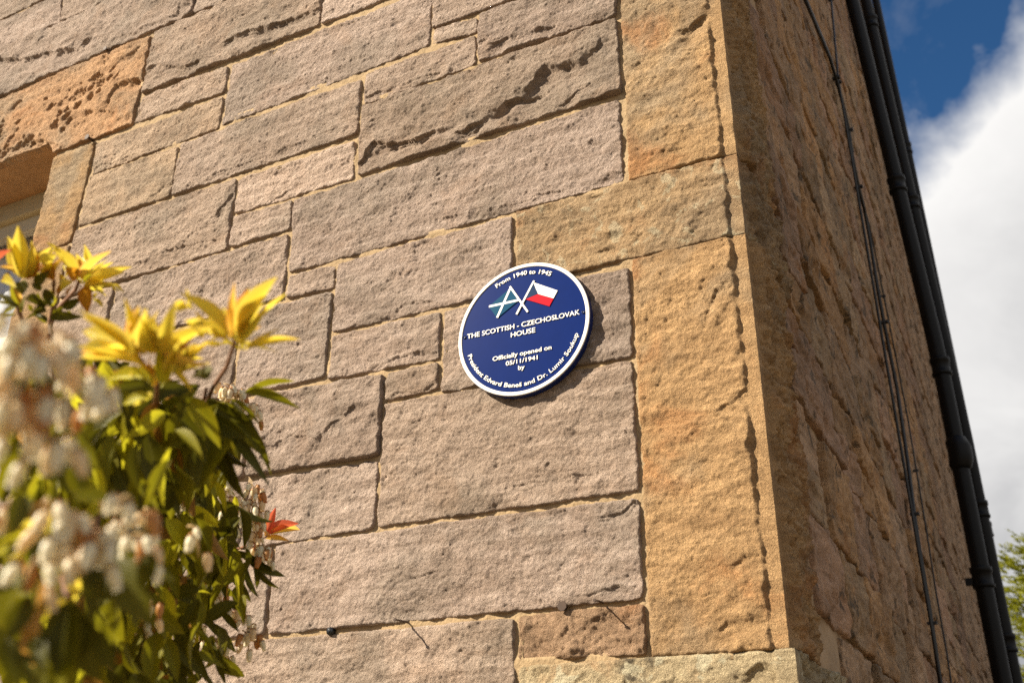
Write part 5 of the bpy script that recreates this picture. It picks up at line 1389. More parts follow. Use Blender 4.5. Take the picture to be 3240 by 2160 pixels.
[-253,-1537,1971,-232,-1526,2002,24,'Y'],
[-679,-1172,2037,-625,-1150,2024,37,'L'],
[-786,-1209,1832,-765,-1174,1788,33,'G'],
[-880,-1180,2255,-848,-1180,2195,41,'G'],
[-476,-1474,1933,-481,-1482,1888,20,'D'],
[-694,-992,1786,-660,-940,1779,32,'G'],
[-448,-1394,1693,-424,-1361,1674,33,'B'],
[-708,-1214,1914,-706,-1195,1859,37,'D'],
[-742,-1132,1978,-748,-1149,1919,31,'B'],
[-845,-1078,2074,-890,-1072,2025,40,'L'],
[-967,-652,2071,-988,-616,2002,37,'D'],
[-612,-1282,1906,-573,-1259,1877,32,'D'],
[-727,-988,1759,-732,-986,1696,28,'D'],
[-242,-1525,2021,-224,-1556,2004,22,'Y'],
[-745,-1097,2137,-762,-1075,2079,32,'D'],
[-448,-1350,1987,-446,-1343,1939,38,'G'],
[-794,-1107,2229,-796,-1063,2179,33,'D'],
[-808,-990,2147,-801,-954,2089,33,'B'],
[-739,-875,1955,-719,-860,1892,29,'L'],
[-651,-1237,2097,-638,-1215,2045,36,'L'],
[-553,-1359,1830,-568,-1363,1783,38,'G'],
[-486,-1264,2043,-529,-1293,2037,29,'D'],
[-665,-1144,1704,-659,-1135,1648,26,'D'],
[-568,-1213,2009,-560,-1176,1969,37,'G'],
[-788,-787,1986,-761,-783,1920,34,'D'],
[-674,-1110,1858,-673,-1095,1801,30,'L'],
[-773,-1124,2072,-776,-1129,2009,41,'B'],
[-805,-975,2044,-796,-911,2025,34,'L'],
[-719,-1229,1882,-728,-1186,1845,31,'D'],
[-638,-1093,2063,-667,-1079,2012,37,'L'],
[-965,-782,1784,-956,-740,1723,26,'D'],
[-928,-999,2014,-959,-1007,1952,40,'B'],
[-738,-1042,1998,-716,-1015,1945,39,'L'],
[-456,-1426,1976,-488,-1433,1943,36,'L'],
[-711,-1176,1734,-707,-1164,1678,31,'D'],
[-504,-1468,1824,-513,-1485,1783,23,'G'],
[-865,-1059,1808,-914,-1080,1771,40,'G'],
[-723,-913,1826,-688,-905,1772,27,'D'],
[-705,-1233,2155,-727,-1189,2121,38,'D'],
[-542,-1308,2021,-557,-1333,1978,28,'G'],
[-579,-1399,1791,-583,-1392,1743,36,'L'],
[-779,-961,1900,-736,-912,1906,32,'L'],
[-721,-1156,2029,-689,-1152,1978,31,'G'],
[-708,-1279,2145,-684,-1236,2113,26,'D'],
[-457,-1211,2048,-455,-1163,2027,20,'D'],
[-738,-1149,1754,-748,-1139,1697,34,'B'],
[-736,-1056,1765,-747,-1071,1707,33,'D'],
[-896,-909,1841,-838,-873,1829,29,'L'],
[-641,-1223,2067,-588,-1206,2055,26,'D'],
[-836,-838,1936,-853,-835,1868,41,'G'],
[-268,-1526,1927,-306,-1530,1930,28,'L'],
[-872,-802,1889,-898,-783,1825,36,'L'],
[-793,-973,1882,-839,-983,1837,35,'G'],
[-865,-899,1768,-826,-899,1712,32,'L'],
[-634,-1212,2152,-654,-1172,2115,33,'D'],
[-829,-1288,2161,-808,-1283,2103,31,'G'],
[-639,-1360,2237,-680,-1367,2275,25,'Y'],
[-589,-1233,2051,-610,-1214,2004,32,'G'],
[-651,-1323,2041,-654,-1329,1987,30,'G'],
[-871,-1056,1802,-879,-1025,1746,39,'G'],
[-755,-1187,2029,-810,-1206,2014,30,'D'],
[-109,-1720,1659,-91,-1728,1641,40,'D'],
[-871,-1115,2136,-880,-1094,2074,31,'G'],
[-668,-926,1878,-710,-961,1847,32,'D'],
[-951,-670,2128,-954,-680,2050,26,'D'],
[-772,-1017,1871,-775,-1017,1808,31,'G'],
[-550,-1284,2090,-544,-1275,2038,35,'D'],
[-709,-1145,1859,-705,-1103,1819,28,'G'],
[-553,-1370,2003,-585,-1403,1983,34,'B'],
[-450,-1258,1995,-469,-1218,1972,12,'D'],
[-650,-1256,1781,-639,-1245,1730,35,'G'],
[-821,-876,1910,-818,-906,1849,26,'L'],
[-816,-1193,1944,-833,-1165,1893,32,'G'],
[-940,-755,2009,-929,-759,1935,34,'G'],
[-499,-1379,1698,-514,-1382,1655,29,'D'],
[-529,-1331,1925,-536,-1354,1882,23,'L'],
[-720,-1285,1979,-708,-1271,1926,36,'L'],
[-327,-1451,2003,-341,-1459,2042,16,'Y'],
[-806,-1102,2093,-803,-1070,2038,35,'L'],
[-781,-1071,1717,-758,-1077,1661,27,'G'],
[-914,-980,1746,-927,-946,1690,41,'L'],
[-496,-1316,1792,-516,-1300,1752,29,'D'],
[-952,-887,2005,-955,-868,1936,37,'B'],
[-298,-1501,1960,-290,-1539,1952,26,'Y'],
[-594,-1376,1952,-617,-1351,1915,29,'G'],
[-524,-1361,1895,-534,-1340,1853,41,'L'],
[-724,-991,1772,-723,-960,1719,41,'D'],
[-841,-1302,2155,-799,-1259,2144,32,'G'],
[-531,-1223,2054,-552,-1189,2019,32,'G'],
[-883,-1250,2162,-889,-1253,2099,36,'D'],
[-838,-1149,2073,-803,-1097,2066,36,'G'],
[-571,-1414,2194,-573,-1455,2226,32,'Y'],
[-885,-841,1847,-940,-849,1805,34,'D'],
[-890,-953,2153,-941,-968,2108,39,'B'],
[-259,-1541,1967,-240,-1547,1999,24,'Y'],
[-653,-1041,2084,-685,-1049,2033,35,'D'],
[-475,-1329,1957,-484,-1300,1920,25,'G'],
[-780,-1026,1815,-765,-984,1772,40,'L'],
[-872,-851,1907,-858,-876,1844,30,'D'],
[-852,-1015,2114,-818,-981,2068,33,'D'],
[-725,-1093,1992,-740,-1098,1934,35,'G'],
[-703,-1122,2022,-705,-1118,1963,34,'G'],
[-697,-1302,1946,-699,-1313,1893,27,'D'],
[-824,-1177,2069,-832,-1145,2017,30,'G'],
[-737,-887,1813,-713,-844,1772,33,'G'],
[-612,-1461,2180,-584,-1482,2218,22,'Y'],
[-601,-1307,1853,-627,-1302,1810,27,'L'],
[-541,-1328,1789,-546,-1298,1752,35,'B'],
[-652,-1357,2021,-624,-1334,1983,34,'G'],
[-707,-1003,2170,-724,-978,2114,40,'G'],
[-784,-837,2045,-772,-860,1982,25,'D'],
[-851,-911,1877,-870,-921,1814,25,'G'],
[-686,-1294,1759,-692,-1297,1707,39,'G'],
[-929,-864,1753,-879,-824,1727,35,'D'],
[-570,-1405,2187,-521,-1389,2186,16,'Y'],
[-736,-1232,1906,-716,-1202,1863,31,'D'],
[-453,-1438,1706,-456,-1448,1665,29,'G'],
[-852,-860,1756,-826,-812,1717,38,'L'],
[-753,-1249,2037,-769,-1238,1983,34,'D'],
[-739,-1305,2071,-752,-1288,2019,33,'D'],
[-714,-1108,1730,-712,-1052,1719,38,'G'],
[-845,-1134,2201,-869,-1126,2142,34,'D'],
[-495,-1239,2044,-532,-1239,2009,30,'G'],
[-832,-1188,1930,-848,-1171,1875,30,'L'],
[-957,-813,1931,-971,-831,1863,27,'G'],
[-861,-1053,1822,-879,-1095,1779,33,'G'],
[-706,-1011,1812,-709,-984,1759,36,'D'],
[-860,-842,1931,-886,-875,1877,26,'G'],
[-465,-1286,2020,-487,-1275,1978,32,'G'],
[-494,-1378,1975,-520,-1390,1938,41,'D'],
[-782,-916,1884,-804,-889,1830,26,'B'],
[-679,-1100,1840,-688,-1071,1792,40,'D'],
[-679,-1100,1720,-628,-1078,1712,34,'G'],
[-641,-1120,1701,-625,-1116,1649,36,'D'],
[-740,-1164,2130,-728,-1142,2076,28,'G'],
[-906,-855,2067,-949,-908,2083,33,'D'],
[-693,-1094,1889,-720,-1107,1840,29,'B'],
[-876,-1086,1759,-866,-1062,1703,34,'D'],
[-677,-1111,1800,-655,-1090,1753,27,'D'],
[-908,-774,1791,-891,-771,1723,34,'G'],
[-889,-972,1992,-893,-918,1954,31,'B'],
[-765,-963,1815,-721,-956,1772,28,'D'],
[-832,-1162,2076,-839,-1136,2021,30,'B'],
[-580,-1103,1843,-601,-1111,1794,29,'D'],
[-814,-1191,2046,-834,-1144,2015,34,'B'],
[-654,-1281,2115,-666,-1320,2079,37,'G'],
[-870,-1234,2240,-852,-1191,2198,33,'L'],
[-411,-1514,1930,-422,-1509,1891,21,'G'],
[-267,-1524,1980,-273,-1522,2017,21,'Y'],
[-912,-915,1908,-954,-903,1857,30,'G'],
[-828,-1021,1994,-821,-997,1936,29,'G'],
[-440,-1484,1880,-452,-1472,1842,22,'G'],
[-757,-1247,1911,-773,-1262,1860,31,'L'],
[-524,-1230,1816,-542,-1273,1801,27,'D'],
[-610,-1386,2218,-632,-1412,2258,28,'Y'],
[-748,-1193,1845,-762,-1218,1797,29,'D'],
[-576,-1394,2198,-595,-1401,2245,18,'Y'],
[-537,-1455,2018,-522,-1425,1986,41,'D'],
[-975,-757,2228,-959,-705,2176,31,'G'],
[-273,-1544,1971,-262,-1576,1986,16,'P'],
[-289,-1509,1950,-318,-1517,1973,26,'L'],
[-770,-1179,1962,-741,-1148,1923,35,'G'],
[-715,-1295,2030,-735,-1274,1984,34,'D'],
[-636,-1132,1970,-621,-1114,1920,37,'D'],
[-711,-1114,1699,-683,-1119,1651,37,'G'],
[-628,-1477,2172,-585,-1488,2148,35,'Y'],
[-707,-1020,2046,-691,-996,1993,31,'D'],
[-561,-1344,2071,-602,-1347,2043,35,'D'],
[-219,-1487,1998,-235,-1516,2015,22,'Y'],
[-971,-810,1857,-961,-773,1798,24,'D'],
[-849,-1115,1715,-867,-1132,1661,32,'G'],
[-773,-988,2056,-803,-1013,2007,33,'D'],
[-601,-1282,1870,-597,-1290,1821,36,'D'],
[-805,-1167,1770,-793,-1157,1715,27,'G'],
[-683,-1132,1705,-695,-1130,1652,34,'D'],
[-719,-1290,2109,-747,-1266,2068,28,'L'],
[-475,-1315,2051,-460,-1278,2077,26,'D'],
[-658,-1034,2049,-661,-998,2003,39,'L'],
[-931,-737,2071,-961,-770,2014,40,'D'],
[-562,-1310,1910,-575,-1295,1866,29,'D'],
[-779,-1268,2191,-833,-1289,2187,39,'B'],
[-632,-1249,2142,-646,-1238,2091,27,'D'],
[-893,-912,1727,-900,-920,1663,33,'D'],
[-828,-1271,2138,-831,-1251,2083,29,'G'],
[-566,-1173,2097,-550,-1151,2051,36,'D'],
[-984,-702,1986,-1001,-732,1921,39,'G'],
[-781,-1017,2087,-762,-1014,2028,36,'B'],
[-732,-1012,1939,-757,-1011,1885,25,'D'],
[-697,-1145,1893,-679,-1148,1841,37,'G'],
[-725,-1232,1747,-731,-1199,1706,38,'B'],
[-593,-1446,2195,-637,-1436,2216,50,'O'],
[-762,-1114,1786,-740,-1119,1734,36,'L'],
[-910,-792,2008,-953,-799,1954,35,'D'],
[-78,-1692,1691,-78,-1695,1666,26,'G'],
[-769,-861,1981,-803,-855,1927,30,'G'],
[-552,-1385,1839,-536,-1357,1807,29,'L'],
[-917,-918,1769,-930,-961,1722,40,'D'],
[-632,-1096,1946,-671,-1090,1908,34,'L'],
[-869,-1051,1892,-867,-1026,1836,29,'G'],
[-726,-1010,1819,-732,-1020,1762,27,'L'],
[-699,-1133,2191,-698,-1100,2143,29,'D'],
[-674,-1229,1982,-645,-1206,1944,28,'B'],
[-703,-1243,1725,-690,-1253,1676,27,'D'],
[-483,-1392,1770,-491,-1391,1728,21,'D'],
[-708,-883,1982,-722,-848,1933,24,'D'],
[-670,-1296,1776,-670,-1287,1727,30,'L'],
[-770,-1038,1904,-736,-992,1890,32,'G'],
[-567,-1255,1930,-564,-1256,1881,40,'G'],
[-710,-1049,1898,-705,-1081,1851,36,'B'],
[-840,-956,1735,-854,-956,1675,30,'D'],
[-663,-1058,2125,-661,-1048,2068,30,'D'],
[-822,-878,1793,-832,-939,1780,30,'L'],
[-829,-1026,1885,-819,-981,1846,30,'D'],
[-826,-1171,1929,-867,-1161,1890,41,'L'],
[-593,-1351,2120,-572,-1311,2099,37,'D'],
[-852,-854,2013,-863,-843,1949,27,'D'],
[-676,-1217,1692,-648,-1209,1650,33,'L'],
[-936,-838,1760,-937,-795,1709,36,'G'],
[-522,-1266,1795,-542,-1257,1754,41,'L'],
[-912,-1187,2206,-911,-1150,2156,41,'G'],
[-560,-1165,2043,-521,-1144,2016,31,'G'],
[-742,-1153,2083,-773,-1137,2038,41,'G'],
[-799,-1115,1909,-794,-1109,1852,35,'D'],
[-327,-1470,2014,-340,-1499,2037,20,'Y'],
[-632,-1303,2019,-654,-1343,1998,38,'D'],
[-488,-1320,2035,-442,-1326,2032,26,'G'],
[-672,-1273,2140,-708,-1263,2102,40,'G'],
[-738,-914,1798,-743,-883,1747,30,'D'],
[-767,-1238,1710,-754,-1223,1661,30,'B'],
[-619,-1272,1920,-626,-1273,1871,38,'D'],
[-765,-854,1896,-820,-875,1875,29,'G'],
[-972,-903,2084,-993,-877,2025,28,'G'],
[-241,-1526,2021,-232,-1558,2007,22,'Y'],
[-852,-828,1735,-854,-845,1673,26,'G'],
[-727,-1119,1918,-721,-1069,1895,31,'G'],
[-816,-1115,2217,-844,-1125,2164,37,'G'],
[-640,-1127,1806,-644,-1130,1754,38,'D'],
[-671,-1104,1756,-686,-1143,1723,30,'L'],
[-610,-1458,2181,-604,-1463,2229,34,'Y'],
[-630,-1241,1695,-616,-1206,1664,34,'G'],
[-811,-1132,2181,-797,-1135,2123,27,'G'],
[-290,-1476,1977,-254,-1474,1987,18,'Y'],
[-429,-1445,1705,-435,-1431,1669,20,'L'],
[-858,-964,1919,-872,-929,1870,26,'D'],
[-755,-1099,2117,-716,-1090,2075,30,'G'],
[-732,-1004,1757,-703,-961,1734,29,'D'],
[-799,-939,1839,-777,-950,1784,28,'L'],
[-808,-940,1719,-818,-993,1693,35,'L'],
[-754,-1007,2022,-756,-986,1967,35,'D'],
[-968,-754,1866,-941,-759,1803,28,'D'],
[-738,-958,2044,-745,-999,2001,34,'G'],
[-785,-886,1903,-799,-876,1844,28,'G'],
[-440,-1267,2032,-417,-1239,2004,30,'D'],
[-633,-1049,1856,-639,-1028,1807,32,'G'],
[-941,-805,1926,-945,-789,1861,26,'L'],
[-744,-1080,2001,-741,-1072,1945,31,'G'],
[-570,-1236,2058,-576,-1221,2011,37,'G'],
[-863,-839,2223,-890,-832,2162,34,'L'],
[-857,-840,1907,-831,-823,1851,28,'G'],
[-558,-1366,1850,-584,-1383,1818,28,'D'],
[-331,-1448,2006,-321,-1419,2030,14,'Y'],
[-542,-1158,1699,-568,-1163,1659,37,'G'],
[-860,-871,1976,-878,-883,1916,27,'D'],
[-782,-913,1906,-796,-882,1856,36,'D'],
[-575,-1393,2208,-597,-1366,2242,24,'Y'],
[-736,-1045,1742,-721,-1039,1689,30,'G'],
[-820,-807,1956,-846,-753,1933,26,'G'],
[-740,-838,1972,-761,-835,1914,31,'G'],
[-527,-1350,1806,-555,-1367,1777,31,'D'],
[-673,-1010,1821,-639,-977,1793,26,'G'],
[-739,-1249,2075,-747,-1263,2024,31,'D'],
[-770,-1021,1886,-786,-1018,1831,25,'D'],
[-778,-1166,2149,-808,-1160,2101,26,'G'],
[-842,-1004,1926,-852,-970,1878,32,'G'],
[-740,-1026,1720,-744,-1042,1667,28,'G'],
[-745,-1058,2202,-751,-1051,2144,40,'D'],
[-739,-938,2085,-753,-926,2028,32,'L'],
[-854,-1035,1893,-850,-1078,1853,41,'L'],
[-690,-997,1882,-715,-1022,1839,35,'G'],
[-571,-1177,1874,-556,-1166,1829,30,'G'],
[-1015,-486,2135,-964,-442,2172,12,'R'],
[-283,-1396,2039,-290,-1391,2077,9,'Y'],
[-571,-1113,1854,-607,-1145,1841,33,'D'],
[-865,-1069,2022,-859,-1019,1991,34,'G'],
[-283,-1514,1952,-310,-1530,1968,26,'P'],
[-637,-1275,2005,-658,-1281,1961,27,'G'],
[-594,-1106,1968,-608,-1112,1919,38,'G'],
[-859,-815,1842,-864,-793,1783,16,'D'],
[-491,-1216,2060,-448,-1200,2048,30,'G'],
[-561,-1203,1858,-580,-1222,1819,27,'D'],
[-441,-1504,1802,-452,-1506,1766,25,'D'],
[-582,-1318,1956,-575,-1300,1914,34,'D'],
[-904,-849,1994,-905,-829,1933,37,'G'],
[-818,-891,1909,-856,-886,1862,38,'L'],
[-646,-1442,2199,-633,-1476,2231,34,'Y'],
[-763,-1017,1760,-776,-1042,1712,30,'L'],
[-918,-993,1854,-911,-992,1794,27,'L'],
[-948,-855,1747,-987,-888,1709,38,'L'],
[-579,-1357,1739,-595,-1350,1699,28,'G'],
[-787,-923,1801,-755,-898,1759,24,'G'],
[-987,-883,2098,-954,-849,2052,28,'D'],
[-854,-849,2078,-890,-886,2041,30,'L'],
[-762,-1001,1830,-732,-981,1787,24,'L'],
[-712,-1227,1880,-746,-1218,1844,40,'B'],
[-885,-897,2118,-871,-849,2079,28,'L'],
[-830,-1016,1921,-813,-1028,1867,29,'G'],
[-925,-789,1752,-977,-809,1720,33,'D'],
[-730,-1038,1786,-730,-1053,1734,38,'D'],
[-549,-1234,1880,-567,-1269,1856,27,'G'],
[-886,-787,2060,-861,-742,2020,32,'D'],
[-711,-1310,2009,-716,-1316,1960,30,'G'],
[-987,-623,2118,-1047,-635,2081,27,'B'],
[-720,-1187,1860,-703,-1189,1812,33,'D'],
[-623,-1371,2228,-605,-1391,2269,25,'Y'],
[-777,-926,1770,-825,-936,1740,39,'B'],
[-314,-1485,1996,-299,-1497,2027,16,'Y'],
[-827,-858,1767,-825,-814,1726,35,'D'],
[-937,-775,1978,-939,-784,1913,27,'G'],
[-292,-1507,1989,-305,-1518,2020,19,'Y'],
[-807,-1104,1701,-786,-1081,1657,29,'G'],
[-824,-956,1757,-819,-943,1701,27,'B'],
[-811,-828,2072,-831,-817,2014,41,'L'],
[-628,-1287,1821,-649,-1290,1780,36,'D'],
[-707,-1108,1746,-692,-1078,1707,30,'D'],
[-832,-974,2048,-852,-965,1993,25,'D'],
[-670,-1292,1829,-660,-1292,1783,39,'G'],
[-815,-977,2125,-837,-1014,2084,39,'D'],
[-480,-1285,1988,-478,-1314,1955,30,'G'],
[-482,-1327,2058,-439,-1321,2052,26,'D'],
[-783,-1200,1690,-770,-1211,1642,32,'L'],
[-449,-1270,2020,-446,-1255,1979,30,'G'],
[-723,-1208,1765,-752,-1209,1725,28,'G'],
[-847,-1234,2239,-871,-1191,2212,40,'G'],
[-757,-1261,1770,-730,-1258,1729,39,'D'],
[-227,-1496,1952,-255,-1496,1970,60,'D'],
[-591,-1383,2208,-576,-1368,2250,18,'Y'],
[-904,-931,2122,-945,-942,2077,33,'L'],
[-780,-873,1925,-789,-874,1867,28,'D'],
[-457,-1289,2038,-486,-1271,2011,40,'D'],
[-846,-1027,1716,-837,-1004,1666,30,'G'],
[-996,-643,1985,-1048,-684,1966,26,'G'],
[-737,-1147,1954,-738,-1130,1905,29,'L'],
[-840,-1010,1989,-870,-991,1944,31,'D'],
[-688,-936,1805,-670,-931,1754,25,'D'],
[-783,-1191,1772,-780,-1141,1781,37,'L'],
[-829,-1107,2086,-867,-1116,2046,28,'D'],
[-775,-932,1826,-816,-946,1790,24,'L'],
[-731,-1108,2193,-735,-1132,2144,29,'G'],
[-711,-1071,1790,-701,-1055,1742,39,'D'],
[-684,-1080,2161,-676,-1055,2114,26,'G'],
[-867,-842,2017,-825,-824,1976,29,'G'],
[-678,-1085,2027,-713,-1106,1995,39,'L'],
[-704,-1166,1998,-691,-1131,1964,32,'D'],
[-554,-1388,1851,-558,-1368,1815,25,'G'],
[-829,-1131,1926,-804,-1085,1915,34,'D'],
[-768,-1179,1802,-741,-1168,1761,40,'D'],
[-893,-785,2129,-866,-771,2073,40,'G'],
[-981,-678,1976,-986,-654,1914,32,'D'],
[-867,-801,2213,-893,-850,2244,31,'L'],
[-300,-1467,1983,-296,-1475,2017,16,'P'],
[-722,-938,2142,-745,-912,2097,31,'D'],
[-541,-1246,1983,-533,-1270,1946,22,'G'],
[-241,-1458,2020,-238,-1486,2040,27,'Y'],
[-901,-1213,2114,-905,-1195,2062,31,'D'],
[-704,-1172,1808,-712,-1175,1760,38,'D'],
[-818,-1146,1748,-771,-1134,1730,28,'G'],
[-822,-1207,1899,-812,-1165,1871,27,'D'],
[-975,-799,1871,-986,-803,1809,40,'B'],
[-730,-1070,1703,-716,-1053,1657,31,'L'],
[-770,-1122,1992,-766,-1076,1967,36,'G'],
[-836,-855,2053,-837,-844,1994,16,'D'],
[-860,-1136,2219,-855,-1102,2174,38,'D'],
[-895,-1037,2093,-909,-1042,2037,34,'G'],
[-764,-1076,1984,-785,-1067,1936,26,'D'],
[-674,-1032,2019,-706,-1026,1978,28,'D'],
[-325,-1476,1957,-357,-1465,1966,28,'Y'],
[-716,-1259,2016,-753,-1277,1990,27,'G'],
[-863,-1114,1937,-877,-1093,1889,32,'B'],
[-703,-1262,2066,-697,-1224,2036,38,'G'],
[-630,-1049,1958,-623,-1022,1916,41,'B'],
[-812,-902,1989,-805,-896,1932,35,'G'],
[-825,-954,1974,-830,-913,1935,25,'D'],
[-516,-1319,1894,-518,-1302,1856,19,'D'],
[-765,-1116,2064,-775,-1087,2021,35,'L'],
[-893,-1053,2022,-901,-1051,1966,40,'D'],
[-956,-747,2191,-960,-729,2128,33,'D'],
[-781,-803,1981,-795,-831,1931,26,'G'],
[-90,-1711,1707,-87,-1701,1687,50,'D'],
[-754,-1253,2114,-717,-1221,2102,35,'L'],
[-812,-1148,2224,-826,-1105,2193,30,'D'],
[-629,-1441,2196,-631,-1486,2191,19,'P'],
[-247,-1515,1953,-234,-1510,1982,18,'Y'],
[-708,-983,1898,-708,-991,1846,26,'D'],
[-689,-1022,1748,-659,-986,1729,28,'D'],
[-858,-832,1915,-845,-775,1906,30,'D'],
[-833,-1132,1728,-817,-1157,1686,27,'D'],
[-614,-1460,2181,-625,-1468,2223,22,'Y'],
[-834,-1185,1782,-805,-1179,1741,35,'G'],
[-811,-841,2079,-787,-813,2033,32,'D'],
[-771,-770,1982,-766,-730,1939,20,'D'],
[-769,-1250,2135,-750,-1220,2099,36,'L'],
[-759,-1100,1771,-801,-1112,1746,27,'G'],
[-908,-848,1940,-890,-827,1887,40,'G'],
[-592,-1128,2095,-616,-1125,2053,27,'G'],
[-799,-1236,2182,-795,-1202,2143,39,'D'],
[-842,-917,1979,-843,-902,1924,26,'D'],
[-694,-1164,1789,-722,-1189,1760,41,'D'],
[-285,-1427,2043,-267,-1457,2037,30,'Y'],
[-655,-1047,1728,-664,-1024,1686,32,'G'],
[-604,-1417,2143,-561,-1409,2141,26,'D'],
[-907,-955,1877,-876,-963,1830,35,'G'],
[-722,-1312,2058,-692,-1283,2036,36,'D'],
[-838,-1169,1935,-880,-1196,1947,40,'G'],
[-586,-1399,2204,-555,-1393,2235,28,'Y'],
[-784,-1205,1766,-794,-1200,1719,26,'D'],
[-822,-1089,2175,-807,-1083,2123,30,'L'],
[-609,-1243,2114,-588,-1207,2094,40,'D'],
[-653,-1279,1717,-674,-1294,1682,38,'L'],
[-845,-1021,1951,-865,-988,1913,26,'L'],
[-227,-1464,2005,-214,-1456,2034,20,'Y'],
[-880,-1043,1728,-911,-1049,1685,41,'D'],
[-474,-1208,2085,-452,-1188,2053,16,'D'],
[-634,-1073,1948,-640,-1071,1900,41,'D'],
[-971,-651,2290,-1017,-614,2258,26,'D'],
[-773,-964,1759,-757,-986,1714,33,'L'],
[-305,-1501,1994,-308,-1479,2019,24,'P'],
[-749,-1111,1809,-748,-1081,1770,34,'D'],
[-910,-1032,1995,-877,-998,1966,28,'D'],
[-970,-737,2203,-1011,-753,2156,32,'D'],
[-860,-1278,2115,-860,-1258,2068,31,'B'],
[-715,-996,1792,-737,-1016,1751,39,'G'],
[-290,-1510,1988,-266,-1488,1992,22,'Y'],
[-775,-1236,2058,-767,-1224,2011,41,'G'],
[-485,-1206,2026,-453,-1199,1998,16,'L'],
[-938,-857,1858,-935,-840,1802,33,'G'],
[-863,-799,1851,-889,-798,1799,29,'D'],
[-894,-943,1840,-892,-960,1787,38,'L'],
[-690,-1250,2066,-696,-1228,2025,38,'D'],
[-221,-1490,2001,-247,-1499,2017,30,'Y'],
[-441,-1274,2041,-430,-1239,2023,34,'D'],
[-784,-1100,1994,-755,-1058,1992,30,'G'],
[-916,-903,1992,-886,-885,1946,29,'L'],
[-577,-1158,1907,-597,-1156,1867,41,'L'],
[-792,-1027,1836,-774,-1033,1788,30,'D'],
[-701,-1252,2160,-714,-1247,2114,33,'L'],
[-667,-1267,2165,-677,-1269,2119,41,'D'],
[-700,-1053,2184,-690,-1019,2146,38,'L'],
[-989,-741,2198,-991,-753,2135,41,'G'],
[-710,-1220,1940,-749,-1237,1921,29,'D'],
[-911,-725,1817,-931,-745,1764,25,'G'],
[-630,-1450,2136,-670,-1445,2150,26,'G'],
[-267,-1441,2034,-265,-1474,2041,28,'Y'],
[-296,-1412,2053,-307,-1407,2086,25,'Y'],
[-790,-1161,1721,-776,-1115,1720,32,'D'],
[-833,-1235,2066,-828,-1203,2028,27,'L'],
[-588,-1422,2176,-549,-1439,2177,35,'Y'],
[-811,-1122,1957,-829,-1119,1910,39,'D'],
[-984,-725,2175,-986,-733,2112,28,'D'],
[-702,-956,2108,-725,-967,2062,39,'D'],
[-889,-808,2115,-862,-794,2064,28,'D'],
[-684,-1076,1736,-666,-1035,1721,41,'D'],
[-161,-1619,1713,-152,-1622,1690,26,'G'],
[-166,-1699,1731,-156,-1712,1714,22,'Y'],
[-715,-1002,2208,-721,-962,2174,38,'L'],
[-727,-1160,1729,-706,-1155,1688,41,'D'],
[-858,-1168,2162,-846,-1127,2132,41,'D'],
[-755,-1014,1941,-736,-986,1903,37,'L'],
[-822,-815,1977,-818,-787,1928,20,'B'],
[-839,-995,1826,-835,-980,1776,32,'D'],
[-759,-1073,1827,-799,-1091,1805,41,'G'],
[-924,-786,1759,-932,-766,1705,26,'L'],
[-595,-1386,2203,-602,-1345,2215,16,'Y'],
[-763,-1167,1816,-751,-1131,1788,30,'D'],
[-888,-842,1834,-885,-831,1779,22,'G'],
[-737,-892,1933,-757,-899,1885,26,'G'],
[-306,-1525,1986,-296,-1550,2003,18,'Y'],
[-610,-1126,1802,-641,-1132,1771,28,'G'],
[-775,-1007,1930,-763,-1013,1881,31,'D'],
[-642,-957,1936,-665,-974,1896,26,'G'],
[-984,-758,1953,-1009,-775,1901,35,'G'],
[-1015,-486,2135,-984,-543,2154,42,'O'],
[-810,-1090,2229,-811,-1063,2184,30,'G'],
[-859,-895,2042,-855,-854,2005,27,'L'],
[-880,-814,1750,-894,-816,1696,40,'G'],
[-743,-1200,2145,-738,-1177,2103,38,'G'],
[-788,-1172,1733,-813,-1178,1694,40,'G'],
[-689,-997,1787,-699,-994,1740,27,'D'],
[-691,-1042,2085,-669,-1005,2061,41,'G'],
[-674,-1360,2010,-644,-1330,2007,32,'D'],
[-791,-1198,2219,-814,-1219,2180,33,'B'],
[-909,-1025,1921,-955,-1039,1899,29,'G'],
[-875,-893,1913,-886,-926,1871,31,'G'],
[-754,-845,1833,-783,-858,1791,27,'G'],
[-815,-1224,2051,-818,-1227,2003,27,'D'],
[-730,-950,2001,-754,-949,1956,25,'D'],
[-532,-1282,2058,-494,-1291,2045,26,'G'],
[-974,-795,2114,-956,-750,2079,31,'L'],
[-820,-1193,1692,-804,-1162,1661,37,'D'],
[-801,-1148,1820,-803,-1163,1775,27,'L'],
[-753,-1269,1805,-751,-1245,1768,35,'G'],
[-631,-1311,1753,-633,-1316,1713,41,'L'],
[-811,-1009,1788,-797,-968,1763,26,'D'],
[-900,-730,1972,-898,-736,1914,31,'D'],
[-960,-766,2172,-1012,-775,2143,27,'D'],
[-764,-1228,1934,-762,-1206,1894,29,'G'],
[-907,-751,1970,-957,-774,1952,33,'B'],
[-898,-825,2070,-930,-835,2024,29,'L'],
[-850,-887,2094,-857,-855,2050,36,'D'],
[-814,-1057,1726,-847,-1075,1695,30,'D'],
[-823,-1021,1746,-832,-1054,1710,29,'L'],
[-586,-1333,1793,-569,-1299,1785,21,'G'],
[-814,-845,2168,-831,-823,2120,32,'L'],
[-831,-900,2015,-827,-879,1966,30,'G'],
[-295,-1499,1997,-297,-1472,2013,24,'Y'],
[-819,-1252,2055,-819,-1248,2008,38,'D'],
[-998,-711,1974,-1011,-720,1916,40,'G'],
[-920,-1263,2230,-890,-1222,2234,27,'D'],
[-751,-1049,1764,-747,-1024,1724,39,'D'],
[-766,-1044,1861,-752,-1041,1815,31,'D'],
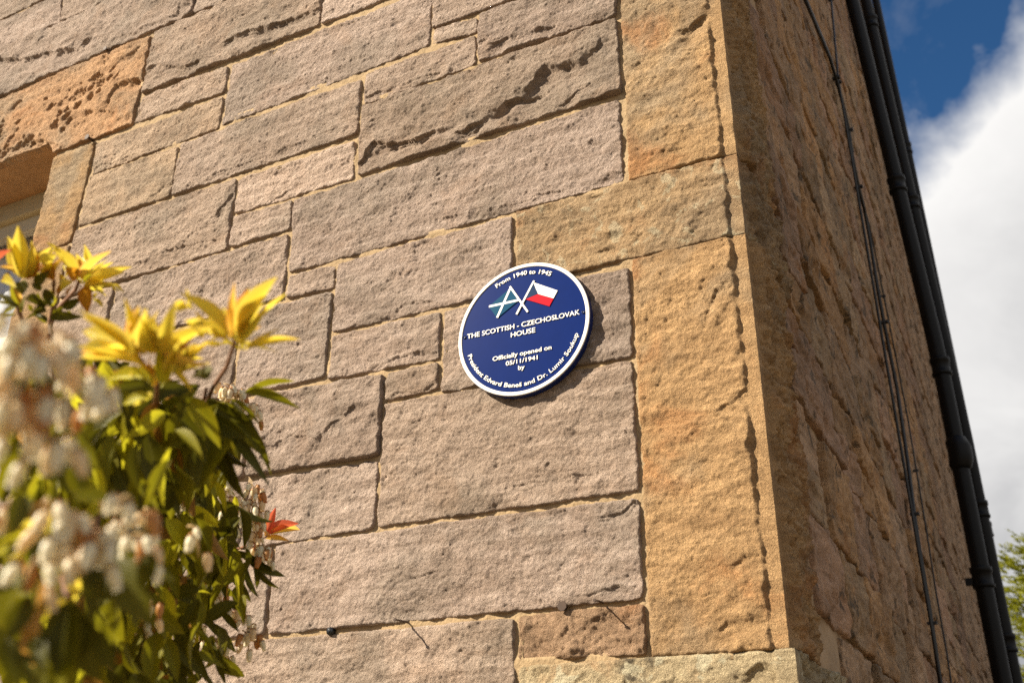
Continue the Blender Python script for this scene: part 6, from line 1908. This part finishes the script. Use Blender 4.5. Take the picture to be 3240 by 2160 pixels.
[-817,-1198,2158,-834,-1238,2136,30,'G'],
[-744,-935,2040,-786,-958,2023,34,'G'],
[-840,-1064,1902,-852,-1073,1855,36,'G'],
[-713,-996,2176,-731,-1005,2130,27,'G'],
[-495,-1289,1963,-509,-1303,1930,22,'G'],
[-1013,-485,2135,-1000,-480,2199,26,'R'],
[-518,-1335,1999,-506,-1329,1963,36,'D'],
[-707,-1068,1810,-702,-1048,1769,27,'B'],
[-902,-891,1914,-902,-882,1861,28,'B'],
[-796,-957,1964,-824,-982,1930,32,'G'],
[-739,-1024,1834,-769,-1017,1798,39,'D'],
[-783,-845,2093,-797,-820,2048,28,'L'],
[-765,-1057,2149,-767,-1031,2107,32,'G'],
[-481,-1282,1978,-473,-1269,1943,25,'G'],
[-902,-860,1855,-918,-888,1812,34,'D'],
[-826,-910,1983,-802,-891,1941,32,'G'],
[-924,-831,1737,-916,-805,1690,31,'G'],
[-826,-1122,2028,-846,-1146,1991,38,'L'],
[-837,-841,1860,-838,-854,1809,36,'D'],
[-627,-1069,1850,-635,-1065,1807,37,'G'],
[-726,-1073,2025,-729,-1057,1981,37,'B'],
[-934,-891,1745,-926,-912,1697,38,'D'],
[-984,-665,1904,-998,-681,1849,33,'D'],
[-282,-1483,1972,-293,-1479,2000,16,'P'],
[-997,-621,2032,-1049,-622,2001,41,'L'],
[-271,-1420,2035,-243,-1414,2049,20,'P'],
[-857,-897,1759,-854,-883,1710,28,'B'],
[-774,-877,2143,-802,-877,2099,35,'G'],
[-958,-866,2130,-928,-836,2094,40,'D'],
[-869,-753,2017,-904,-789,1994,27,'G'],
[-762,-1164,2012,-744,-1133,1984,32,'G'],
[-866,-1011,1956,-893,-1023,1916,31,'D'],
[-937,-810,1816,-899,-790,1783,30,'G'],
[-278,-1420,2045,-276,-1449,2058,27,'Y'],
[-249,-1521,1952,-233,-1526,1975,30,'G'],
[-949,-854,2208,-965,-822,2165,40,'G'],
[-489,-1231,2041,-487,-1203,2014,30,'G'],
[-469,-1302,2039,-478,-1305,2003,36,'D'],
[-477,-1308,2035,-469,-1277,2016,42,'D'],
[-288,-1442,2039,-296,-1421,2061,23,'Y'],
[-940,-931,1834,-937,-950,1786,34,'D'],
[-782,-1040,2032,-814,-1035,1997,37,'D'],
[-613,-1362,2221,-583,-1389,2228,27,'Y'],
[-782,-782,1989,-777,-750,1948,32,'D'],
[-664,-1422,2214,-623,-1420,2214,30,'Y'],
[-892,-978,2154,-931,-992,2123,34,'G'],
[-959,-797,1934,-951,-767,1889,30,'G'],
[-604,-1430,2194,-575,-1456,2199,36,'Y'],
[-954,-792,1826,-931,-793,1777,25,'L'],
[-929,-816,2236,-926,-802,2182,41,'B'],
[-464,-1289,2028,-497,-1293,2044,34,'G'],
[-861,-1001,1818,-856,-1015,1772,29,'D'],
[-925,-877,1814,-955,-864,1774,36,'D'],
[-569,-1280,2042,-557,-1282,2005,30,'L'],
[-908,-1200,2163,-916,-1205,2116,32,'L'],
[-889,-809,1861,-922,-799,1822,38,'D'],
[-817,-975,2038,-844,-1001,2007,30,'G'],
[-755,-974,1897,-761,-988,1853,40,'G'],
[-565,-1389,2174,-534,-1401,2155,30,'Y'],
[-885,-753,1799,-907,-791,1770,33,'D'],
[-791,-1048,1732,-789,-1050,1687,41,'D'],
[-307,-1510,1989,-315,-1518,2016,18,'P'],
[-879,-994,2156,-878,-954,2126,37,'D'],
[-292,-1386,2045,-317,-1393,2063,16,'Y'],
[-759,-1080,1791,-776,-1070,1752,40,'L'],
[-951,-836,2103,-987,-870,2083,30,'D'],
[-258,-1532,1974,-250,-1511,1990,24,'P'],
[-139,-1719,1723,-155,-1721,1711,22,'Y'],
[-848,-928,1804,-862,-919,1759,36,'D'],
[-963,-683,2089,-969,-697,2035,39,'D'],
[-892,-884,2155,-885,-864,2108,28,'D'],
[-1015,-485,2130,-957,-472,2117,18,'P'],
[-572,-1416,2194,-550,-1446,2189,40,'O'],
[-287,-1510,1954,-285,-1526,1977,23,'P'],
[-839,-993,2161,-847,-983,2114,29,'D'],
[-830,-805,1946,-850,-819,1902,40,'G'],
[-903,-1028,1771,-876,-992,1758,40,'G'],
[-897,-1058,1895,-901,-1051,1849,32,'G'],
[-901,-924,1955,-884,-913,1910,40,'D'],
[-926,-682,2058,-975,-702,2044,28,'G'],
[-668,-1428,2212,-671,-1447,2246,30,'Y'],
[-944,-807,1791,-939,-772,1754,40,'D'],
[-326,-1499,2001,-304,-1497,2020,18,'Y'],
[-892,-819,1735,-925,-855,1728,40,'G'],
[-326,-1478,2009,-321,-1505,2019,19,'Y'],
[-155,-1662,1697,-155,-1670,1716,30,'Y'],
[-905,-730,2225,-922,-740,2175,28,'L'],
[-849,-818,1895,-870,-779,1874,34,'D'],
[-224,-1481,2002,-244,-1495,2014,22,'Y'],
[-807,-1157,1916,-825,-1170,1880,30,'G'],
[-566,-1402,2190,-571,-1390,2156,44,'O'],
[-921,-876,1955,-939,-864,1911,38,'D'],
[-749,-1093,1709,-749,-1090,1668,40,'G'],
[-834,-795,1859,-834,-819,1817,32,'G'],
[-935,-692,2057,-962,-677,2014,38,'D'],
[-855,-1219,2197,-833,-1185,2180,38,'G'],
[-641,-1442,2198,-645,-1458,2231,19,'Y'],
[-892,-793,2042,-926,-800,2006,27,'D'],
[-591,-1444,2196,-597,-1439,2231,32,'Y'],
[-611,-1459,2180,-596,-1465,2212,34,'O'],
[-151,-1630,1737,-160,-1615,1726,44,'G'],
[-950,-704,2105,-929,-671,2070,33,'D'],
[-601,-1423,2155,-616,-1427,2187,36,'D'],
[-900,-850,1816,-913,-842,1771,30,'G'],
[-894,-875,1836,-911,-893,1796,36,'L'],
[-322,-1480,1973,-305,-1499,1984,23,'Y'],
[-856,-929,2073,-875,-946,2034,32,'D'],
[-291,-1440,2041,-273,-1462,2042,26,'Y'],
[-840,-1050,1797,-833,-1047,1755,28,'G'],
[-964,-725,2024,-992,-725,1981,34,'G'],
[-298,-1486,1976,-289,-1490,2001,23,'Y'],
[-591,-1400,2206,-577,-1421,2231,32,'Y'],
[-246,-1522,2024,-228,-1540,2019,19,'Y'],
[-938,-912,1819,-973,-909,1789,31,'D'],
[-958,-790,2219,-985,-810,2181,30,'G'],
[-962,-756,2222,-973,-760,2172,39,'L'],
[-912,-849,2134,-906,-836,2088,41,'G'],
[-925,-948,2072,-952,-950,2035,26,'G'],
[-603,-1263,2038,-591,-1260,2005,36,'D'],
[-497,-1326,2029,-510,-1317,2001,36,'D'],
[-568,-1410,2195,-576,-1417,2227,25,'O'],
[-824,-794,1897,-792,-778,1870,24,'D'],
[-898,-834,1898,-893,-832,1853,36,'L'],
[-593,-1438,2187,-573,-1444,2213,40,'P'],
[-342,-1494,2007,-355,-1507,2026,20,'P'],
[-608,-1418,2136,-631,-1429,2157,34,'D'],
[-551,-1226,2083,-559,-1235,2051,36,'G'],
[-239,-1501,1997,-249,-1505,2019,20,'Y'],
[-625,-1451,2147,-643,-1472,2165,32,'D'],
[-251,-1440,2021,-244,-1446,2045,18,'Y'],
[-944,-829,1841,-917,-793,1839,36,'D'],
[-818,-793,1917,-780,-780,1900,20,'D'],
[-287,-1521,1981,-274,-1507,1996,22,'Y'],
[-639,-1412,2178,-620,-1435,2164,45,'L'],
[-609,-1454,2184,-586,-1467,2202,22,'Y'],
[-241,-1464,2014,-233,-1450,2032,19,'P'],
[-914,-864,1810,-927,-860,1770,36,'D'],
[-623,-1451,2150,-627,-1464,2178,26,'L'],
[-620,-1413,2157,-612,-1442,2148,34,'D'],
[-580,-1253,2071,-610,-1242,2070,36,'G'],
[-984,-689,2021,-992,-690,1976,40,'L'],
[-591,-1434,2186,-586,-1451,2211,40,'O'],
[-918,-793,1757,-933,-796,1718,30,'G'],
[-969,-783,1962,-999,-795,1933,36,'G'],
[-623,-1451,2150,-608,-1477,2155,26,'P'],
[-302,-1519,1987,-309,-1530,2006,16,'Y'],
[-512,-1196,2026,-512,-1206,1997,12,'G'],
[-504,-1340,2037,-487,-1317,2036,28,'G'],
[-626,-1452,2146,-649,-1468,2157,28,'G'],
[-674,-1448,2198,-645,-1458,2192,31,'Y'],
[-626,-1401,2156,-628,-1385,2182,26,'G'],
[-463,-1253,2053,-456,-1242,2027,34,'L'],
[-603,-1426,2156,-623,-1447,2162,34,'D'],
[-289,-1508,1938,-295,-1522,1922,28,'Y'],
[-576,-1392,2209,-570,-1383,2237,21,'Y'],
[-306,-1494,1959,-292,-1506,1972,23,'P'],
[-325,-1495,1999,-326,-1497,2022,20,'Y'],
[-816,-835,2050,-813,-839,2011,34,'L'],
[-225,-1489,1992,-226,-1510,1987,26,'Y'],
[-497,-1314,2066,-475,-1301,2077,26,'G'],
[-251,-1454,2020,-271,-1461,2027,22,'Y'],
[-668,-1381,2193,-656,-1409,2195,34,'G'],
[-494,-1307,2000,-491,-1307,1973,36,'D'],
[-652,-1462,2186,-666,-1439,2197,35,'P'],
[-844,-811,1890,-822,-803,1860,34,'D'],
[-628,-1446,2192,-611,-1458,2212,34,'Y'],
[-627,-1494,2191,-601,-1496,2202,30,'R'],
[-306,-1478,1981,-290,-1489,1991,26,'Y'],
[-642,-1441,2155,-670,-1443,2151,28,'G'],
[-635,-1399,2175,-614,-1416,2185,36,'L'],
[-269,-1500,2040,-260,-1516,2051,19,'Y'],
[-150,-1662,1724,-151,-1650,1714,50,'L'],
[-608,-1408,2188,-583,-1419,2195,35,'Y'],
[-563,-1229,2049,-570,-1203,2041,40,'L'],
[-536,-1254,2065,-548,-1237,2047,42,'D'],
[-542,-1253,2088,-515,-1247,2088,26,'G'],
[-489,-1330,2050,-499,-1351,2039,30,'L'],
[-578,-1415,2184,-603,-1405,2184,40,'O'],
[-135,-1700,1664,-133,-1699,1650,40,'G'],
[-561,-1403,2199,-542,-1395,2216,24,'Y'],
[-278,-1435,2027,-284,-1424,2044,23,'Y'],
[-605,-1423,2149,-628,-1435,2144,34,'D'],
[-532,-1218,2078,-535,-1237,2059,40,'D'],
[-308,-1502,1993,-297,-1489,2004,19,'P'],
[-607,-1434,2160,-597,-1458,2158,45,'D'],
[-653,-1401,2234,-658,-1399,2261,28,'Y'],
[-462,-1191,2069,-457,-1182,2045,16,'G'],
[-510,-1255,1991,-528,-1244,1977,25,'G'],
[-880,-861,1938,-861,-833,1944,34,'D'],
[-564,-1399,2190,-548,-1379,2192,30,'Y'],
[-484,-1302,2010,-481,-1290,1989,40,'D'],
[-495,-1271,1996,-516,-1269,1983,30,'L'],
[-606,-1448,2176,-584,-1450,2189,50,'D'],
[-592,-1412,2157,-572,-1403,2169,44,'D'],
[-672,-1420,2173,-683,-1440,2185,32,'L'],
[-261,-1531,1949,-272,-1541,1959,20,'O'],
[-301,-1494,2000,-287,-1501,2011,21,'Y'],
[-596,-1416,2201,-580,-1434,2195,36,'Y'],
[-174,-1693,1701,-177,-1696,1688,50,'L'],
[-545,-1380,2196,-526,-1376,2182,25,'Y'],
[-623,-1445,2142,-617,-1452,2164,35,'G'],
[-610,-1434,2152,-610,-1419,2170,40,'D'],
[-836,-823,1958,-862,-828,1942,40,'B'],
[-279,-1446,1982,-287,-1460,1990,60,'D'],
[-273,-1497,2042,-268,-1513,2036,22,'Y'],
[-581,-1426,2192,-587,-1419,2213,40,'Y'],
[-568,-1261,2092,-582,-1256,2110,27,'Y'],
[-647,-1366,2185,-654,-1344,2191,26,'G'],
[-569,-1407,2190,-566,-1396,2209,36,'L'],
[-246,-1483,2011,-248,-1499,2015,26,'Y'],
[-239,-1472,2013,-251,-1480,2021,30,'Y'],
[-267,-1505,1962,-256,-1508,1973,30,'G'],
[-673,-1412,2170,-656,-1423,2179,35,'L'],
[-260,-1482,2010,-266,-1491,2022,20,'P'],
[-656,-1415,2205,-641,-1414,2221,50,'G'],
[-611,-1452,2186,-594,-1455,2198,19,'P'],
[-677,-1446,2200,-659,-1458,2203,31,'P'],
[-591,-1423,2172,-591,-1417,2192,30,'O'],
[-616,-1463,2176,-608,-1461,2157,80,'D'],
[-518,-1305,2066,-537,-1312,2065,30,'P'],
[-591,-1407,2152,-598,-1389,2145,26,'D'],
[-320,-1394,2055,-325,-1379,2062,23,'Y'],
[-198,-1675,1707,-208,-1673,1701,50,'Y'],
[-562,-1290,2067,-544,-1286,2058,28,'L'],
[-574,-1392,2196,-570,-1372,2197,30,'Y'],
[-629,-1403,2147,-635,-1421,2155,34,'L'],
[-577,-1446,2220,-587,-1461,2229,25,'Y'],
[-604,-1440,2171,-598,-1459,2174,50,'D'],
[-225,-1673,1722,-214,-1675,1718,50,'Y'],
[-551,-1376,2200,-559,-1358,2200,25,'Y'],
[-605,-1368,2216,-590,-1380,2221,27,'Y'],
[-661,-1433,2203,-652,-1435,2186,80,'G'],
[-558,-1248,2031,-557,-1261,2018,36,'D'],
[-273,-1469,2019,-284,-1472,2027,18,'Y'],
[-260,-1452,2027,-272,-1458,2023,27,'Y'],
[-572,-1384,2179,-578,-1375,2193,27,'Y'],
[-672,-1423,2158,-685,-1433,2157,26,'G'],
[-246,-1468,2006,-256,-1474,2009,26,'Y'],
[-620,-1399,2196,-614,-1401,2211,31,'P'],
[-643,-1352,2237,-656,-1356,2247,32,'Y'],
[-633,-1383,2180,-618,-1380,2184,44,'L'],
[-609,-1424,2240,-621,-1433,2242,25,'Y'],
[-197,-1693,1715,-191,-1689,1711,50,'L'],
[-497,-1258,2045,-506,-1268,2047,34,'D'],
[-593,-1389,2206,-589,-1381,2216,36,'P'],
[-616,-1436,2145,-622,-1439,2156,50,'L'],
[-639,-1416,2192,-638,-1429,2190,50,'G'],
[-289,-1425,2034,-298,-1428,2038,26,'Y'],
[-635,-1417,2166,-626,-1413,2166,40,'G'],
[-579,-1379,2183,-571,-1376,2180,30,'Y']]
cnt = 0; stuffV = []; stuffF = []; stuffM = []; stuffU = []; so = 0; KEYS = list(LM)
for idx, row in enumerate(LEAVES + FILLERS):
    P, Q, w, col = leaf_row(row); droop = col in 'DGB'
    sh = SHAPES[lr.choice((0, 1, 4, 5) if droop else (0, 2, 3, 5))]; mtx = leaf_matrix(P, Q, w * (.98 if col in 'YPL' else 1.2), .38 if idx < len(LEAVES) else .8)
    if cnt < 300:
        o = bpy.data.objects.new('leaf', sh[0]); C.objects.link(o); o.parent = shrub; o.matrix_local = mtx
        o.material_slots[0].link = 'OBJECT'; o.material_slots[0].material = LM[col]; cnt += 1
    else:
        V = np.c_[sh[1], np.ones(len(sh[1]))] @ np.array(mtx).T; stuffV.append(V[:, :3]); stuffF.append(sh[2] + so); so += len(V); stuffM += [KEYS.index(col)] * len(sh[2]); stuffU.append(sh[3])
me = raw_mesh('leaf_mass', np.concatenate(stuffV), np.concatenate(stuffF)); uvl = me.uv_layers.new(name='UVMap'); uvl.data.foreach_set('uv', np.concatenate(stuffU).ravel())
for kk in KEYS: me.materials.append(LM[kk])
me.polygons.foreach_set('material_index', np.array(stuffM, np.int32)); obj('leaf', me, None, shrub, 'back leaves of the shrub, too many to tell apart', None, 'stuff')
M_TWIG = simple('reddish_twig_bark', (.20, .085, .035), .7, 0, .4, 50); M_BARK = simple('brown_shrub_bark', (.075, .048, .03), .85, 0, .4, 40, .002)
STEMS = [[[-630,-1473,2186],[-706,-1416,2219],[-784,-1345,2234],[-861,-1277,2252],[-940,-1181,2226]],
[[-579,-1407,2196],[-657,-1352,2230],[-749,-1305,2247],[-836,-1251,2265],[-931,-1171,2229]],
[[-598,-1429,2190],[-681,-1363,2201],[-762,-1304,2224]],
[[-285,-1542,1973],[-379,-1445,2016],[-472,-1340,2045],[-576,-1248,2074],[-698,-1153,2058]],
[[-221,-1475,2000],[-322,-1379,2033],[-429,-1289,2063],[-540,-1195,2077],[-652,-1100,2083],[-790,-1009,2033]],
[[-277,-1520,1980],[-382,-1420,1996],[-486,-1325,2019]],
[[-449,-1281,2068],[-524,-1210,2080],[-620,-1150,2067],[-722,-1094,2043]],
[[-956,-550,2112],[-1046,-495,2118],[-1157,-457,2119],[-1260,-408,2103],[-1383,-366,2032]],
[[-872,-832,1918],[-938,-764,1955],[-984,-682,2007],[-1047,-619,2064],[-1125,-569,2119]],
[[-120,-1694,1689],[-229,-1614,1729],[-327,-1525,1780],[-418,-1436,1850]],
[[-498,-1422,1687],[-605,-1339,1734],[-714,-1261,1787],[-817,-1179,1842]],
[[-856,-762,1973],[-927,-707,2034],[-1016,-660,2065]]]
HUB = Vector((-680,-1197,1760)) / 1000 - SH
for s_ in STEMS:
    p = [Vector(q) / 1000 - SH for q in s_]; n = len(p); obj('twig', tube_mesh('twig', p, [.0022 + .0022 * i / n for i in range(n)], 6), M_TWIG, shrub)
    q = p[-1]; hub = HUB + Vector((.03 * math.sin(len(STEMS) + q.x * 40), .03 * math.cos(q.z * 50), 0)); md = (q + hub) / 2 + Vector((0, .02, -.04))
    obj('branch', tube_mesh('branch', [q, md, hub, Vector((hub.x * .5, hub.y * .5, .9)), Vector((hub.x * .12, hub.y * .12, 0))], [.0034, .0042, .006, .012, .02], 7), M_BARK, shrub)
# drooping racemes of white bells
def bell_mesh():
    prof = [(.0008, .0), (.0030, -.0006), (.0043, -.0028), (.0045, -.0055), (.0034, -.0085), (.0026, -.0098), (.0033, -.0106)]; n = 8; V = []; F = []
    for r, zz in prof:
        for k in range(n): V.append((r * math.cos(2 * math.pi * k / n), r * math.sin(2 * math.pi * k / n), zz))
    for i in range(len(prof) - 1):
        for k in range(n): F.append((i * n + k, (i + 1) * n + k, (i + 1) * n + (k + 1) % n, i * n + (k + 1) % n))
    b = len(V)
    for k in range(5):  # sepals
        an = 2 * math.pi * k / 5; V += [(0, 0, .0006), (.0032 * math.cos(an - .4), .0032 * math.sin(an - .4), .0004), (.0056 * math.cos(an), .0056 * math.sin(an), -.0022), (.0032 * math.cos(an + .4), .0032 * math.sin(an + .4), .0004)]; F.append((b, b + 1, b + 2, b + 3)); b += 4
    me = bpy.data.meshes.new('flower'); me.from_pydata(V, [], F); me.polygons.foreach_set('use_smooth', [True] * len(F)); me.update()
    me.materials.append(M_BELL); me.materials.append(M_SEPAL)
    me.polygons.foreach_set('material_index', [0] * (len(F) - 5) + [1] * 5); return me
def petal_mat(name, col):
    s = NT(name); info = s.n('ShaderNodeObjectInfo'); c = s.mix(s.ramp(info.outputs['Random'], .55, 1.0), col, tuple(a * b for a, b in zip(col, (1.0, .84, .66)))); s.put(c, s.p.inputs['Base Color']); s.p.inputs['Roughness'].default_value = .4
    tr = s.n('ShaderNodeBsdfTranslucent'); s.put(c, tr.inputs[0]); mx = s.n('ShaderNodeMixShader'); mx.inputs[0].default_value = .35; s.t.links.new(s.p.outputs[0], mx.inputs[1]); s.t.links.new(tr.outputs[0], mx.inputs[2]); s.t.links.new(mx.outputs[0], s.out.inputs[0]); return s.m
M_BELL = petal_mat('creamy_white_petal', (.84, .76, .54)); M_OLD = petal_mat('browned_petal', (.55, .26, .07)); M_SEPAL = simple('rusty_sepal', (.42, .20, .07), .6); M_STALK = simple('pinkish_flower_stalk', (.42, .27, .10), .6)
BELL = bell_mesh()
FLOWERS = [[-5,-1854,1791,-12,-1853,1776,6,1.15],
[2,-1845,1793,4,-1826,1770,9,1.15],
[6,-1864,1775,11,-1848,1763,7,1.15],
[-99,-1734,1831,-94,-1716,1811,6,1.15],
[-12,-1844,1763,-18,-1837,1740,7,1.15],
[-8,-1835,1760,-5,-1822,1744,7,1.15],
[-16,-1843,1753,-20,-1837,1732,6,1.15],
[-7,-1821,1738,-8,-1815,1726,5,1.15],
[-102,-1728,1815,-106,-1727,1805,2,1.15],
[-83,-1745,1730,-86,-1740,1708,6,1.15],
[-78,-1738,1731,-81,-1729,1699,6,1.15],
[-71,-1728,1725,-76,-1726,1705,6,1.15],
[-68,-1718,1712,-72,-1719,1699,4,1.15],
[-61,-1721,1738,-55,-1709,1728,5,1.15],
[-92,-1744,1698,-98,-1746,1682,4,1.15],
[-127,-1643,1745,-121,-1628,1722,6,1.15],
[-89,-1752,1731,-88,-1748,1721,2,1.15],
[-141,-1667,1765,-141,-1664,1757,1,1.15],
[-707,-1090,1824,-726,-1095,1752,27,1.45],
[-307,-1414,1833,-301,-1398,1803,4,1.15],
[-903,-670,2148,-903,-633,2046,36,1.45],
[-832,-942,1880,-823,-927,1864,8,1.45],
[-910,-754,1963,-888,-722,1926,14,1.45],
[-943,-769,1901,-948,-767,1871,8,1.45],
[-932,-757,1898,-924,-741,1863,9,1.45],
[-876,-711,1927,-843,-668,1870,14,1.45],
[-863,-690,1888,-855,-675,1849,6,1.45],
[-902,-722,1869,-878,-690,1822,12,1.45],
[-815,-883,2305,-797,-846,2271,18,1.45],
[-796,-849,2278,-782,-821,2250,12,1.45],
[-909,-757,2170,-909,-744,2141,12,1.45],
[-898,-733,2139,-893,-713,2101,14,1.45],
[-900,-681,2181,-892,-652,2128,18,1.45],
[-141,-1716,1853,-141,-1708,1842,3,1.15],
[-107,-1758,1850,-107,-1751,1839,3,1.15],
[-92,-1802,1809,-93,-1798,1801,2,1.15],
[-104,-1769,1789,-107,-1763,1774,4,1.15],
[-92,-1757,1798,-94,-1754,1787,3,1.15],
[-140,-1740,1743,-142,-1736,1727,3,1.15],
[-188,-1636,1747,-188,-1631,1735,3,1.15],
[-205,-1589,1783,-206,-1583,1764,4,1.15],
[-229,-1546,1803,-229,-1539,1785,4,1.15],
[-478,-1284,1794,-483,-1284,1773,4,1.15],
[-629,-1151,1809,-632,-1146,1773,6,1.15],
[-710,-1098,1841,-712,-1094,1818,9,1.45],
[-809,-835,2068,-808,-824,2041,9,1.45],
[-769,-779,2017,-761,-764,1989,9,1.45],
[-691,-1133,1999,-691,-1122,1975,9,1.45],
[-655,-1100,2011,-654,-1088,1987,10,1.45]]
for r in FLOWERS:
    P = Vector(r[0:3]) / 1000 - SH; Q = Vector(r[3:6]) / 1000 - SH; n = r[6]; ax = Q - P; L = ax.length
    pts = [P + ax * t + Vector((math.sin(t * 3) * .006, -math.sin(t * 3) * .004, .010 * math.sin(math.pi * t))) for t in np.linspace(0, 1, 7)]
    cl = obj('flower_cluster', tube_mesh('flower_cluster', pts, [.0014] * 6 + [.0007], 5), M_STALK, shrub)
    near = L < .05
    for k in range(n):
        t = (k + .5) / n; p = P + ax * t + Vector((math.sin(t * 3) * .006, -math.sin(t * 3) * .004, .010 * math.sin(math.pi * t)))
        an = k * 2.4 + lr.uniform(-.4, .4); rad = (.006 + lr.uniform(0, .007)) * r[7]
        f = bpy.data.objects.new('flower', BELL); C.objects.link(f); f.parent = cl
        sc = lr.uniform(.85, 1.2) * r[7]; tilt = lr.uniform(.05, .55)
        f.matrix_local = Matrix.Translation(p + Vector((rad * math.cos(an), rad * math.sin(an), -.003))) @ Matrix.Rotation(an, 4, 'Z') @ Matrix.Rotation(-tilt, 4, 'Y') @ Matrix.Diagonal((sc * .8, sc * .8, sc * 1.25, 1))
        if lr.random() < .14:
            f.material_slots[0].link = 'OBJECT'; f.material_slots[0].material = M_OLD

# ------------------------------------------------------------------ tree beyond the house, and the ground

tr = empty('conifer_tree', (1.9, 33, 0), 'yellow green feathery conifer beyond the house beside the black pipes', 'tree')
M_NEEDLE = leaf_mat('golden_conifer_foliage', (.25, .26, .018), (.30, .27, .018), .5)
obj('trunk', tube_mesh('trunk', [(0, 0, 0), (.05, 0, 3), (0, .05, 6.5), (0, 0, 9.9)], [.26, .2, .12, .03], 9), M_BARK, tr)
trs = np.random.RandomState(4); cv = []; cf_q = []; nq = 0
def spray(p, d, L):
    global nq
    d = d / np.linalg.norm(d); up = np.array([0, 0, 1.0]); sd = np.cross(d, up); sd /= max(1e-6, np.linalg.norm(sd)); nn = np.cross(sd, d)
    for s_ in np.linspace(.1, 1, 9):
        for sg in (-1, 1):
            b = p + d * L * s_; l = L * .32 * (1.15 - s_) + .03; e = b + (d * .75 + sd * sg * .75 + nn * trs.uniform(-.35, .35)) * l
            w = (nn * trs.uniform(-1, 1) + d) * .022
            cv.extend([b - w, b + w, e + w * .4, e - w * .4]); cf_q.append([nq, nq + 1, nq + 2, nq + 3]); nq += 4
for k in range(52):
    zz = 1.2 + 8.4 * (k / 51.0); an = k * 2.4 + trs.uniform(-.3, .3); rr = (4.3 * (1 - (zz / 11.2)) ** .75 + .25) * trs.uniform(.8, 1.15)
    tip = Vector((rr * math.cos(an), rr * math.sin(an), zz + .35 * rr)); obj('branch', tube_mesh('branch', [(0, 0, zz), tip * .5 + Vector((0, 0, zz * .5)), tip], [.045, .025, .008], 5), M_BARK, tr)
    for j in range(95):
        t = trs.uniform(.12, 1.05); p = np.array([tip.x * t, tip.y * t, zz + (tip.z - zz) * t]) + trs.randn(3) * np.array([.22, .22, .22])
        d = np.array([math.cos(an + trs.uniform(-1.1, 1.1)), math.sin(an + trs.uniform(-1.1, 1.1)), trs.uniform(-.1, .9)]); spray(p, d, trs.uniform(.28, .55))
cm = raw_mesh('crown', np.array(cv), np.array(cf_q), False); cm.uv_layers.new(name='UVMap'); obj('crown', cm, M_NEEDLE, tr, None, None, 'stuff')

gm = simple('gravel_and_lawn_soil', (.13, .10, .06), .95, 0, .3, 3, .01)
gr = obj('ground', raw_mesh('ground', np.array([(x, y, -.01) for y in np.linspace(-400, 600, 11) for x in np.linspace(-500, 500, 11)]), grid_quads(11, 11)), gm); gr['kind'] = 'structure'

scene.cycles.use_denoising = False
